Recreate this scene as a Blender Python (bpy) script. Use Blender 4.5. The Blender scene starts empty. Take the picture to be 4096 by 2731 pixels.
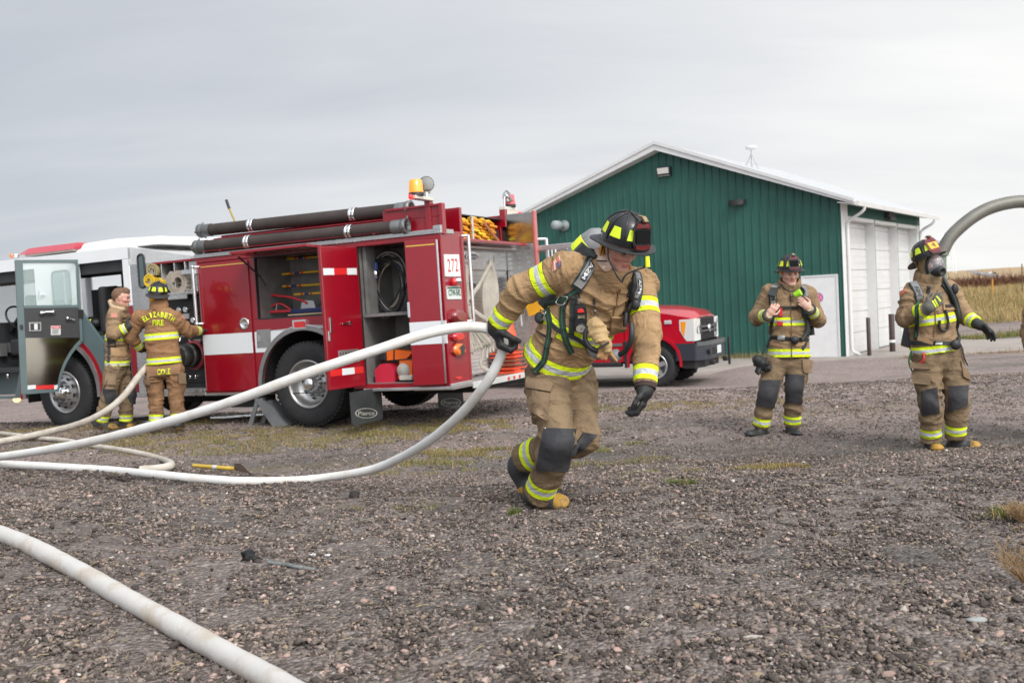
import bpy, math, random
import numpy as np
from math import sin, cos, pi, radians, sqrt, atan2, tan, atan
from mathutils import Vector, Matrix
from mathutils.bvhtree import BVHTree
V = Vector
random.seed(7); RNG = np.random.RandomState(11)
SC = bpy.context.scene
COL = SC.collection
# ------------------------------------------------------------ camera (35 mm lens, 1.48 m above the yard)
FOC, CX, CY, CAMZ = 3982.0, 2048.0, 1365.5, 1.48
CAMR = (Matrix.Rotation(pi/2 - atan(150/FOC), 3, 'X') @ Matrix.Rotation(-0.05, 3, 'Z'))
CAMO = V((0, 0, CAMZ))
cam = bpy.data.cameras.new('camera'); camo = bpy.data.objects.new('camera', cam); COL.objects.link(camo)
camo.matrix_world = Matrix.Translation(CAMO) @ CAMR.to_4x4()
cam.sensor_width = 36; cam.lens = FOC/4096*36; cam.clip_end = 5000; cam.clip_start = 0.05
cam.dof.use_dof = True; cam.dof.focus_distance = 5.6; cam.dof.aperture_fstop = 4.5
SC.camera = camo
def ray(px, py): return CAMR @ V(((px-CX)/FOC, -(py-CY)/FOC, -1))
def P(px, py, Y):                     # point of the sight line at depth Y (survey helper)
    d = ray(px, py); return CAMO + d*(Y/d.y)
class Plane:
    def __init__(s, o, n): s.o, s.n = V(o), V(n).normalized()
    def cast(s, px, py, off=0):
        d = ray(px, py); o = s.o + s.n*off
        t = s.n.dot(o-CAMO)/s.n.dot(d); return CAMO + d*t, s.n
class Surf:
    def __init__(s, verts, faces): s.b = BVHTree.FromPolygons([tuple(v) for v in verts], faces); s.last = None
    def cast(s, px, py, off=0):
        d = ray(px, py).normalized(); h, n, i, t = s.b.ray_cast(CAMO, d)
        if h is None:
            h, n, i, t = s.b.find_nearest(CAMO + d*(s.last or 5.0))
            t = (h-CAMO).length; q = CAMO + d*t
            h = h.lerp(q, .6)
        s.last = t
        if n.dot(d) > 0: n = -n
        return h + n*off, n
# ------------------------------------------------------------ terrain height
def ss(a, b, x):
    t = min(1, max(0, (x-a)/(b-a))); return t*t*(3-2*t)
def gz(x, y):
    left = ss(-.6, -3.0, x) if x < -.6 else 0
    top = .36 + .12*left
    h = top*(1-ss(5.6+1.3*left, 8.7+.4*left, y))
    h += .02*sin(x*1.7+y)*sin(y*1.3-x*.6)*ss(1, 3, y)
    h -= .34*ss(14.2, 20.5, y)
    h += .05*ss(-1, -3.5, x)*ss(10, 12, y)*(1-ss(13, 16, y))
    return h
def G(px, py, up=0):                  # where a sight line meets the ground
    d = ray(px, py); t = .5
    for _ in range(4000):
        p = CAMO + d*t
        if p.z <= gz(p.x, p.y) + up: return p
        t += .01 if t < 15 else .05
    return p
# ------------------------------------------------------------ noise (numpy value noise)
_T = RNG.rand(32768).astype(np.float32)
def vn(p):
    p = np.asarray(p, dtype=np.float64); i = np.floor(p).astype(np.int64); f = p-i; f = f*f*(3-2*f)
    r = 0
    for dx in (0, 1):
        for dy in (0, 1):
            for dz in (0, 1):
                h = ((i[..., 0]+dx)*73856093 ^ (i[..., 1]+dy)*19349663 ^ (i[..., 2]+dz)*83492791) & 32767
                w = (f[..., 0] if dx else 1-f[..., 0])*(f[..., 1] if dy else 1-f[..., 1])*(f[..., 2] if dz else 1-f[..., 2])
                r = r + _T[h]*w
    return r*2-1
# ------------------------------------------------------------ materials
def srgb(r, g, b):
    return tuple(((c/255)/12.92 if c/255 <= .04045 else ((c/255+.055)/1.055)**2.4) for c in (r, g, b))
MATS = {}
def mat(name, col, rough=.6, metal=0, var=0, vscale=4, bump=0, bscale=40, coat=0, col2=None, spec=.5, emit=None, estr=1, alpha=1, trans=0, stretch=None, bdist=.01, c2lo=.45, c2hi=.65):
    if name in MATS: return MATS[name]
    m = bpy.data.materials.new(name); m.use_nodes = True; N = m.node_tree; b = N.nodes['Principled BSDF']
    b.inputs['Base Color'].default_value = (*col, 1); b.inputs['Roughness'].default_value = rough; b.inputs['Metallic'].default_value = metal
    b.inputs['Specular IOR Level'].default_value = spec
    if coat: b.inputs['Coat Weight'].default_value = coat; b.inputs['Coat Roughness'].default_value = .05
    if alpha < 1: b.inputs['Alpha'].default_value = alpha
    if trans: b.inputs['Transmission Weight'].default_value = trans
    if emit: b.inputs['Emission Color'].default_value = (*emit, 1); b.inputs['Emission Strength'].default_value = estr
    if var or bump or col2:
        tc = N.nodes.new('ShaderNodeTexCoord'); mp = N.nodes.new('ShaderNodeMapping'); N.links.new(tc.outputs['Object'], mp.inputs['Vector'])
        if stretch: mp.inputs['Scale'].default_value = stretch
    if var or col2:
        n = N.nodes.new('ShaderNodeTexNoise'); n.inputs['Scale'].default_value = vscale; n.inputs['Detail'].default_value = 6; n.inputs['Roughness'].default_value = .65
        N.links.new(mp.outputs[0], n.inputs['Vector'])
        r = N.nodes.new('ShaderNodeValToRGB'); N.links.new(n.outputs['Fac'], r.inputs['Fac'])
        c2 = col2 or tuple(c*(1-var) for c in col); c1 = col if col2 else tuple(min(1, c*(1+var*.6)) for c in col)
        r.color_ramp.elements[0].position = c2lo if col2 else .3; r.color_ramp.elements[0].color = (*c1, 1) if col2 else (*c2, 1)
        r.color_ramp.elements[1].position = c2hi if col2 else .7; r.color_ramp.elements[1].color = (*c2, 1) if col2 else (*c1, 1)
        N.links.new(r.outputs[0], b.inputs['Base Color'])
    if bump:
        n2 = N.nodes.new('ShaderNodeTexNoise'); n2.inputs['Scale'].default_value = bscale; n2.inputs['Detail'].default_value = 4
        N.links.new(mp.outputs[0], n2.inputs['Vector'])
        bp = N.nodes.new('ShaderNodeBump'); bp.inputs['Strength'].default_value = bump; bp.inputs['Distance'].default_value = bdist
        N.links.new(n2.outputs['Fac'], bp.inputs['Height']); N.links.new(bp.outputs[0], b.inputs['Normal'])
    MATS[name] = m; return m
def nodes_of(m): return m.node_tree.nodes, m.node_tree.links, m.node_tree.nodes['Principled BSDF']
def mth(N, L, op, a, b=None, c=None):
    n = N.new('ShaderNodeMath'); n.operation = op
    for i, v in enumerate((a, b, c)):
        if v is None: continue
        if isinstance(v, (int, float)): n.inputs[i].default_value = v
        else: L.new(v, n.inputs[i])
    return n.outputs[0]
def mixc(N, L, f, a, b):
    n = N.new('ShaderNodeMix'); n.data_type = 'RGBA'
    for i, v in ((0, f), (6, a), (7, b)):
        if isinstance(v, (int, float)): n.inputs[i].default_value = v
        elif isinstance(v, tuple): n.inputs[i].default_value = (*v, 1)
        else: L.new(v, n.inputs[i])
    return n.outputs[2]
def diamond_mat(name, col, rough=.3, sc=24, metal=.9, strength=.5):
    m = mat(name, col, rough, metal, var=.15, vscale=3); N, L, b = nodes_of(m)
    tc = N.new('ShaderNodeTexCoord'); sp = N.new('ShaderNodeSeparateXYZ'); L.new(tc.outputs['Object'], sp.inputs[0])
    h = mth(N, L, 'ADD', sp.outputs[0], sp.outputs[1])
    a = mth(N, L, 'SINE', mth(N, L, 'MULTIPLY', mth(N, L, 'ADD', h, sp.outputs[2]), sc*3.1416))
    c = mth(N, L, 'SINE', mth(N, L, 'MULTIPLY', mth(N, L, 'SUBTRACT', h, sp.outputs[2]), sc*3.1416*1.0))
    v = mth(N, L, 'MULTIPLY', a, c); v = mth(N, L, 'GREATER_THAN', v, .35)
    bp = N.new('ShaderNodeBump'); bp.inputs['Strength'].default_value = strength; bp.inputs['Distance'].default_value = .01
    L.new(v, bp.inputs['Height']); L.new(bp.outputs[0], b.inputs['Normal'])
    rr = mth(N, L, 'MULTIPLY_ADD', v, -.12, rough); L.new(rr, b.inputs['Roughness'])
    return m
# ------------------------------------------------------------ scene tree helpers
WM = {}
def tag(o, label=None, cat=None, group=None, kind=None):
    if label: o['label'] = label
    if cat: o['category'] = cat
    if group: o['group'] = group
    if kind: o['kind'] = kind
    return o
def thing(name, label, cat, loc=(0, 0, 0), group=None):
    o = bpy.data.objects.new(name, None); COL.objects.link(o); o.location = loc; o.empty_display_size = .2
    WM[o.name] = Matrix.Translation(V(loc)); return tag(o, label, cat, group)
class MB:
    def __init__(s, frame=None): s.v = []; s.f = []; s.m = []; s.s = []; s.fr = frame
    def add(s, vs, fs, mi=0, smooth=False):
        n = len(s.v)
        for p in vs:
            p = V(p); s.v.append(s.fr @ p if s.fr is not None else p)
        for f in fs: s.f.append([i+n for i in f]); s.m.append(mi); s.s.append(smooth)
        return s
    def box(s, lo, hi, mi=0, ax=None, o=None):
        x0, y0, z0 = lo; x1, y1, z1 = hi
        vs = [V((x, y, z)) for z in (z0, z1) for y in (y0, y1) for x in (x0, x1)]
        if ax is not None: vs = [V(o or (0, 0, 0)) + ax[0]*p.x + ax[1]*p.y + ax[2]*p.z for p in vs]
        return s.add(vs, [(0, 2, 3, 1), (4, 5, 7, 6), (0, 1, 5, 4), (2, 6, 7, 3), (0, 4, 6, 2), (1, 3, 7, 5)], mi)
    def prism(s, pts, off, mi=0, smooth=False):
        n = len(pts); pts = [V(p) for p in pts]; off = V(off)
        vs = pts + [p+off for p in pts]
        s.add(vs, [list(range(n))[::-1], list(range(n, 2*n))], mi)
        s.add(vs, [(i, (i+1) % n, n+(i+1) % n, n+i) for i in range(n)], mi, smooth); return s
    def tube(s, pts, r, seg=8, mi=0, cap=True, flat=1, up=None, closed=False):
        pts = [V(p) for p in pts]; n = len(pts)
        rs = list(r) if hasattr(r, '__len__') else [r]*n
        vs = []; prev = None
        for i, p in enumerate(pts):
            a = pts[(i+1) % n] if (closed or i < n-1) else p; b = pts[i-1] if (closed or i > 0) else p
            t = (a-b).normalized() if (a-b).length > 1e-9 else V((0, 0, 1))
            if prev is None:
                u = V(up) if up is not None else (V((0, 0, 1)) if abs(t.z) < .9 else V((1, 0, 0)))
            else: u = V(up) if up is not None else prev
            u = (u - t*u.dot(t))
            u = u.normalized() if u.length > 1e-6 else t.orthogonal().normalized()
            w = t.cross(u); prev = u
            for k in range(seg):
                q = 2*pi*k/seg; vs.append(p + (u*cos(q)*flat + w*sin(q))*rs[i])
        fs = [(i*seg+k, i*seg+(k+1) % seg, (i+1)*seg+(k+1) % seg, (i+1)*seg+k) for i in range(n-1) for k in range(seg)]
        if closed: fs += [((n-1)*seg+k, (n-1)*seg+(k+1) % seg, (k+1) % seg, k) for k in range(seg)]
        s.add(vs, fs, mi, True)
        if cap and not closed: s.add(vs[:seg], [list(range(seg))[::-1]], mi); s.add(vs[-seg:], [list(range(seg))], mi)
        return s
    def cyl(s, a, b, r, seg=16, mi=0, r2=None): return s.tube([a, b], [r, r if r2 is None else r2], seg, mi)
    def lathe(s, c, ax, prof, seg=24, mi=0, smooth=True):   # prof: (radius, height along ax)
        c = V(c); ax = V(ax).normalized(); u = ax.orthogonal().normalized(); w = ax.cross(u); vs = []
        for (r, h) in prof:
            for k in range(seg): q = 2*pi*k/seg; vs.append(c + ax*h + (u*cos(q)+w*sin(q))*max(r, 1e-4))
        fs = [(i*seg+k, i*seg+(k+1) % seg, (i+1)*seg+(k+1) % seg, (i+1)*seg+k) for i in range(len(prof)-1) for k in range(seg)]
        return s.add(vs, fs, mi, smooth)
    def ball(s, c, r, mi=0, seg=12, sq=(1, 1, 1)):
        vs = [V(c)+V((r*sq[0]*sin(pi*i/seg)*cos(2*pi*k/seg), r*sq[1]*sin(pi*i/seg)*sin(2*pi*k/seg), r*sq[2]*cos(pi*i/seg))) for i in range(seg+1) for k in range(seg)]
        return s.add(vs, [(i*seg+k, (i+1)*seg+k, (i+1)*seg+(k+1) % seg, i*seg+(k+1) % seg) for i in range(seg) for k in range(seg)], mi, True)
    def quadgrid(s, P4, thick, nrm, mi=0): # slab over 4 corners
        n = V(nrm).normalized()*thick; return s.prism([V(p) for p in P4], n, mi)
    def build(s, name, mats, parent=None, loc=None, bevel=0, smooth_angle=None, attrs=None, bseg=2):
        if not isinstance(mats, (list, tuple)): mats = [mats]
        if parent is not None: L = WM[parent.name]; W = L
        else:
            if loc is None:
                xs = [p.x for p in s.v]; ys = [p.y for p in s.v]; zs = [p.z for p in s.v]
                loc = ((min(xs)+max(xs))/2, (min(ys)+max(ys))/2, min(zs))
            W = Matrix.Translation(V(loc))
        Wi = W.inverted()
        me = bpy.data.meshes.new(name); me.from_pydata([tuple(Wi @ p) for p in s.v], [], s.f); 
        for m in mats: me.materials.append(m)
        me.polygons.foreach_set('material_index', s.m); me.polygons.foreach_set('use_smooth', s.s)
        if attrs:
            for k, a in attrs.items(): me.attributes.new(k, 'FLOAT', 'POINT').data.foreach_set('value', a)
        me.update(); me.validate()
        o = bpy.data.objects.new(name, me); COL.objects.link(o)
        if parent is not None: o.parent = parent
        else: o.location = W.translation
        WM[o.name] = W
        if bevel:
            b = o.modifiers.new('bevel', 'BEVEL'); b.width = bevel; b.segments = bseg; b.limit_method = 'ANGLE'; b.angle_limit = radians(35)
        return o
def npmesh(name, verts, faces, m, parent=None, attrs=None, loc=(0, 0, 0), smooth=True, colors=None):
    W = WM[parent.name] if parent is not None else Matrix.Translation(V(loc))
    t = np.array(W.translation); me = bpy.data.meshes.new(name)
    me.vertices.add(len(verts)); me.vertices.foreach_set('co', (verts-t).astype(np.float32).ravel())
    k = faces.shape[1]; me.loops.add(faces.size); me.loops.foreach_set('vertex_index', faces.astype(np.int32).ravel())
    me.polygons.add(len(faces)); me.polygons.foreach_set('loop_start', np.arange(0, faces.size, k, dtype=np.int32))
    me.update(calc_edges=True)
    me.polygons.foreach_set('use_smooth', np.full(len(faces), smooth))
    for q in (m if isinstance(m, (list, tuple)) else [m]): me.materials.append(q)
    if attrs:
        for kk, a in attrs.items(): me.attributes.new(kk, 'FLOAT', 'POINT').data.foreach_set('value', np.asarray(a, dtype=np.float32))
    if colors is not None:
        c = np.ones((len(verts), 4), np.float32); c[:, :3] = colors
        me.attributes.new('tint', 'FLOAT_COLOR', 'POINT').data.foreach_set('color', c.ravel())
    o = bpy.data.objects.new(name, me); COL.objects.link(o)
    if parent is not None: o.parent = parent
    else: o.location = loc
    WM[o.name] = W; return o
# ------------------------------------------------------------ things laid on a surface
def bil(q, s, t): # quad corners: TL TR BR BL in survey pixels
    return ((1-s)*(1-t)*q[0][0]+s*(1-t)*q[1][0]+s*t*q[2][0]+(1-s)*t*q[3][0], (1-s)*(1-t)*q[0][1]+s*(1-t)*q[1][1]+s*t*q[2][1]+(1-s)*t*q[3][1])
def patch(mb, surf, quad, thick=.006, off=.002, n=4, m=4, mi=0, soft=True):
    top = []; bot = []; H = [surf.cast(*bil(quad, i/n, j/m)) for j in range(m+1) for i in range(n+1)]; av = sum((h[1] for h in H), V((0, 0, 0))).normalized()
    for p, nn in H:
        nn = (nn*.35+av*.65).normalized(); top.append(p+nn*(off+thick)); bot.append(p+nn*(off-.02))
    N1 = (n+1)*(m+1); fs = []
    for j in range(m):
        for i in range(n):
            a = j*(n+1)+i; fs.append((a, a+n+1, a+n+2, a+1))
    mb.add(top, fs, mi, soft)
    rim = [i for i in range(n+1)] + [j*(n+1)+n for j in range(1, m+1)] + [m*(n+1)+i for i in range(n-1, -1, -1)] + [j*(n+1) for j in range(m-1, 0, -1)]
    vs = [top[i] for i in rim]+[bot[i] for i in rim]; L = len(rim)
    mb.add(vs, [((i+1) % L, i, L+i, L+(i+1) % L) for i in range(L)], mi)
    return mb
def resample(pts, n):
    d = [0]
    for a, b in zip(pts, pts[1:]): d.append(d[-1]+sqrt(sum((x-y)**2 for x, y in zip(a, b))))
    out = []
    # catmull-rom in param of cumulative distance
    for k in range(n):
        s = d[-1]*k/(n-1); i = 0
        while i < len(d)-2 and s > d[i+1]: i += 1
        t = (s-d[i])/max(d[i+1]-d[i], 1e-9)
        p0 = pts[max(i-1, 0)]; p1 = pts[i]; p2 = pts[i+1]; p3 = pts[min(i+2, len(pts)-1)]
        out.append(tuple(.5*((2*b)+(c-a)*t+(2*a-5*b+4*c-e)*t*t+(-a+3*b-3*c+e)*t**3) for a, b, c, e in zip(p0, p1, p2, p3)))
    return out
def strap(mb, surf, line, wpx, thick=.006, off=.004, n=14, mi=0):
    """webbing laid over a surface; line and width in survey pixels"""
    pts = resample(line, n); C = []; NN = []
    for x, y in pts: a, na = surf.cast(x, y); C.append(a); NN.append(na)
    S = list(C); M = list(NN)
    for _ in range(4):
        S = [S[0]]+[(S[i-1]+S[i]*2+S[i+1])/4 for i in range(1, n-1)]+[S[-1]]; M = [(M[max(i-1, 0)]+M[i]*2+M[min(i+1, n-1)]).normalized() for i in range(n)]
    L = []; R = []; Lb = []; Rb = []; mb.path = []
    for i in range(n):
        c, nn = S[i], M[i]; dd_ = (C[i]-c).dot(nn)
        if dd_ > 0: c = c+nn*dd_
        t = (S[min(i+1, n-1)]-S[max(i-1, 0)]).normalized(); nn = (nn-t*nn.dot(t)).normalized(); sd = t.cross(nn).normalized()
        if sd.dot(CAMR @ V((0, 0, 1))) > .75: pass
        w = wpx/2 if not hasattr(wpx, '__len__') else (wpx[0]+(wpx[1]-wpx[0])*i/(n-1))/2
        w = w*(c-CAMO).length/FOC; mb.path.append((c, nn, t, sd))
        L.append(c+sd*w+nn*(off+thick)); R.append(c-sd*w+nn*(off+thick)); Lb.append(c+sd*w+nn*(off-.012)); Rb.append(c-sd*w+nn*(off-.012))
    vs = L+R+Rb+Lb; fs = []
    for i in range(n-1):
        for k in range(4):
            a = k*n+i; b = ((k+1) % 4)*n+i; fs.append((a, a+1, b+1, b))
    mb.add(vs, fs, mi, False); mb.add([L[0], R[0], Rb[0], Lb[0]], [(0, 1, 2, 3)], mi); mb.add([L[-1], R[-1], Rb[-1], Lb[-1]], [(3, 2, 1, 0)], mi)
    return mb
def text_shape(s, bold=.0, spacing=1):
    c = bpy.data.curves.new('t', 'FONT'); c.body = s; c.size = 1; c.offset = bold; c.space_character = spacing; c.resolution_u = 3
    o = bpy.data.objects.new('t', c); COL.objects.link(o); bpy.context.view_layer.update()
    me = o.evaluated_get(bpy.context.evaluated_depsgraph_get()).to_mesh()
    vs = [(v.co.x, v.co.y) for v in me.vertices]; fs = [list(p.vertices) for p in me.polygons]
    o.evaluated_get(bpy.context.evaluated_depsgraph_get()).to_mesh_clear()
    bpy.data.objects.remove(o); bpy.data.curves.remove(c)
    x0 = min(v[0] for v in vs); x1 = max(v[0] for v in vs); y0 = min(v[1] for v in vs); y1 = max(v[1] for v in vs)
    return [((x-x0)/(x1-x0), 1-(y-y0)/(y1-y0)) for x, y in vs], fs
def text(mb, surf, s, quad, off=.012, bold=.0, mi=0, spacing=1):
    vs, fs = text_shape(s, bold, spacing); H = [surf.cast(*bil(quad, a, b)) for a, b in vs]; av = sum((h[1] for h in H), V((0, 0, 0))).normalized()
    out = [h[0]+av*off for h in H]
    mb.add(out, fs, mi, False); return mb
def ribbon_text(mb, path, s, f0, f1, halfw, off, flip=False, bold=.01, mi=0):
    """lettering running along a strap between two fractions of its length"""
    vs, fs = text_shape(s, bold); out = []; n = len(path)-1
    for x, y in vs:
        f = (f0+(f1-f0)*x)*n; i = min(int(f), n-1); g = f-i; c = path[i][0].lerp(path[i+1][0], g); nn = path[i][1]; sd = path[i][3]
        out.append(c+sd*((.5-y)*2*halfw*(-1 if flip else 1))+nn*off)
    mb.add(out, fs, mi, False); return mb
def rectq(x0, y0, x1, y1): return [(x0, y0), (x1, y0), (x1, y1), (x0, y1)]
# ============================================================ world, sun
w = bpy.data.worlds.new('World'); SC.world = w; w.use_nodes = True; N = w.node_tree.nodes; L = w.node_tree.links
bg = N['Background']
SUN_EL, SUN_AZ = radians(44), radians(152)   # azimuth clockwise from +Y
sky = N.new('ShaderNodeTexSky'); sky.sky_type = 'NISHITA'; sky.sun_disc = False; sky.sun_elevation = SUN_EL; sky.sun_rotation = SUN_AZ
tc = N.new('ShaderNodeTexCoord'); sp = N.new('ShaderNodeSeparateXYZ'); L.new(tc.outputs['Generated'], sp.inputs[0])
# cloud deck: project the direction on a flat layer so the bands flatten towards the horizon
zz = mth(N, L, 'ADD', mth(N, L, 'MAXIMUM', sp.outputs[2], 0), .22)
cb = N.new('ShaderNodeCombineXYZ'); L.new(mth(N, L, 'DIVIDE', sp.outputs[0], zz), cb.inputs[0]); L.new(mth(N, L, 'DIVIDE', sp.outputs[1], zz), cb.inputs[1])
def wnoise(sc, det, rough, st, rot=.35, dist=.4):
    mp = N.new('ShaderNodeMapping'); mp.inputs['Scale'].default_value = st; mp.inputs['Rotation'].default_value = (0, 0, rot); L.new(cb.outputs[0], mp.inputs[0])
    n = N.new('ShaderNodeTexNoise'); n.inputs['Scale'].default_value = sc; n.inputs['Detail'].default_value = det; n.inputs['Roughness'].default_value = rough; n.inputs['Distortion'].default_value = dist
    L.new(mp.outputs[0], n.inputs['Vector']); return n.outputs['Fac']
n1 = wnoise(.55, 3, .5, (.55, 1.5, 1)); n2 = wnoise(1.6, 6, .55, (.6, 2.0, 1), .2)
# brighter towards the right (+X) and the horizon
gx = mth(N, L, 'MULTIPLY', sp.outputs[0], .52)
gh = mth(N, L, 'MULTIPLY', mth(N, L, 'SUBTRACT', .35, sp.outputs[2]), .35)
f = mth(N, L, 'ADD', mth(N, L, 'ADD', gx, gh), mth(N, L, 'MULTIPLY_ADD', n1, .75, -.05))
f = mth(N, L, 'ADD', f, mth(N, L, 'MULTIPLY_ADD', n2, .34, -.14))
cr = N.new('ShaderNodeValToRGB'); L.new(f, cr.inputs[0]); e = cr.color_ramp.elements
e[0].position = .12; e[0].color = (.475, .50, .545, 1); e[1].position = .86; e[1].color = (.90, .89, .865, 1)
q = e.new(.34); q.color = (.60, .62, .65, 1); q = e.new(.52); q.color = (.71, .72, .73, 1); q = e.new(.68); q.color = (.81, .812, .805, 1)
skb = N.new('ShaderNodeVectorMath'); skb.operation = 'SCALE'; L.new(sky.outputs[0], skb.inputs[0]); skb.inputs[3].default_value = .08
mx = N.new('ShaderNodeMix'); mx.data_type = 'RGBA'; mx.inputs[0].default_value = .94; L.new(skb.outputs[0], mx.inputs[6]); L.new(cr.outputs[0], mx.inputs[7])
# the veil of cloud glows round the hidden sun
vd = N.new('ShaderNodeVectorMath'); vd.operation = 'DOT_PRODUCT'; L.new(tc.outputs['Generated'], vd.inputs[0]); vd.inputs[1].default_value = (sin(SUN_AZ)*cos(SUN_EL), cos(SUN_AZ)*cos(SUN_EL), sin(SUN_EL))
gl_ = mth(N, L, 'POWER', mth(N, L, 'MAXIMUM', vd.outputs['Value'], 0), 2.0)
L.new(mx.outputs[2], bg.inputs[0]); L.new(mth(N, L, 'MULTIPLY_ADD', gl_, 2.6, 1.0), bg.inputs[1])
sun = bpy.data.lights.new('sun', 'SUN'); sun.energy = 1.5; sun.angle = radians(14); sun.color = (1, .96, .9)
so = bpy.data.objects.new('sun', sun); COL.objects.link(so)
sd = V((sin(SUN_AZ)*cos(SUN_EL), cos(SUN_AZ)*cos(SUN_EL), sin(SUN_EL)))
so.rotation_euler = (-sd).to_track_quat('-Z', 'Y').to_euler(); so.location = (0, 0, 20)
vs = SC.view_settings; vs.view_transform = 'Standard'; vs.look = 'None'; vs.exposure = .27; vs.gamma = 1
SC.cycles.max_bounces = 6; SC.cycles.diffuse_bounces = 3; SC.cycles.glossy_bounces = 4; SC.cycles.transparent_max_bounces = 12; SC.cycles.transmission_bounces = 6
try: SC.cycles.use_denoising = True
except Exception: pass
# ============================================================ ground
gm = mat('gravel_ground', (.1, .09, .08), .9); N, L, b = nodes_of(gm)
tc = N.new('ShaderNodeTexCoord'); geo = tc.outputs['Object']
def nz(sc, det=4, rough=.6, vec=None, st=None):
    v = vec or geo
    if st:
        mp = N.new('ShaderNodeMapping'); mp.inputs['Scale'].default_value = st; L.new(v, mp.inputs[0]); v = mp.outputs[0]
    n = N.new('ShaderNodeTexNoise'); n.inputs['Scale'].default_value = sc; n.inputs['Detail'].default_value = det; n.inputs['Roughness'].default_value = rough; L.new(v, n.inputs['Vector']); return n.outputs['Fac']
def vor(sc):
    v = N.new('ShaderNodeTexVoronoi'); v.inputs['Scale'].default_value = sc; L.new(geo, v.inputs['Vector']); return v
def ramp(f, stops):
    r = N.new('ShaderNodeValToRGB'); L.new(f, r.inputs[0]); e = r.color_ramp.elements
    e[0].position, e[0].color = stops[0][0], (*stops[0][1], 1); e[1].position, e[1].color = stops[-1][0], (*stops[-1][1], 1)
    for p_, c_ in stops[1:-1]:
        q = e.new(p_); q.color = (*c_, 1)
    return r.outputs[0]
v1 = vor(46); sepc = N.new('ShaderNodeSeparateColor'); L.new(v1.outputs['Color'], sepc.inputs[0])
v3 = vor(17); sepc3 = N.new('ShaderNodeSeparateColor'); L.new(v3.outputs['Color'], sepc3.inputs[0])
stone = ramp(sepc.outputs[0], [(0, (.06, .052, .048)), (.3, (.11, .095, .088)), (.55, (.17, .145, .132)), (.8, (.27, .21, .185)), (1, (.46, .41, .38))])
stone3 = ramp(sepc3.outputs[0], [(0, (.10, .088, .08)), (.5, (.165, .142, .13)), (.85, (.225, .188, .168)), (1, (.36, .31, .28))])
stone = mixc(N, L, .35, stone, stone3)
dirt = ramp(nz(1.3, 8, .7), [(.25, (.135, .112, .098)), (.5, (.20, .165, .148)), (.75, (.285, .235, .212))])
col = mixc(N, L, .42, stone, dirt)
big = nz(.45, 5, .6, st=(.5, 1.5, 1))
spx = N.new('ShaderNodeSeparateXYZ'); L.new(geo, spx.inputs[0])
wet = ramp(big, [(.50, (0, 0, 0)), (.62, (1, 1, 1))]); dk = N.new('ShaderNodeMix'); dk.data_type = 'RGBA'; dk.blend_type = 'MULTIPLY'
fw = mth(N, L, 'MULTIPLY', wet, .85); L.new(fw, dk.inputs[0]); L.new(col, dk.inputs[6]); dk.inputs[7].default_value = (.60, .66, .66, 1)
# lighter, finer packed gravel further out
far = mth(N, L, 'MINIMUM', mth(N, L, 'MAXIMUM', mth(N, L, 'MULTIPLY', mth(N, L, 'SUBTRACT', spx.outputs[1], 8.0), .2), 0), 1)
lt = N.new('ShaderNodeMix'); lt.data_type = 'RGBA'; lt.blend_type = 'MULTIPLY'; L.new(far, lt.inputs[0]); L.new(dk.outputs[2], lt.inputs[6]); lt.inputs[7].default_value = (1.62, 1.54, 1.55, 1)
# sandy dry-grass stain bands where the weeds grow
gb = nz(.8, 6, .65, st=(.35, 1.2, 1)); ga = ramp(gb, [(.52, (0, 0, 0)), (.64, (1, 1, 1))])
band = mth(N, L, 'MULTIPLY', mth(N, L, 'GREATER_THAN', spx.outputs[1], 7.6), mth(N, L, 'LESS_THAN', spx.outputs[1], 14.0))
tufts = mth(N, L, 'MULTIPLY', mth(N, L, 'MULTIPLY', ga, band), ramp(nz(9, 3), [(.4, (.15,)*3), (.6, (1,)*3)]))
trk = mth(N, L, 'MULTIPLY', ramp(mth(N, L, 'ABSOLUTE', mth(N, L, 'SUBTRACT', mth(N, L, 'ADD', spx.outputs[1], mth(N, L, 'MULTIPLY', big, 3.0)), 10.7)), [(.3, (1, 1, 1)), (1.0, (0, 0, 0))]), mth(N, L, 'GREATER_THAN', spx.outputs[0], .3))
tk = N.new('ShaderNodeMix'); tk.data_type = 'RGBA'; tk.blend_type = 'MULTIPLY'; L.new(mth(N, L, 'MULTIPLY', trk, .7), tk.inputs[0]); L.new(lt.outputs[2], tk.inputs[6]); tk.inputs[7].default_value = (.56, .60, .60, 1); lt = tk
c4 = mixc(N, L, mth(N, L, 'MULTIPLY', tufts, .75), lt.outputs[2], ramp(nz(3, 3), [(.35, (.15, .135, .06)), (.65, (.22, .175, .095))]))
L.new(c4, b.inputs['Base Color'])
v2 = vor(46); hgt = mth(N, L, 'SUBTRACT', 1, mth(N, L, 'MULTIPLY', v2.outputs['Distance'], 1.6))
v3b = mth(N, L, 'SUBTRACT', 1, v3.outputs['Distance'])
hh = mth(N, L, 'ADD', mth(N, L, 'ADD', hgt, nz(24, 4)), v3b)
bp = N.new('ShaderNodeBump'); bp.inputs['Strength'].default_value = .9; bp.inputs['Distance'].default_value = .02; L.new(hh, bp.inputs['Height']); L.new(bp.outputs[0], b.inputs['Normal'])
b.inputs['Specular IOR Level'].default_value = .25
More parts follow.
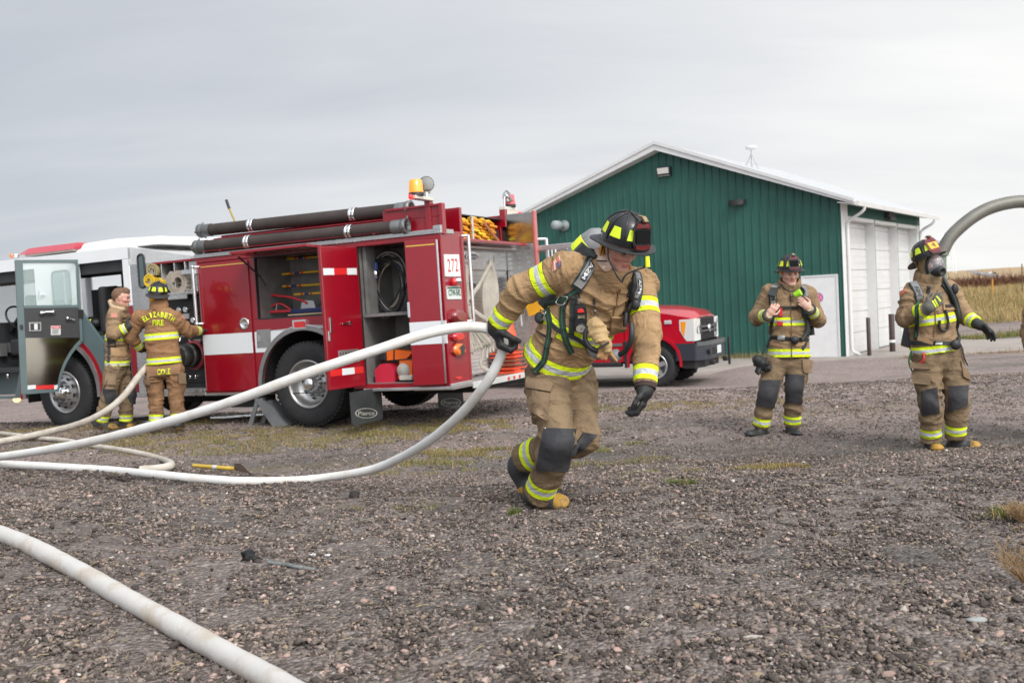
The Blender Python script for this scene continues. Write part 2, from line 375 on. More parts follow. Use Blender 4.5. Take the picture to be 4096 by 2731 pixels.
# one sheet: fine near, coarse far
ys = [-6, -3, -1] + [i*.15 for i in range(0, 160)] + [24+i*2 for i in range(20)] + [70, 90, 130, 200, 400, 900, 2500]
xs = [-2500, -600, -150, -60, -30, -20] + [-15+i*.3 for i in range(101)] + [20, 30, 60, 150, 600, 2500]
VV = np.array([(x, y, gz(x, y) if y < 60 else -.34) for y in ys for x in xs]); nx = len(xs)
hum = (vn(np.c_[VV[:, 0]*2.2, VV[:, 1]*2.2, VV[:, 2]*0])*.012 + vn(np.c_[VV[:, 0]*5, VV[:, 1]*5, VV[:, 2]*0+3])*.008)*(VV[:, 1] < 24)
VV[:, 2] += hum
FF = np.array([(j*nx+i, j*nx+i+1, (j+1)*nx+i+1, (j+1)*nx+i) for j in range(len(ys)-1) for i in range(nx-1)])
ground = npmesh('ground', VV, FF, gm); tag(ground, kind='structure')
# ------------------------------------------------------------ loose gravel stones
def ico():
    t = (1+sqrt(5))/2; v = np.array([(-1, t, 0), (1, t, 0), (-1, -t, 0), (1, -t, 0), (0, -1, t), (0, 1, t), (0, -1, -t), (0, 1, -t), (t, 0, -1), (t, 0, 1), (-t, 0, -1), (-t, 0, 1)], float)
    v /= np.linalg.norm(v[0]); f = np.array([(0, 11, 5), (0, 5, 1), (0, 1, 7), (0, 7, 10), (0, 10, 11), (1, 5, 9), (5, 11, 4), (11, 10, 2), (10, 7, 6), (7, 1, 8), (3, 9, 4), (3, 4, 2), (3, 2, 6), (3, 6, 8), (3, 8, 9), (4, 9, 5), (2, 4, 11), (6, 2, 10), (8, 6, 7), (9, 8, 1)]); return v, f
def ico2():
    v, f = ico(); v = list(map(tuple, v)); c = {}; nf = []
    def mid(a, b):
        k = (min(a, b), max(a, b))
        if k not in c: m = (np.array(v[a])+np.array(v[b])); m /= np.linalg.norm(m); v.append(tuple(m)); c[k] = len(v)-1
        return c[k]
    for a, b_, d in f:
        x, y, z = mid(a, b_), mid(b_, d), mid(d, a); nf += [(a, x, z), (b_, y, x), (d, z, y), (x, y, z)]
    return np.array(v), np.array(nf)
def rocks(pos, rad, base, flat=.7):
    bv, bf = base; n = len(pos); k = len(bv)
    q = RNG.randn(n, 4); q /= np.linalg.norm(q, axis=1)[:, None]; w_, x, y, z = q.T
    R = np.stack([1-2*(y*y+z*z), 2*(x*y-z*w_), 2*(x*z+y*w_), 2*(x*y+z*w_), 1-2*(x*x+z*z), 2*(y*z-x*w_), 2*(x*z-y*w_), 2*(y*z+x*w_), 1-2*(x*x+y*y)], 1).reshape(n, 3, 3)
    s = rad[:, None]*(np.array([1.15, .9, .65])*(1+.3*RNG.randn(n, 3).clip(-1, 1)))
    vv = bv[None]*(1+.22*RNG.randn(n, k, 1).clip(-1.6, 1.6)); vv = vv*s[:, None, :]
    vv = np.einsum('nij,nkj->nki', R, vv); vv[:, :, 2] *= flat
    return (vv+pos[:, None, :]).reshape(-1, 3), (bf[None]+(np.arange(n)*k)[:, None, None]).reshape(-1, 3)
PAL = np.array([(.078, .064, .055), (.142, .116, .100), (.19, .156, .134), (.245, .203, .176), (.33, .235, .20), (.34, .255, .22), (.42, .38, .345), (.26, .20, .14)])
PW = np.array([.34, .29, .16, .09, .06, .025, .012, .03]); PW /= PW.sum()
pm = mat('loose_stone', (.1, .1, .1), .85, spec=.3); N, L, b = nodes_of(pm)
at = N.new('ShaderNodeAttribute'); at.attribute_name = 'tint'; tc = N.new('ShaderNodeTexCoord'); geo = tc.outputs['Object']
mm_ = N.new('ShaderNodeMix'); mm_.data_type = 'RGBA'; mm_.blend_type = 'MULTIPLY'; mm_.inputs[0].default_value = 1; L.new(at.outputs['Color'], mm_.inputs[6])
L.new(ramp(nz(160, 3), [(.3, (.7, .7, .7)), (.7, (1.25, 1.22, 1.2))]), mm_.inputs[7]); L.new(mm_.outputs[2], b.inputs['Base Color'])
def gzv(p): return np.array([gz(x, y) for x, y in p])
def scatter(n, y0, y1, r0, r1, base, name, label, marg=1.0, sink=.25, rowsky=0):
    y = np.sqrt(RNG.rand(n)*(y1**2-y0**2)+y0**2); x = (RNG.rand(n)*2-1)*(y*.56+marg)
    rad = r0*np.exp(RNG.randn(n)*.38).clip(.55, 2.6)*(1+(r1/r0-1)*(y-y0)/(y1-y0))
    z = gzv(np.c_[x, y]) + vn(np.c_[x*2.2, y*2.2, 0*x])*.012 + vn(np.c_[x*5, y*5, 0*x+3])*.008 + vn(np.c_[x*13, y*13, 0*x+5])*.009*np.clip((9-y)/3, 0, 1)
    z += rad*(.2+.5*RNG.rand(n)-sink)
    pos = np.c_[x, y, z]; vv, ff = rocks(pos, rad, base)
    ci = RNG.choice(len(PAL), n, p=PW); cl = PAL[ci]*(1+.18*RNG.randn(n, 1)).clip(.6, 1.5)
    # drifts of darker or paler stone
    dr = vn(np.c_[x*.9, y*.9, 0*x+9])[:, None]; cl = cl*(1+.22*dr)
    o = npmesh(name, vv, ff, pm, smooth=True, colors=np.repeat(cl, len(base[0]), 0)); tag(o, kind='stuff'); o['label'] = label; return o
I1, I2 = ico(), ico2()
scatter(60000, 1.9, 3.6, .0060, .0064, I2, 'gravel', 'coarse grey and pink gravel stones closest to the viewer')
scatter(215000, 3.5, 8.8, .0060, .0072, I1, 'gravel', 'grey brown gravel stones covering the yard around the running firefighter')
scatter(120000, 8.4, 17, .0078, .0125, I1, 'gravel', 'fine pale gravel scattered in front of the trucks', sink=.5)
# bigger clods on the crest of the mound
n = 900; 
u = RNG.rand(n); pts = np.array([tuple(G(a*760-20, 1868+a*60+RNG.randn()*7)) if RNG.rand() < .36 else tuple(G(RNG.rand()*4096, 2000+RNG.rand()**1.5*700)) for a in u])
pts[:, 2] += .004; vv, ff = rocks(pts, .0095*np.exp(RNG.randn(n)*.4).clip(.5, 1.9), I2)
o = npmesh('dirt_clods', vv, ff, pm, colors=np.repeat(np.array([(.055, .045, .04)])*(1+.3*RNG.rand(n, 1)), 42, 0)); tag(o, 'dark crumbly dirt clods along the crest of the gravel mound', kind='stuff')
# ------------------------------------------------------------ weeds and dry grass
def gmat(name, c1, c2, c3):
    m = mat(name, c1, .85, spec=.15); N, L, b = nodes_of(m); at = N.new('ShaderNodeAttribute'); at.attribute_name = 'tint'; L.new(at.outputs['Color'], b.inputs['Base Color']); return m
grm = gmat('grass_blades', (.2, .2, .1), 0, 0)
def blades(pos, h, wid, lean, cols, name, label, stuff=True):
    n = len(pos); a = RNG.rand(n)*2*pi; d = np.c_[np.cos(a), np.sin(a), 0*a]; s = np.c_[-np.sin(a), np.cos(a), 0*a]
    le = (lean*RNG.rand(n))[:, None]; hh = h[:, None]; w_ = wid[:, None]
    p0 = pos-s*w_; p1 = pos+s*w_; up = np.array([0, 0, 1.])
    m0 = pos+d*le*hh*.35+up*hh*.6; q0 = m0-s*w_*.7; q1 = m0+s*w_*.7; tp = pos+d*le*hh+up*hh*(1-.25*le)
    vv = np.stack([p0, p1, q1, q0, tp], 1).reshape(-1, 3); k = (np.arange(n)*5)[:, None]
    f = np.concatenate([np.c_[k, k+1, k+2], np.c_[k, k+2, k+3], np.c_[k+3, k+2, k+4]])
    o = npmesh(name, vv, f, grm, colors=np.repeat(cols, 5, 0), smooth=False); tag(o, label, kind='stuff'); return o
GREEN = np.array((.14, .17, .05)); DRY = np.array((.34, .25, .11)); RUST = np.array((.27, .16, .08)); STRAW = np.array((.42, .31, .15))
def tuftpatch(px, py, rx, ry, n, green, h=.03):
    n = int(n*1.5); c = G(px, py); t = RNG.rand(n)*2*pi; r = np.sqrt(RNG.rand(n)); x = c.x+np.cos(t)*r*rx; y = c.y+np.sin(t)*r*ry
    k = vn(np.c_[x*5, y*5, 0*x+px]) > -.15; x, y = x[k], y[k]; n = len(x)
    z = gzv(np.c_[x, y]); g = (RNG.rand(n) < green+.12)[:, None]; c3 = np.where(RNG.rand(n, 1) < .35, RUST, DRY)
    return np.c_[x, y, z], h*np.exp(RNG.randn(n)*.35), np.where(g, GREEN, c3)*(.75+.5*RNG.rand(n, 1))
L_ = []
for a in [(150, 1735, 2.2, .9, 5200, .15, .024), (700, 1755, 1.6, .7, 6000, .3, .03), (1050, 1775, 1.8, .7, 6500, .35, .032), (1500, 1715, 1.8, .55, 6500, .25, .032), (1750, 1720, 1.0, .4, 3500, .3, .03), (1900, 1810, .7, .3, 2600, .3, .03),
          (2500, 1630, 1.3, .45, 2600, .3, .028), (2900, 1620, 1.2, .5, 2000, .15, .024), (2350, 1795, .7, .4, 2400, .6, .035), (2850, 1885, .8, .14, 1700, .3, .028), (3050, 1870, .4, .12, 900, .1, .028), (1800, 1850, .9, .2, 1800, .4, .026), (2500, 1850, .6, .2, 900, .4, .03),
          (2830, 1930, .25, .05, 500, .7, .03), (2060, 2055, .04, .03, 60, 1, .03), (4060, 2060, .22, .09, 420, .45, .035), (4095, 2110, .16, .07, 160, .3, .03), (1700, 2030, .5, .1, 250, .3, .02), (400, 1780, 1.6, .35, 2600, .2, .025), (1650, 1890, .6, .15, 700, .4, .025), (3400, 1640, 1.5, .4, 900, .1, .02), (600, 1700, 2.2, .5, 4200, .2, .03)]:
    L_.append(tuftpatch(*a))
pp = np.concatenate([a[0] for a in L_]); hh = np.concatenate([a[1] for a in L_]); cc = np.concatenate([a[2] for a in L_])
blades(pp, hh, np.full(len(pp), .0022), 1.3, cc, 'weeds', 'low patchy weeds and dry grass growing through the gravel')
n = 260; pos = np.array([tuple(G(RNG.rand()*4300-100, 1900+RNG.rand()**1.3*800, .008)) for _ in range(n)]); mb = MB()
for p in pos:
    a = random.random()*pi; l = .02+.05*random.random(); d = V((cos(a), sin(a), random.gauss(0, .12)))*l; mb.tube([V(p), V(p)+d*.5+V((0, 0, .004)), V(p)+d], .0011, 3)
tag(mb.build('straw_bits', mat('straw', (.42, .34, .19), .9)), 'small dry straws lying on the gravel', kind='stuff')
# dead weed sprays at the right edge
def spray(px, py, n, h, label, name='dry_weed'):
    c = G(px, py); mb = MB()
    for i in range(n):
        a = random.random()*2*pi; l = h*(.5+.7*random.random()); e = .35+.8*random.random(); p = [V(c)]
        d = V((cos(a)*e, sin(a)*e, 1)).normalized()
        for k in range(4): p.append(p[-1]+(d+V((random.gauss(0, .15), random.gauss(0, .15), -.12*k)))*l/4)
        mb.tube(p, [.0022, .002, .0018, .0014, .001], 4)
        for k in (2, 3):
            for _ in range(3): mb.tube([p[k], p[k]+V((random.gauss(0, .03), random.gauss(0, .03), .03+.02*random.random()))], [.0012, .0008], 3)
    return tag(mb.build(name, mat('dead_stem', (.30, .19, .095), .8)), label, 'weed', 'dead weeds on the gravel')
spray(4092, 2330, 26, .19, 'orange brown dead weed spraying up at the right edge of the photo')
spray(4080, 2090, 26, .11, 'small green and brown weed clump below the man in the face mask')
spray(3180, 1100, 0, .1, '') if 0 else None
# ============================================================ green metal building
B0 = V((8.63, 25.7, -.34)); e1 = V((-.8192, .5736, 0)); e2 = V((.5736, .8192, 0)); BF = Matrix(((e1.x, e2.x, 0, B0.x), (e1.y, e2.y, 0, B0.y), (0, 0, 1, B0.z), (0, 0, 0, 1)))
BW, BL, EH, SL, AP, SL2 = 11.8, 8.5, 4.08, .398, 5.04, .336      # width, length, eave height, roof slope
def rh(s): return EH + .09 + (SL*s if s < AP else SL*AP-SL2*(s-AP))
def wh_(s): return rh(s)-.09
green = mat('green_metal', srgb(46, 92, 82), .45, var=.18, vscale=1.1, bump=.08, bscale=2, spec=.4)
white_t = mat('white_trim', (.66, .66, .65), .5, var=.08, vscale=2, bump=.04, bscale=8)
white_d = mat('garage_white', (.60, .60, .59), .3, var=.07, vscale=3)
gmetal = mat('galvanized', (.5, .51, .52), .4, .6, var=.2)
bld = thing('building', 'large green metal building with white roof edge and three garage doors', 'building', B0)
mb = MB(BF)
mb.prism([(0, .02, 0), (BW, .02, 0), (BW, .02, wh_(BW)), (AP, .02, wh_(AP)), (0, .02, EH)], (0, .1, 0))
s = .1
while s < BW:   # standing ribs, alternating tall and low
    h = wh_(s) - .02
    mb.prism([(s-.028, .022, .03), (s-.012, -.012, .03), (s+.012, -.012, .03), (s+.028, .022, .03)], (0, 0, h-.03))
    s += .2286
mb.box((BW-.1, .12, 0), (BW, BL, wh_(BW))); mb.box((0, BL-.1, 0), (BW-.1, BL, 3.9))
mb.build('gable_wall', green, bld)
mb = MB(BF)  # header band over the doors + narrow green strips between the bays
mb.box((.0, .52, 3.68), (.1, BL, EH))
t = .55
while t < BL-.05:
    mb.prism([(.0, t-.025, 3.7), (-.03, t-.01, 3.7), (-.03, t+.01, 3.7), (.0, t+.025, 3.7)], (0, 0, EH-3.72)); t += .15
bays = [(.62, 3.0), (3.1, 5.52), (5.62, 8.0)]
for a in (3.05, 5.57, 8.05): mb.box((-.004, a-.04, 0), (.1, a+.04, 3.68))
mb.build('side_wall', green, bld)
mb = MB(BF)  # white corner, jambs, headers
mb.box((-.006, -.014, 0), (.015, .52, EH)); mb.box((-.006, .52, 0), (.3, .62, 3.66))
for a, b_ in bays:
    mb.box((-.012, b_-.005, 0), (.28, b_+.012, 3.6)); mb.box((-.018, a, 3.58), (.28, b_-.006, 3.672)); mb.box((-.012, b_-.42, 0), (-.002, b_-.42, 0)) if 0 else None
mb.box((-.008, 8.09, 0), (.1, BL+.01, EH))
mb.build('corner_trim', white_t, bld, bevel=.006)
for a, b_ in bays:
    mb = MB(BF); z = 0
    while z < 3.5:
        z1 = min(z+.57, 3.58)
        mb.box((.245, a, z+.012), (.29, b_-.006, z1-.012))
        for q in (1, 2): mb.box((.239, a, z+.57*q/3-.006), (.245, b_-.006, z+.57*q/3+.012))
        z = z1
    mb.box((.27, a, 0), (.3, b_-.006, 3.58)); mb.build('garage_door', white_d, bld)
# roof: two slabs with white rake fascia, soffit, gutter
halves = [(-.42, AP, 1), (BW+.42, AP, -1)]
mb = MB(BF)
for xe, xa, sg in halves: mb.prism([(xe, -.34, rh(xe)), (xa, -.34, rh(xa)), (xa, -.34, rh(xa)-.045), (xe, -.34, rh(xe)-.045)], (0, BL+.68, 0))
mb.build('roof', mat('roof_sheet', (.55, .56, .57), .35, .3, var=.1), bld)
mb = MB(BF)
for xe, xa, sg in halves:
    xf = xe-.02*sg; ww_ = xe+.42*sg
    for y0 in (-.36, BL+.34):
        mb.prism([(xf, y0, rh(xe)+.02), (xa, y0, rh(xa)+.02), (xa, y0, rh(xa)-.22), (xf, y0, rh(xe)-.11)], (0, .03, 0))
        mb.prism([(xf, y0-.035, rh(xe)+.035), (xa, y0-.035, rh(xa)+.035), (xa, y0-.035, rh(xa)-.06), (xf, y0-.035, rh(xe)-.05)], (0, .034, 0))
    mb.prism([(xe, -.33, rh(xe)-.10), (ww_, -.33, rh(xe)-.03), (ww_, -.33, rh(xe)-.01), (xe, -.33, rh(xe)-.07)], (0, BL+.66, 0))
    mb.prism([(ww_, -.33, wh_(ww_)-.02), (xa, -.33, wh_(xa)-.14), (xa, -.33, wh_(xa)-.12), (ww_, -.33, wh_(ww_))], (0, .34, 0))
mb.build('fascia', white_t, bld)
for x0, xe in ((-.56, -.42), (BW+.44, BW+.42)):
    mb = MB(BF); z = rh(xe); mb.prism([(x0, -.36, z-.03), (x0+.12, -.36, z-.03), (x0+.12, -.36, z-.13), (x0+.03, -.36, z-.15)], (0, BL+.72, 0))
    mb.build('gutter', white_t, bld, bevel=.005)
for tt in (.28, 8.32):
    mb = MB(BF); z0 = rh(-.42)-.15
    mb.tube([(-.5, tt, z0), (-.5, tt, z0-.06), (-.42, tt, z0-.14), (-.16, tt, z0-.28), (-.07, tt, z0-.36), (-.06, tt, z0-.5), (-.06, tt, 1.5), (-.06, tt, .22), (-.1, tt, .12), (-.28, tt, .05)], .042, 10)
    mb.build('downspout', white_t, bld)
# pedestrian door
mb = MB(BF); mb.box((.20, -.03, 0), (1.06, .02, 2.12)); dr = mb.build('door', mat('door_white', (.76, .76, .75), .45, var=.06), bld)
mb = MB(BF); mb.box((.15, -.045, 0), (.20, .02, 2.17)); mb.box((1.06, -.045, 0), (1.11, .02, 2.17)); mb.box((.20, -.045, 2.12), (1.06, .02, 2.17)); mb.build('door_frame', white_t, dr, bevel=.004)
GP = Plane(B0+e2*-.034, -e2)
mb = MB(); c, n_ = GP.cast(3274, 1190); pk = mat('pink_sticker', (.72, .10, .36), .5); wh = mat('white_paint', (.8, .8, .8), .4)
ex, ez = -e1, V((0, 0, 1))
def disc(mb, c, r, off, mi, seg=20, r0=0, sides=None):
    c = V(c)-e2*off; n = seg
    if r0: mb.add([c+(ex*cos(2*pi*k/n)+ez*sin(2*pi*k/n))*q for q in (r, r0) for k in range(n)], [(k, (k+1) % n, n+(k+1) % n, n+k) for k in range(n)], mi)
    else: mb.add([c+(ex*cos(2*pi*k/n)+ez*sin(2*pi*k/n))*r for k in range(n)], [list(range(n))], mi)
disc(mb, c, .13, .002, 1); disc(mb, c, .125, .004, 2, r0=.112); disc(mb, c, .105, .005, 0, r0=.07); disc(mb, c, .045, .006, 0)
for k in range(4): a = pi/4+k*pi/2; mb.box((-.02, 0, .04), (.02, .003, .1), 0, (ex*cos(a)+ez*sin(a), -e2, ez*cos(a)-ex*sin(a)), c-e2*.007)
mb.build('round_sticker', [pk, wh, mat('black_paint', (.02, .02, .02), .5)], dr)
# wall fittings
dark = mat('dark_fixture', (.025, .025, .028), .5)
def fix(name, label, cat, px, py): p, n_ = GP.cast(px, py); return thing(name, label, cat, p), p
f_, p = fix('wall_light', 'boxy wall floodlight with pale lens high under the roof peak', 'wall light', 2660, 688)
mb = MB(); mb.prism([p-e1*.0+ex*-.2+ez*.14, p+ex*.2+ez*.14, p+ex*.2-ez*.11, p+ex*-.2-ez*.11], -e2*.12); mb.build('housing', dark, f_, bevel=.015)
mb = MB(); mb.prism([p+ex*-.17+ez*.1-e2*.1, p+ex*.17+ez*.1-e2*.1, p+ex*.17-ez*.12-e2*.03, p+ex*-.17-ez*.12-e2*.03], -e2*.07); mb.build('lens', mat('lens', (.75, .74, .68), .2), f_, bevel=.01)
f_, p = fix('wall_light', 'low dark half round wall light right of the roof peak', 'wall light', 2950, 812)
mb = MB(); N_ = 14; prof = [p+(ex*cos(pi*k/N_)*.24)+(-e2*sin(pi*k/N_)*.2) for k in range(N_+1)]; mb.prism([q+ez*-.05 for q in prof], ez*.13, smooth=True); mb.build('housing', dark, f_, bevel=.01)
mb = MB(); mb.prism([p+ex*-.16-ez*.06, p+ex*.16-ez*.06, p+ex*.13-e2*.12-ez*.06, p-ex*.13-e2*.12-ez*.06], ez*.02); mb.build('lens', mat('dim_lens', (.3, .3, .28), .3), f_)
f_, p = fix('wall_siren', 'round grey horn sticking out of the green wall', 'siren', 2258, 903)
mb = MB(); mb.lathe(p, -e2, [(.0, -.02), (.17, -.02), (.17, .04), (.1, .06), (.075, .1), (.075, .28)], 20); mb.build('base', mat('grey_cast', (.22, .25, .26), .6, var=.3, bump=.2), f_)
mb = MB(); q = p-e2*.3-e1*-.0; mb.lathe(q, -e2, [(.075, -.02), (.13, .02), (.14, .08), (.135, .26), (.1, .3), (.0, .31)], 20); mb.build('horn', mat('grey_horn', (.3, .33, .34), .5), f_)
mb = MB(BF); mb.box((-.16, 4.1, 3.76), (-.02, 4.75, 3.95)); mb.box((-.2, 4.12, 3.72), (-.1, 4.73, 3.8))
tag(mb.build('side_light', dark, bevel=.02), 'black strip light above the middle garage door', 'wall light')
# roof antenna
ab = B0 + e1*3.5 + e2*3.0 + V((0, 0, rh(3.5))); an = thing('roof_antenna', 'small white dome antenna on a tripod on the roof', 'antenna', ab)
mb = MB(); 
for k in range(3): a = k*2.1+.4; mb.tube([ab+V((cos(a)*.26, sin(a)*.26, -.06 + (.0 if k else -.05))), ab+V((0, 0, .4))], .012, 6)
mb.tube([ab-V((0, 0, .05)), ab+V((0, 0, .56))], .02, 8); mb.build('tripod', gmetal, an)
mb = MB(); mb.lathe(ab+V((0, 0, .55)), (0, 0, 1), [(0, -.04), (.05, -.03), (.17, .0), (.175, .07), (.12, .09), (0, .1)], 20); mb.build('dome', white_t, an)
# bollards
for i, (x, y, h, r, lb, bd) in enumerate([(9.16, 25.55, 1.0, .052, 'dark brown steel bollard near the first garage door', 0), (10.2, 26.7, 1.03, .075, 'dark brown steel bollard with a white band in front of the second garage door', 1)]):
    bo = thing('bollard', lb, 'bollard', (x, y, -.31), 'bollards by the garage doors')
    mb = MB(); mb.lathe((x, y, -.33), (0, 0, 1), [(r, 0), (r, h-.01), (r*.8, h), (0, h)], 18); mb.build('post', mat('brown_paint', (.045, .022, .018), .5, var=.3, vscale=8), bo)
    if bd: mb = MB(); mb.lathe((x, y, -.33), (0, 0, 1), [(r+.003, .27), (r+.003, .34)], 18); mb.build('band', wh, bo)
# ============================================================ concrete, drive, field
conc = mat('concrete', (.31, .27, .24), .9, var=.2, vscale=1.5, bump=.3, bscale=30)
def sheet(name, poly, z0, z1, m, kind='structure'):
    mb = MB(); mb.prism([V((x, y, z0)) for x, y in poly], (0, 0, z1-z0)); o = mb.build(name, m, bevel=.01); tag(o, kind=kind); return o
E_ = B0+e1*12.2
sheet('pavement', [(8.6, 25.72), (8.15, 24.85), (9.9, 24.62), (12.2, 24.6), (14.2, 25.2), (18, 26.6), (24, 28.4), (26, 32.5), (20, 31.4), (15.2, 29.6), (14.0, 30.2), (13.7, 32.9)], -.42, -.305, conc)
sheet('path', [(-4, 24.2), (-3, 22.9), (1.2, 22.2), (3.4, 22.3), (4.6, 22.9), (5.5, 24.2), (6.6, 25.1), (8.15, 24.85), (8.6, 25.72), (E_.x, E_.y)], -.42, -.31, conc)
grs = mat('field_soil', (.20, .145, .07), .95, var=.4, vscale=.3, bump=.5, bscale=3)
hy = [42, 44, 47, 50, 54, 58, 62, 66, 70, 74, 78, 84, 92, 105, 125, 150, 180, 220, 270, 330, 400, 480, 560, 640, 760, 900]
hx = list(np.linspace(-300, 520, 83))
def hillz(x, y):
    rr = x/y
    z = -.36 + 1.0*ss(42, 74, y) + .25*ss(74, 80, y) - .3*ss(82, 95, y) + 1.3*ss(100, 200, y)
    amp = 5.6*ss(.2, .36, rr)+ss(.36, .55, rr)*1.0
    z += amp*ss(180, 640, y)*(1+.02*sin(x*.05)) - 6*ss(660, 900, y)*ss(.2, .36, rr)
    return z
HV = np.array([(x*(y/200 if y > 200 else 1)+ (0 if y > 60 else 0), y, 0) for y in hy for x in hx]); HV[:, 2] = [hillz(x, y) for x, y, _ in HV]
nx = len(hx); HF = np.array([(j*nx+i, j*nx+i+1, (j+1)*nx+i+1, (j+1)*nx+i) for j in range(len(hy)-1) for i in range(nx-1)])
hm = mat('hill_grass', (.3, .2, .1), .95); N, L, b = nodes_of(hm); tc = N.new('ShaderNodeTexCoord'); geo = tc.outputs['Object']
hc = ramp(nz(.03, 6, .65, st=(1, .5, 1)), [(.3, (.27, .15, .085)), (.5, (.36, .25, .13)), (.7, (.30, .235, .12))])
L.new(hc, b.inputs['Base Color'])
hill = npmesh('hill', HV, HF, hm); tag(hill, kind='structure')
HS = Surf(HV, [list(map(int, f)) for f in HF])
def onhill(poly, name, m, off=.12, label=None, cat=None):
    mb = MB(); mb.add([HS.cast(x, y)[0]+V((0, 0, off)) for x, y in poly], [list(range(len(poly)))]); o = mb.build(name, m); tag(o, kind='structure'); return o
# tall dry grass, brush and verge
def field(n, y0, y1, r0, r1, h, green, name, label, wid=.012, base=None, lean=.5):
    y = np.sqrt(RNG.rand(n)*(y1**2-y0**2)+y0**2); x = y*(r0+RNG.rand(n)*(r1-r0)); k = np.ones(n, bool)
    z = np.array([hillz(a, b_) if b_ > 42 else -.34 for a, b_ in zip(x, y)])
    cl = np.where(RNG.rand(n, 1) < green+.25*vn(np.c_[x*.3, y*.3, 0*x])[:, None], np.array((.20, .19, .07)), np.where(RNG.rand(n, 1) < .5, STRAW*1.15, np.array((.42, .30, .15)))) if base is None else np.array(base)*(.7+.6*RNG.rand(n, 1))
    return blades(np.c_[x, y, z], h*np.exp(RNG.randn(n)*.3)*(1+.35*vn(np.c_[x*.4, y*.4, 0*x+5])), np.full(n, wid), lean, cl*(1+.2*RNG.randn(n, 1)).clip(.6, 1.5), name, label)
field(90000, 42, 76, .36, .60, .36, .25, 'tall_grass', 'tall dry straw coloured grass in the field behind the right hand man', .008, None, .9)
field(16000, 78, 88, .36, .60, .70, 0, 'brush', 'dark reddish brown brush along the far edge of the field', .022, (.15, .075, .045), 1.1)
n = 9000; x = 12.2+RNG.rand(n)*11; y = 28.9+(x-12.2)*.32+RNG.rand(n)*1.2+.2*np.sin(x*2); z = np.full(n, -.34)
k = ~((x < 13.9) & (y < 30.0)); x, y, z = x[k], y[k], z[k]; n = len(x)
blades(np.c_[x, y+.9, z], .13*np.exp(RNG.randn(n)*.4), np.full(n, .006), .8, np.where(RNG.rand(n, 1) < .6, np.array((.11, .17, .045)), DRY)*(.7+.5*RNG.rand(n, 1)), 'verge_grass', 'green verge grass between the concrete apron and the gravel drive')
n = 3800; s_ = 1.3+RNG.rand(n)*8.6; t_ = -.03-RNG.rand(n)**2*.45; pos = np.array([tuple(B0+e1*float(a)+e2*float(c)) for a, c in zip(s_, t_)]); pos[:, 2] = -.32
k = vn(np.c_[s_*1.4, 0*s_, 0*s_+2]) > -.45; pos = pos[k]; n = len(pos)
blades(pos, (.13+.12*RNG.rand(n)**3)*(1+.5*RNG.randn(n).clip(-1, 1.5)*.5), np.full(n, .004), 1.0, np.where(RNG.rand(n, 1) < .35, np.array((.14, .17, .06)), STRAW*.8)*(.7+.6*RNG.rand(n, 1)), 'wall_weeds', 'weeds and dead grass along the foot of the green wall')
n = 1500; x = 8.2+RNG.rand(n)*6; y = 24.62+.05*np.sin(x*3)+RNG.rand(n)*.1; pos = np.c_[x, y-.06, 0*x-.34]; k = vn(np.c_[x*1.3, 0*x, 0*x+7]) > -.1; pos = pos[k]; n = len(pos)
blades(pos, .07*np.exp(RNG.randn(n)*.4), np.full(n, .004), 1.2, np.where(RNG.rand(n, 1) < .2, GREEN, np.array((.40, .26, .12)))*(.7+.5*RNG.rand(n, 1)), 'edge_weeds', 'dry weeds along the edge of the concrete apron')
# far highway on the hill with vehicles
asph = mat('far_road', (.24, .235, .24), .8)
onhill([(3868, 1084), (3893, 1083), (3960, 1098), (4012, 1105), (3998, 1108), (3950, 1105), (3900, 1095)], 'road', asph)
def farcar(px, py, w_, h_, col, label, name='car'):
    p, _ = HS.cast(px, py); d = p.y; sw = w_/FOC*d; sh = h_/FOC*d; t = thing(name, label, 'car' if name == 'car' else 'truck', p)
    mb = MB(); m = mat('far_'+str(col), col, .4)
    if name == 'car':
        mb.prism([p+V((x*sw, 0, z*sh)) for x, z in [(-.5, .12), (.5, .12), (.5, .5), (.3, .55), (.18, .95), (-.2, .95), (-.32, .55), (-.5, .5)]], (0, sw*.5, 0)); mb.build('body', m, t)
    else:
        mb.box((-.5*sw, 0, .2*sh), (.2*sw, sw*.5, sh), 0, (V((1, 0, 0)), V((0, 1, 0)), V((0, 0, 1))), p); mb.box((.24*sw, 0, .2*sh), (.5*sw, sw*.5, .8*sh), 0, (V((1, 0, 0)), V((0, 1, 0)), V((0, 0, 1))), p); mb.build('body', m, t)
    for sx in (-.3, .3):
        mb = MB(); mb.cyl(p+V((sx*sw, -.05*sw, .15*sh)), p+V((sx*sw, .1*sw, .15*sh)), .16*sh, 10); mb.build('wheel', mat('far_black', (.02, .02, .02), .7), t)
    return t
farcar(3925, 1096, 13, 6, (.7, .72, .62), 'tiny white car on the far highway')
farcar(3962, 1098, 14, 11, (.6, .6, .62), 'tiny white and dark truck on the far highway', 'truck')
farcar(3980, 1096, 10, 8, (.05, .05, .06), 'tiny black vehicle right of the white truck on the far highway', 'truck')
# field fence post and orange marker
for (px, py, y, h, r, m, nm, lb, ct) in [(4089, 1140, 62, 1.5, .035, mat('wood_post', (.12, .08, .055), .9), 'fence_post', 'thin dark post rising from the far field edge at the right', 'post'), (3969, 1150, 60, .75, .05, mat('marker_orange', (.55, .25, .04), .7), 'field_marker', 'small orange marker post at the top of the dry grass', 'marker')]:
    p = P(px, py, y); p.z = hillz(p.x, p.y); mb = MB(); mb.tube([p-V((0, 0, .2)), p+V((0, 0, h*.6)), p+V((.02, 0, h+.55))], r, 8); tag(mb.build(nm, m), lb, ct)
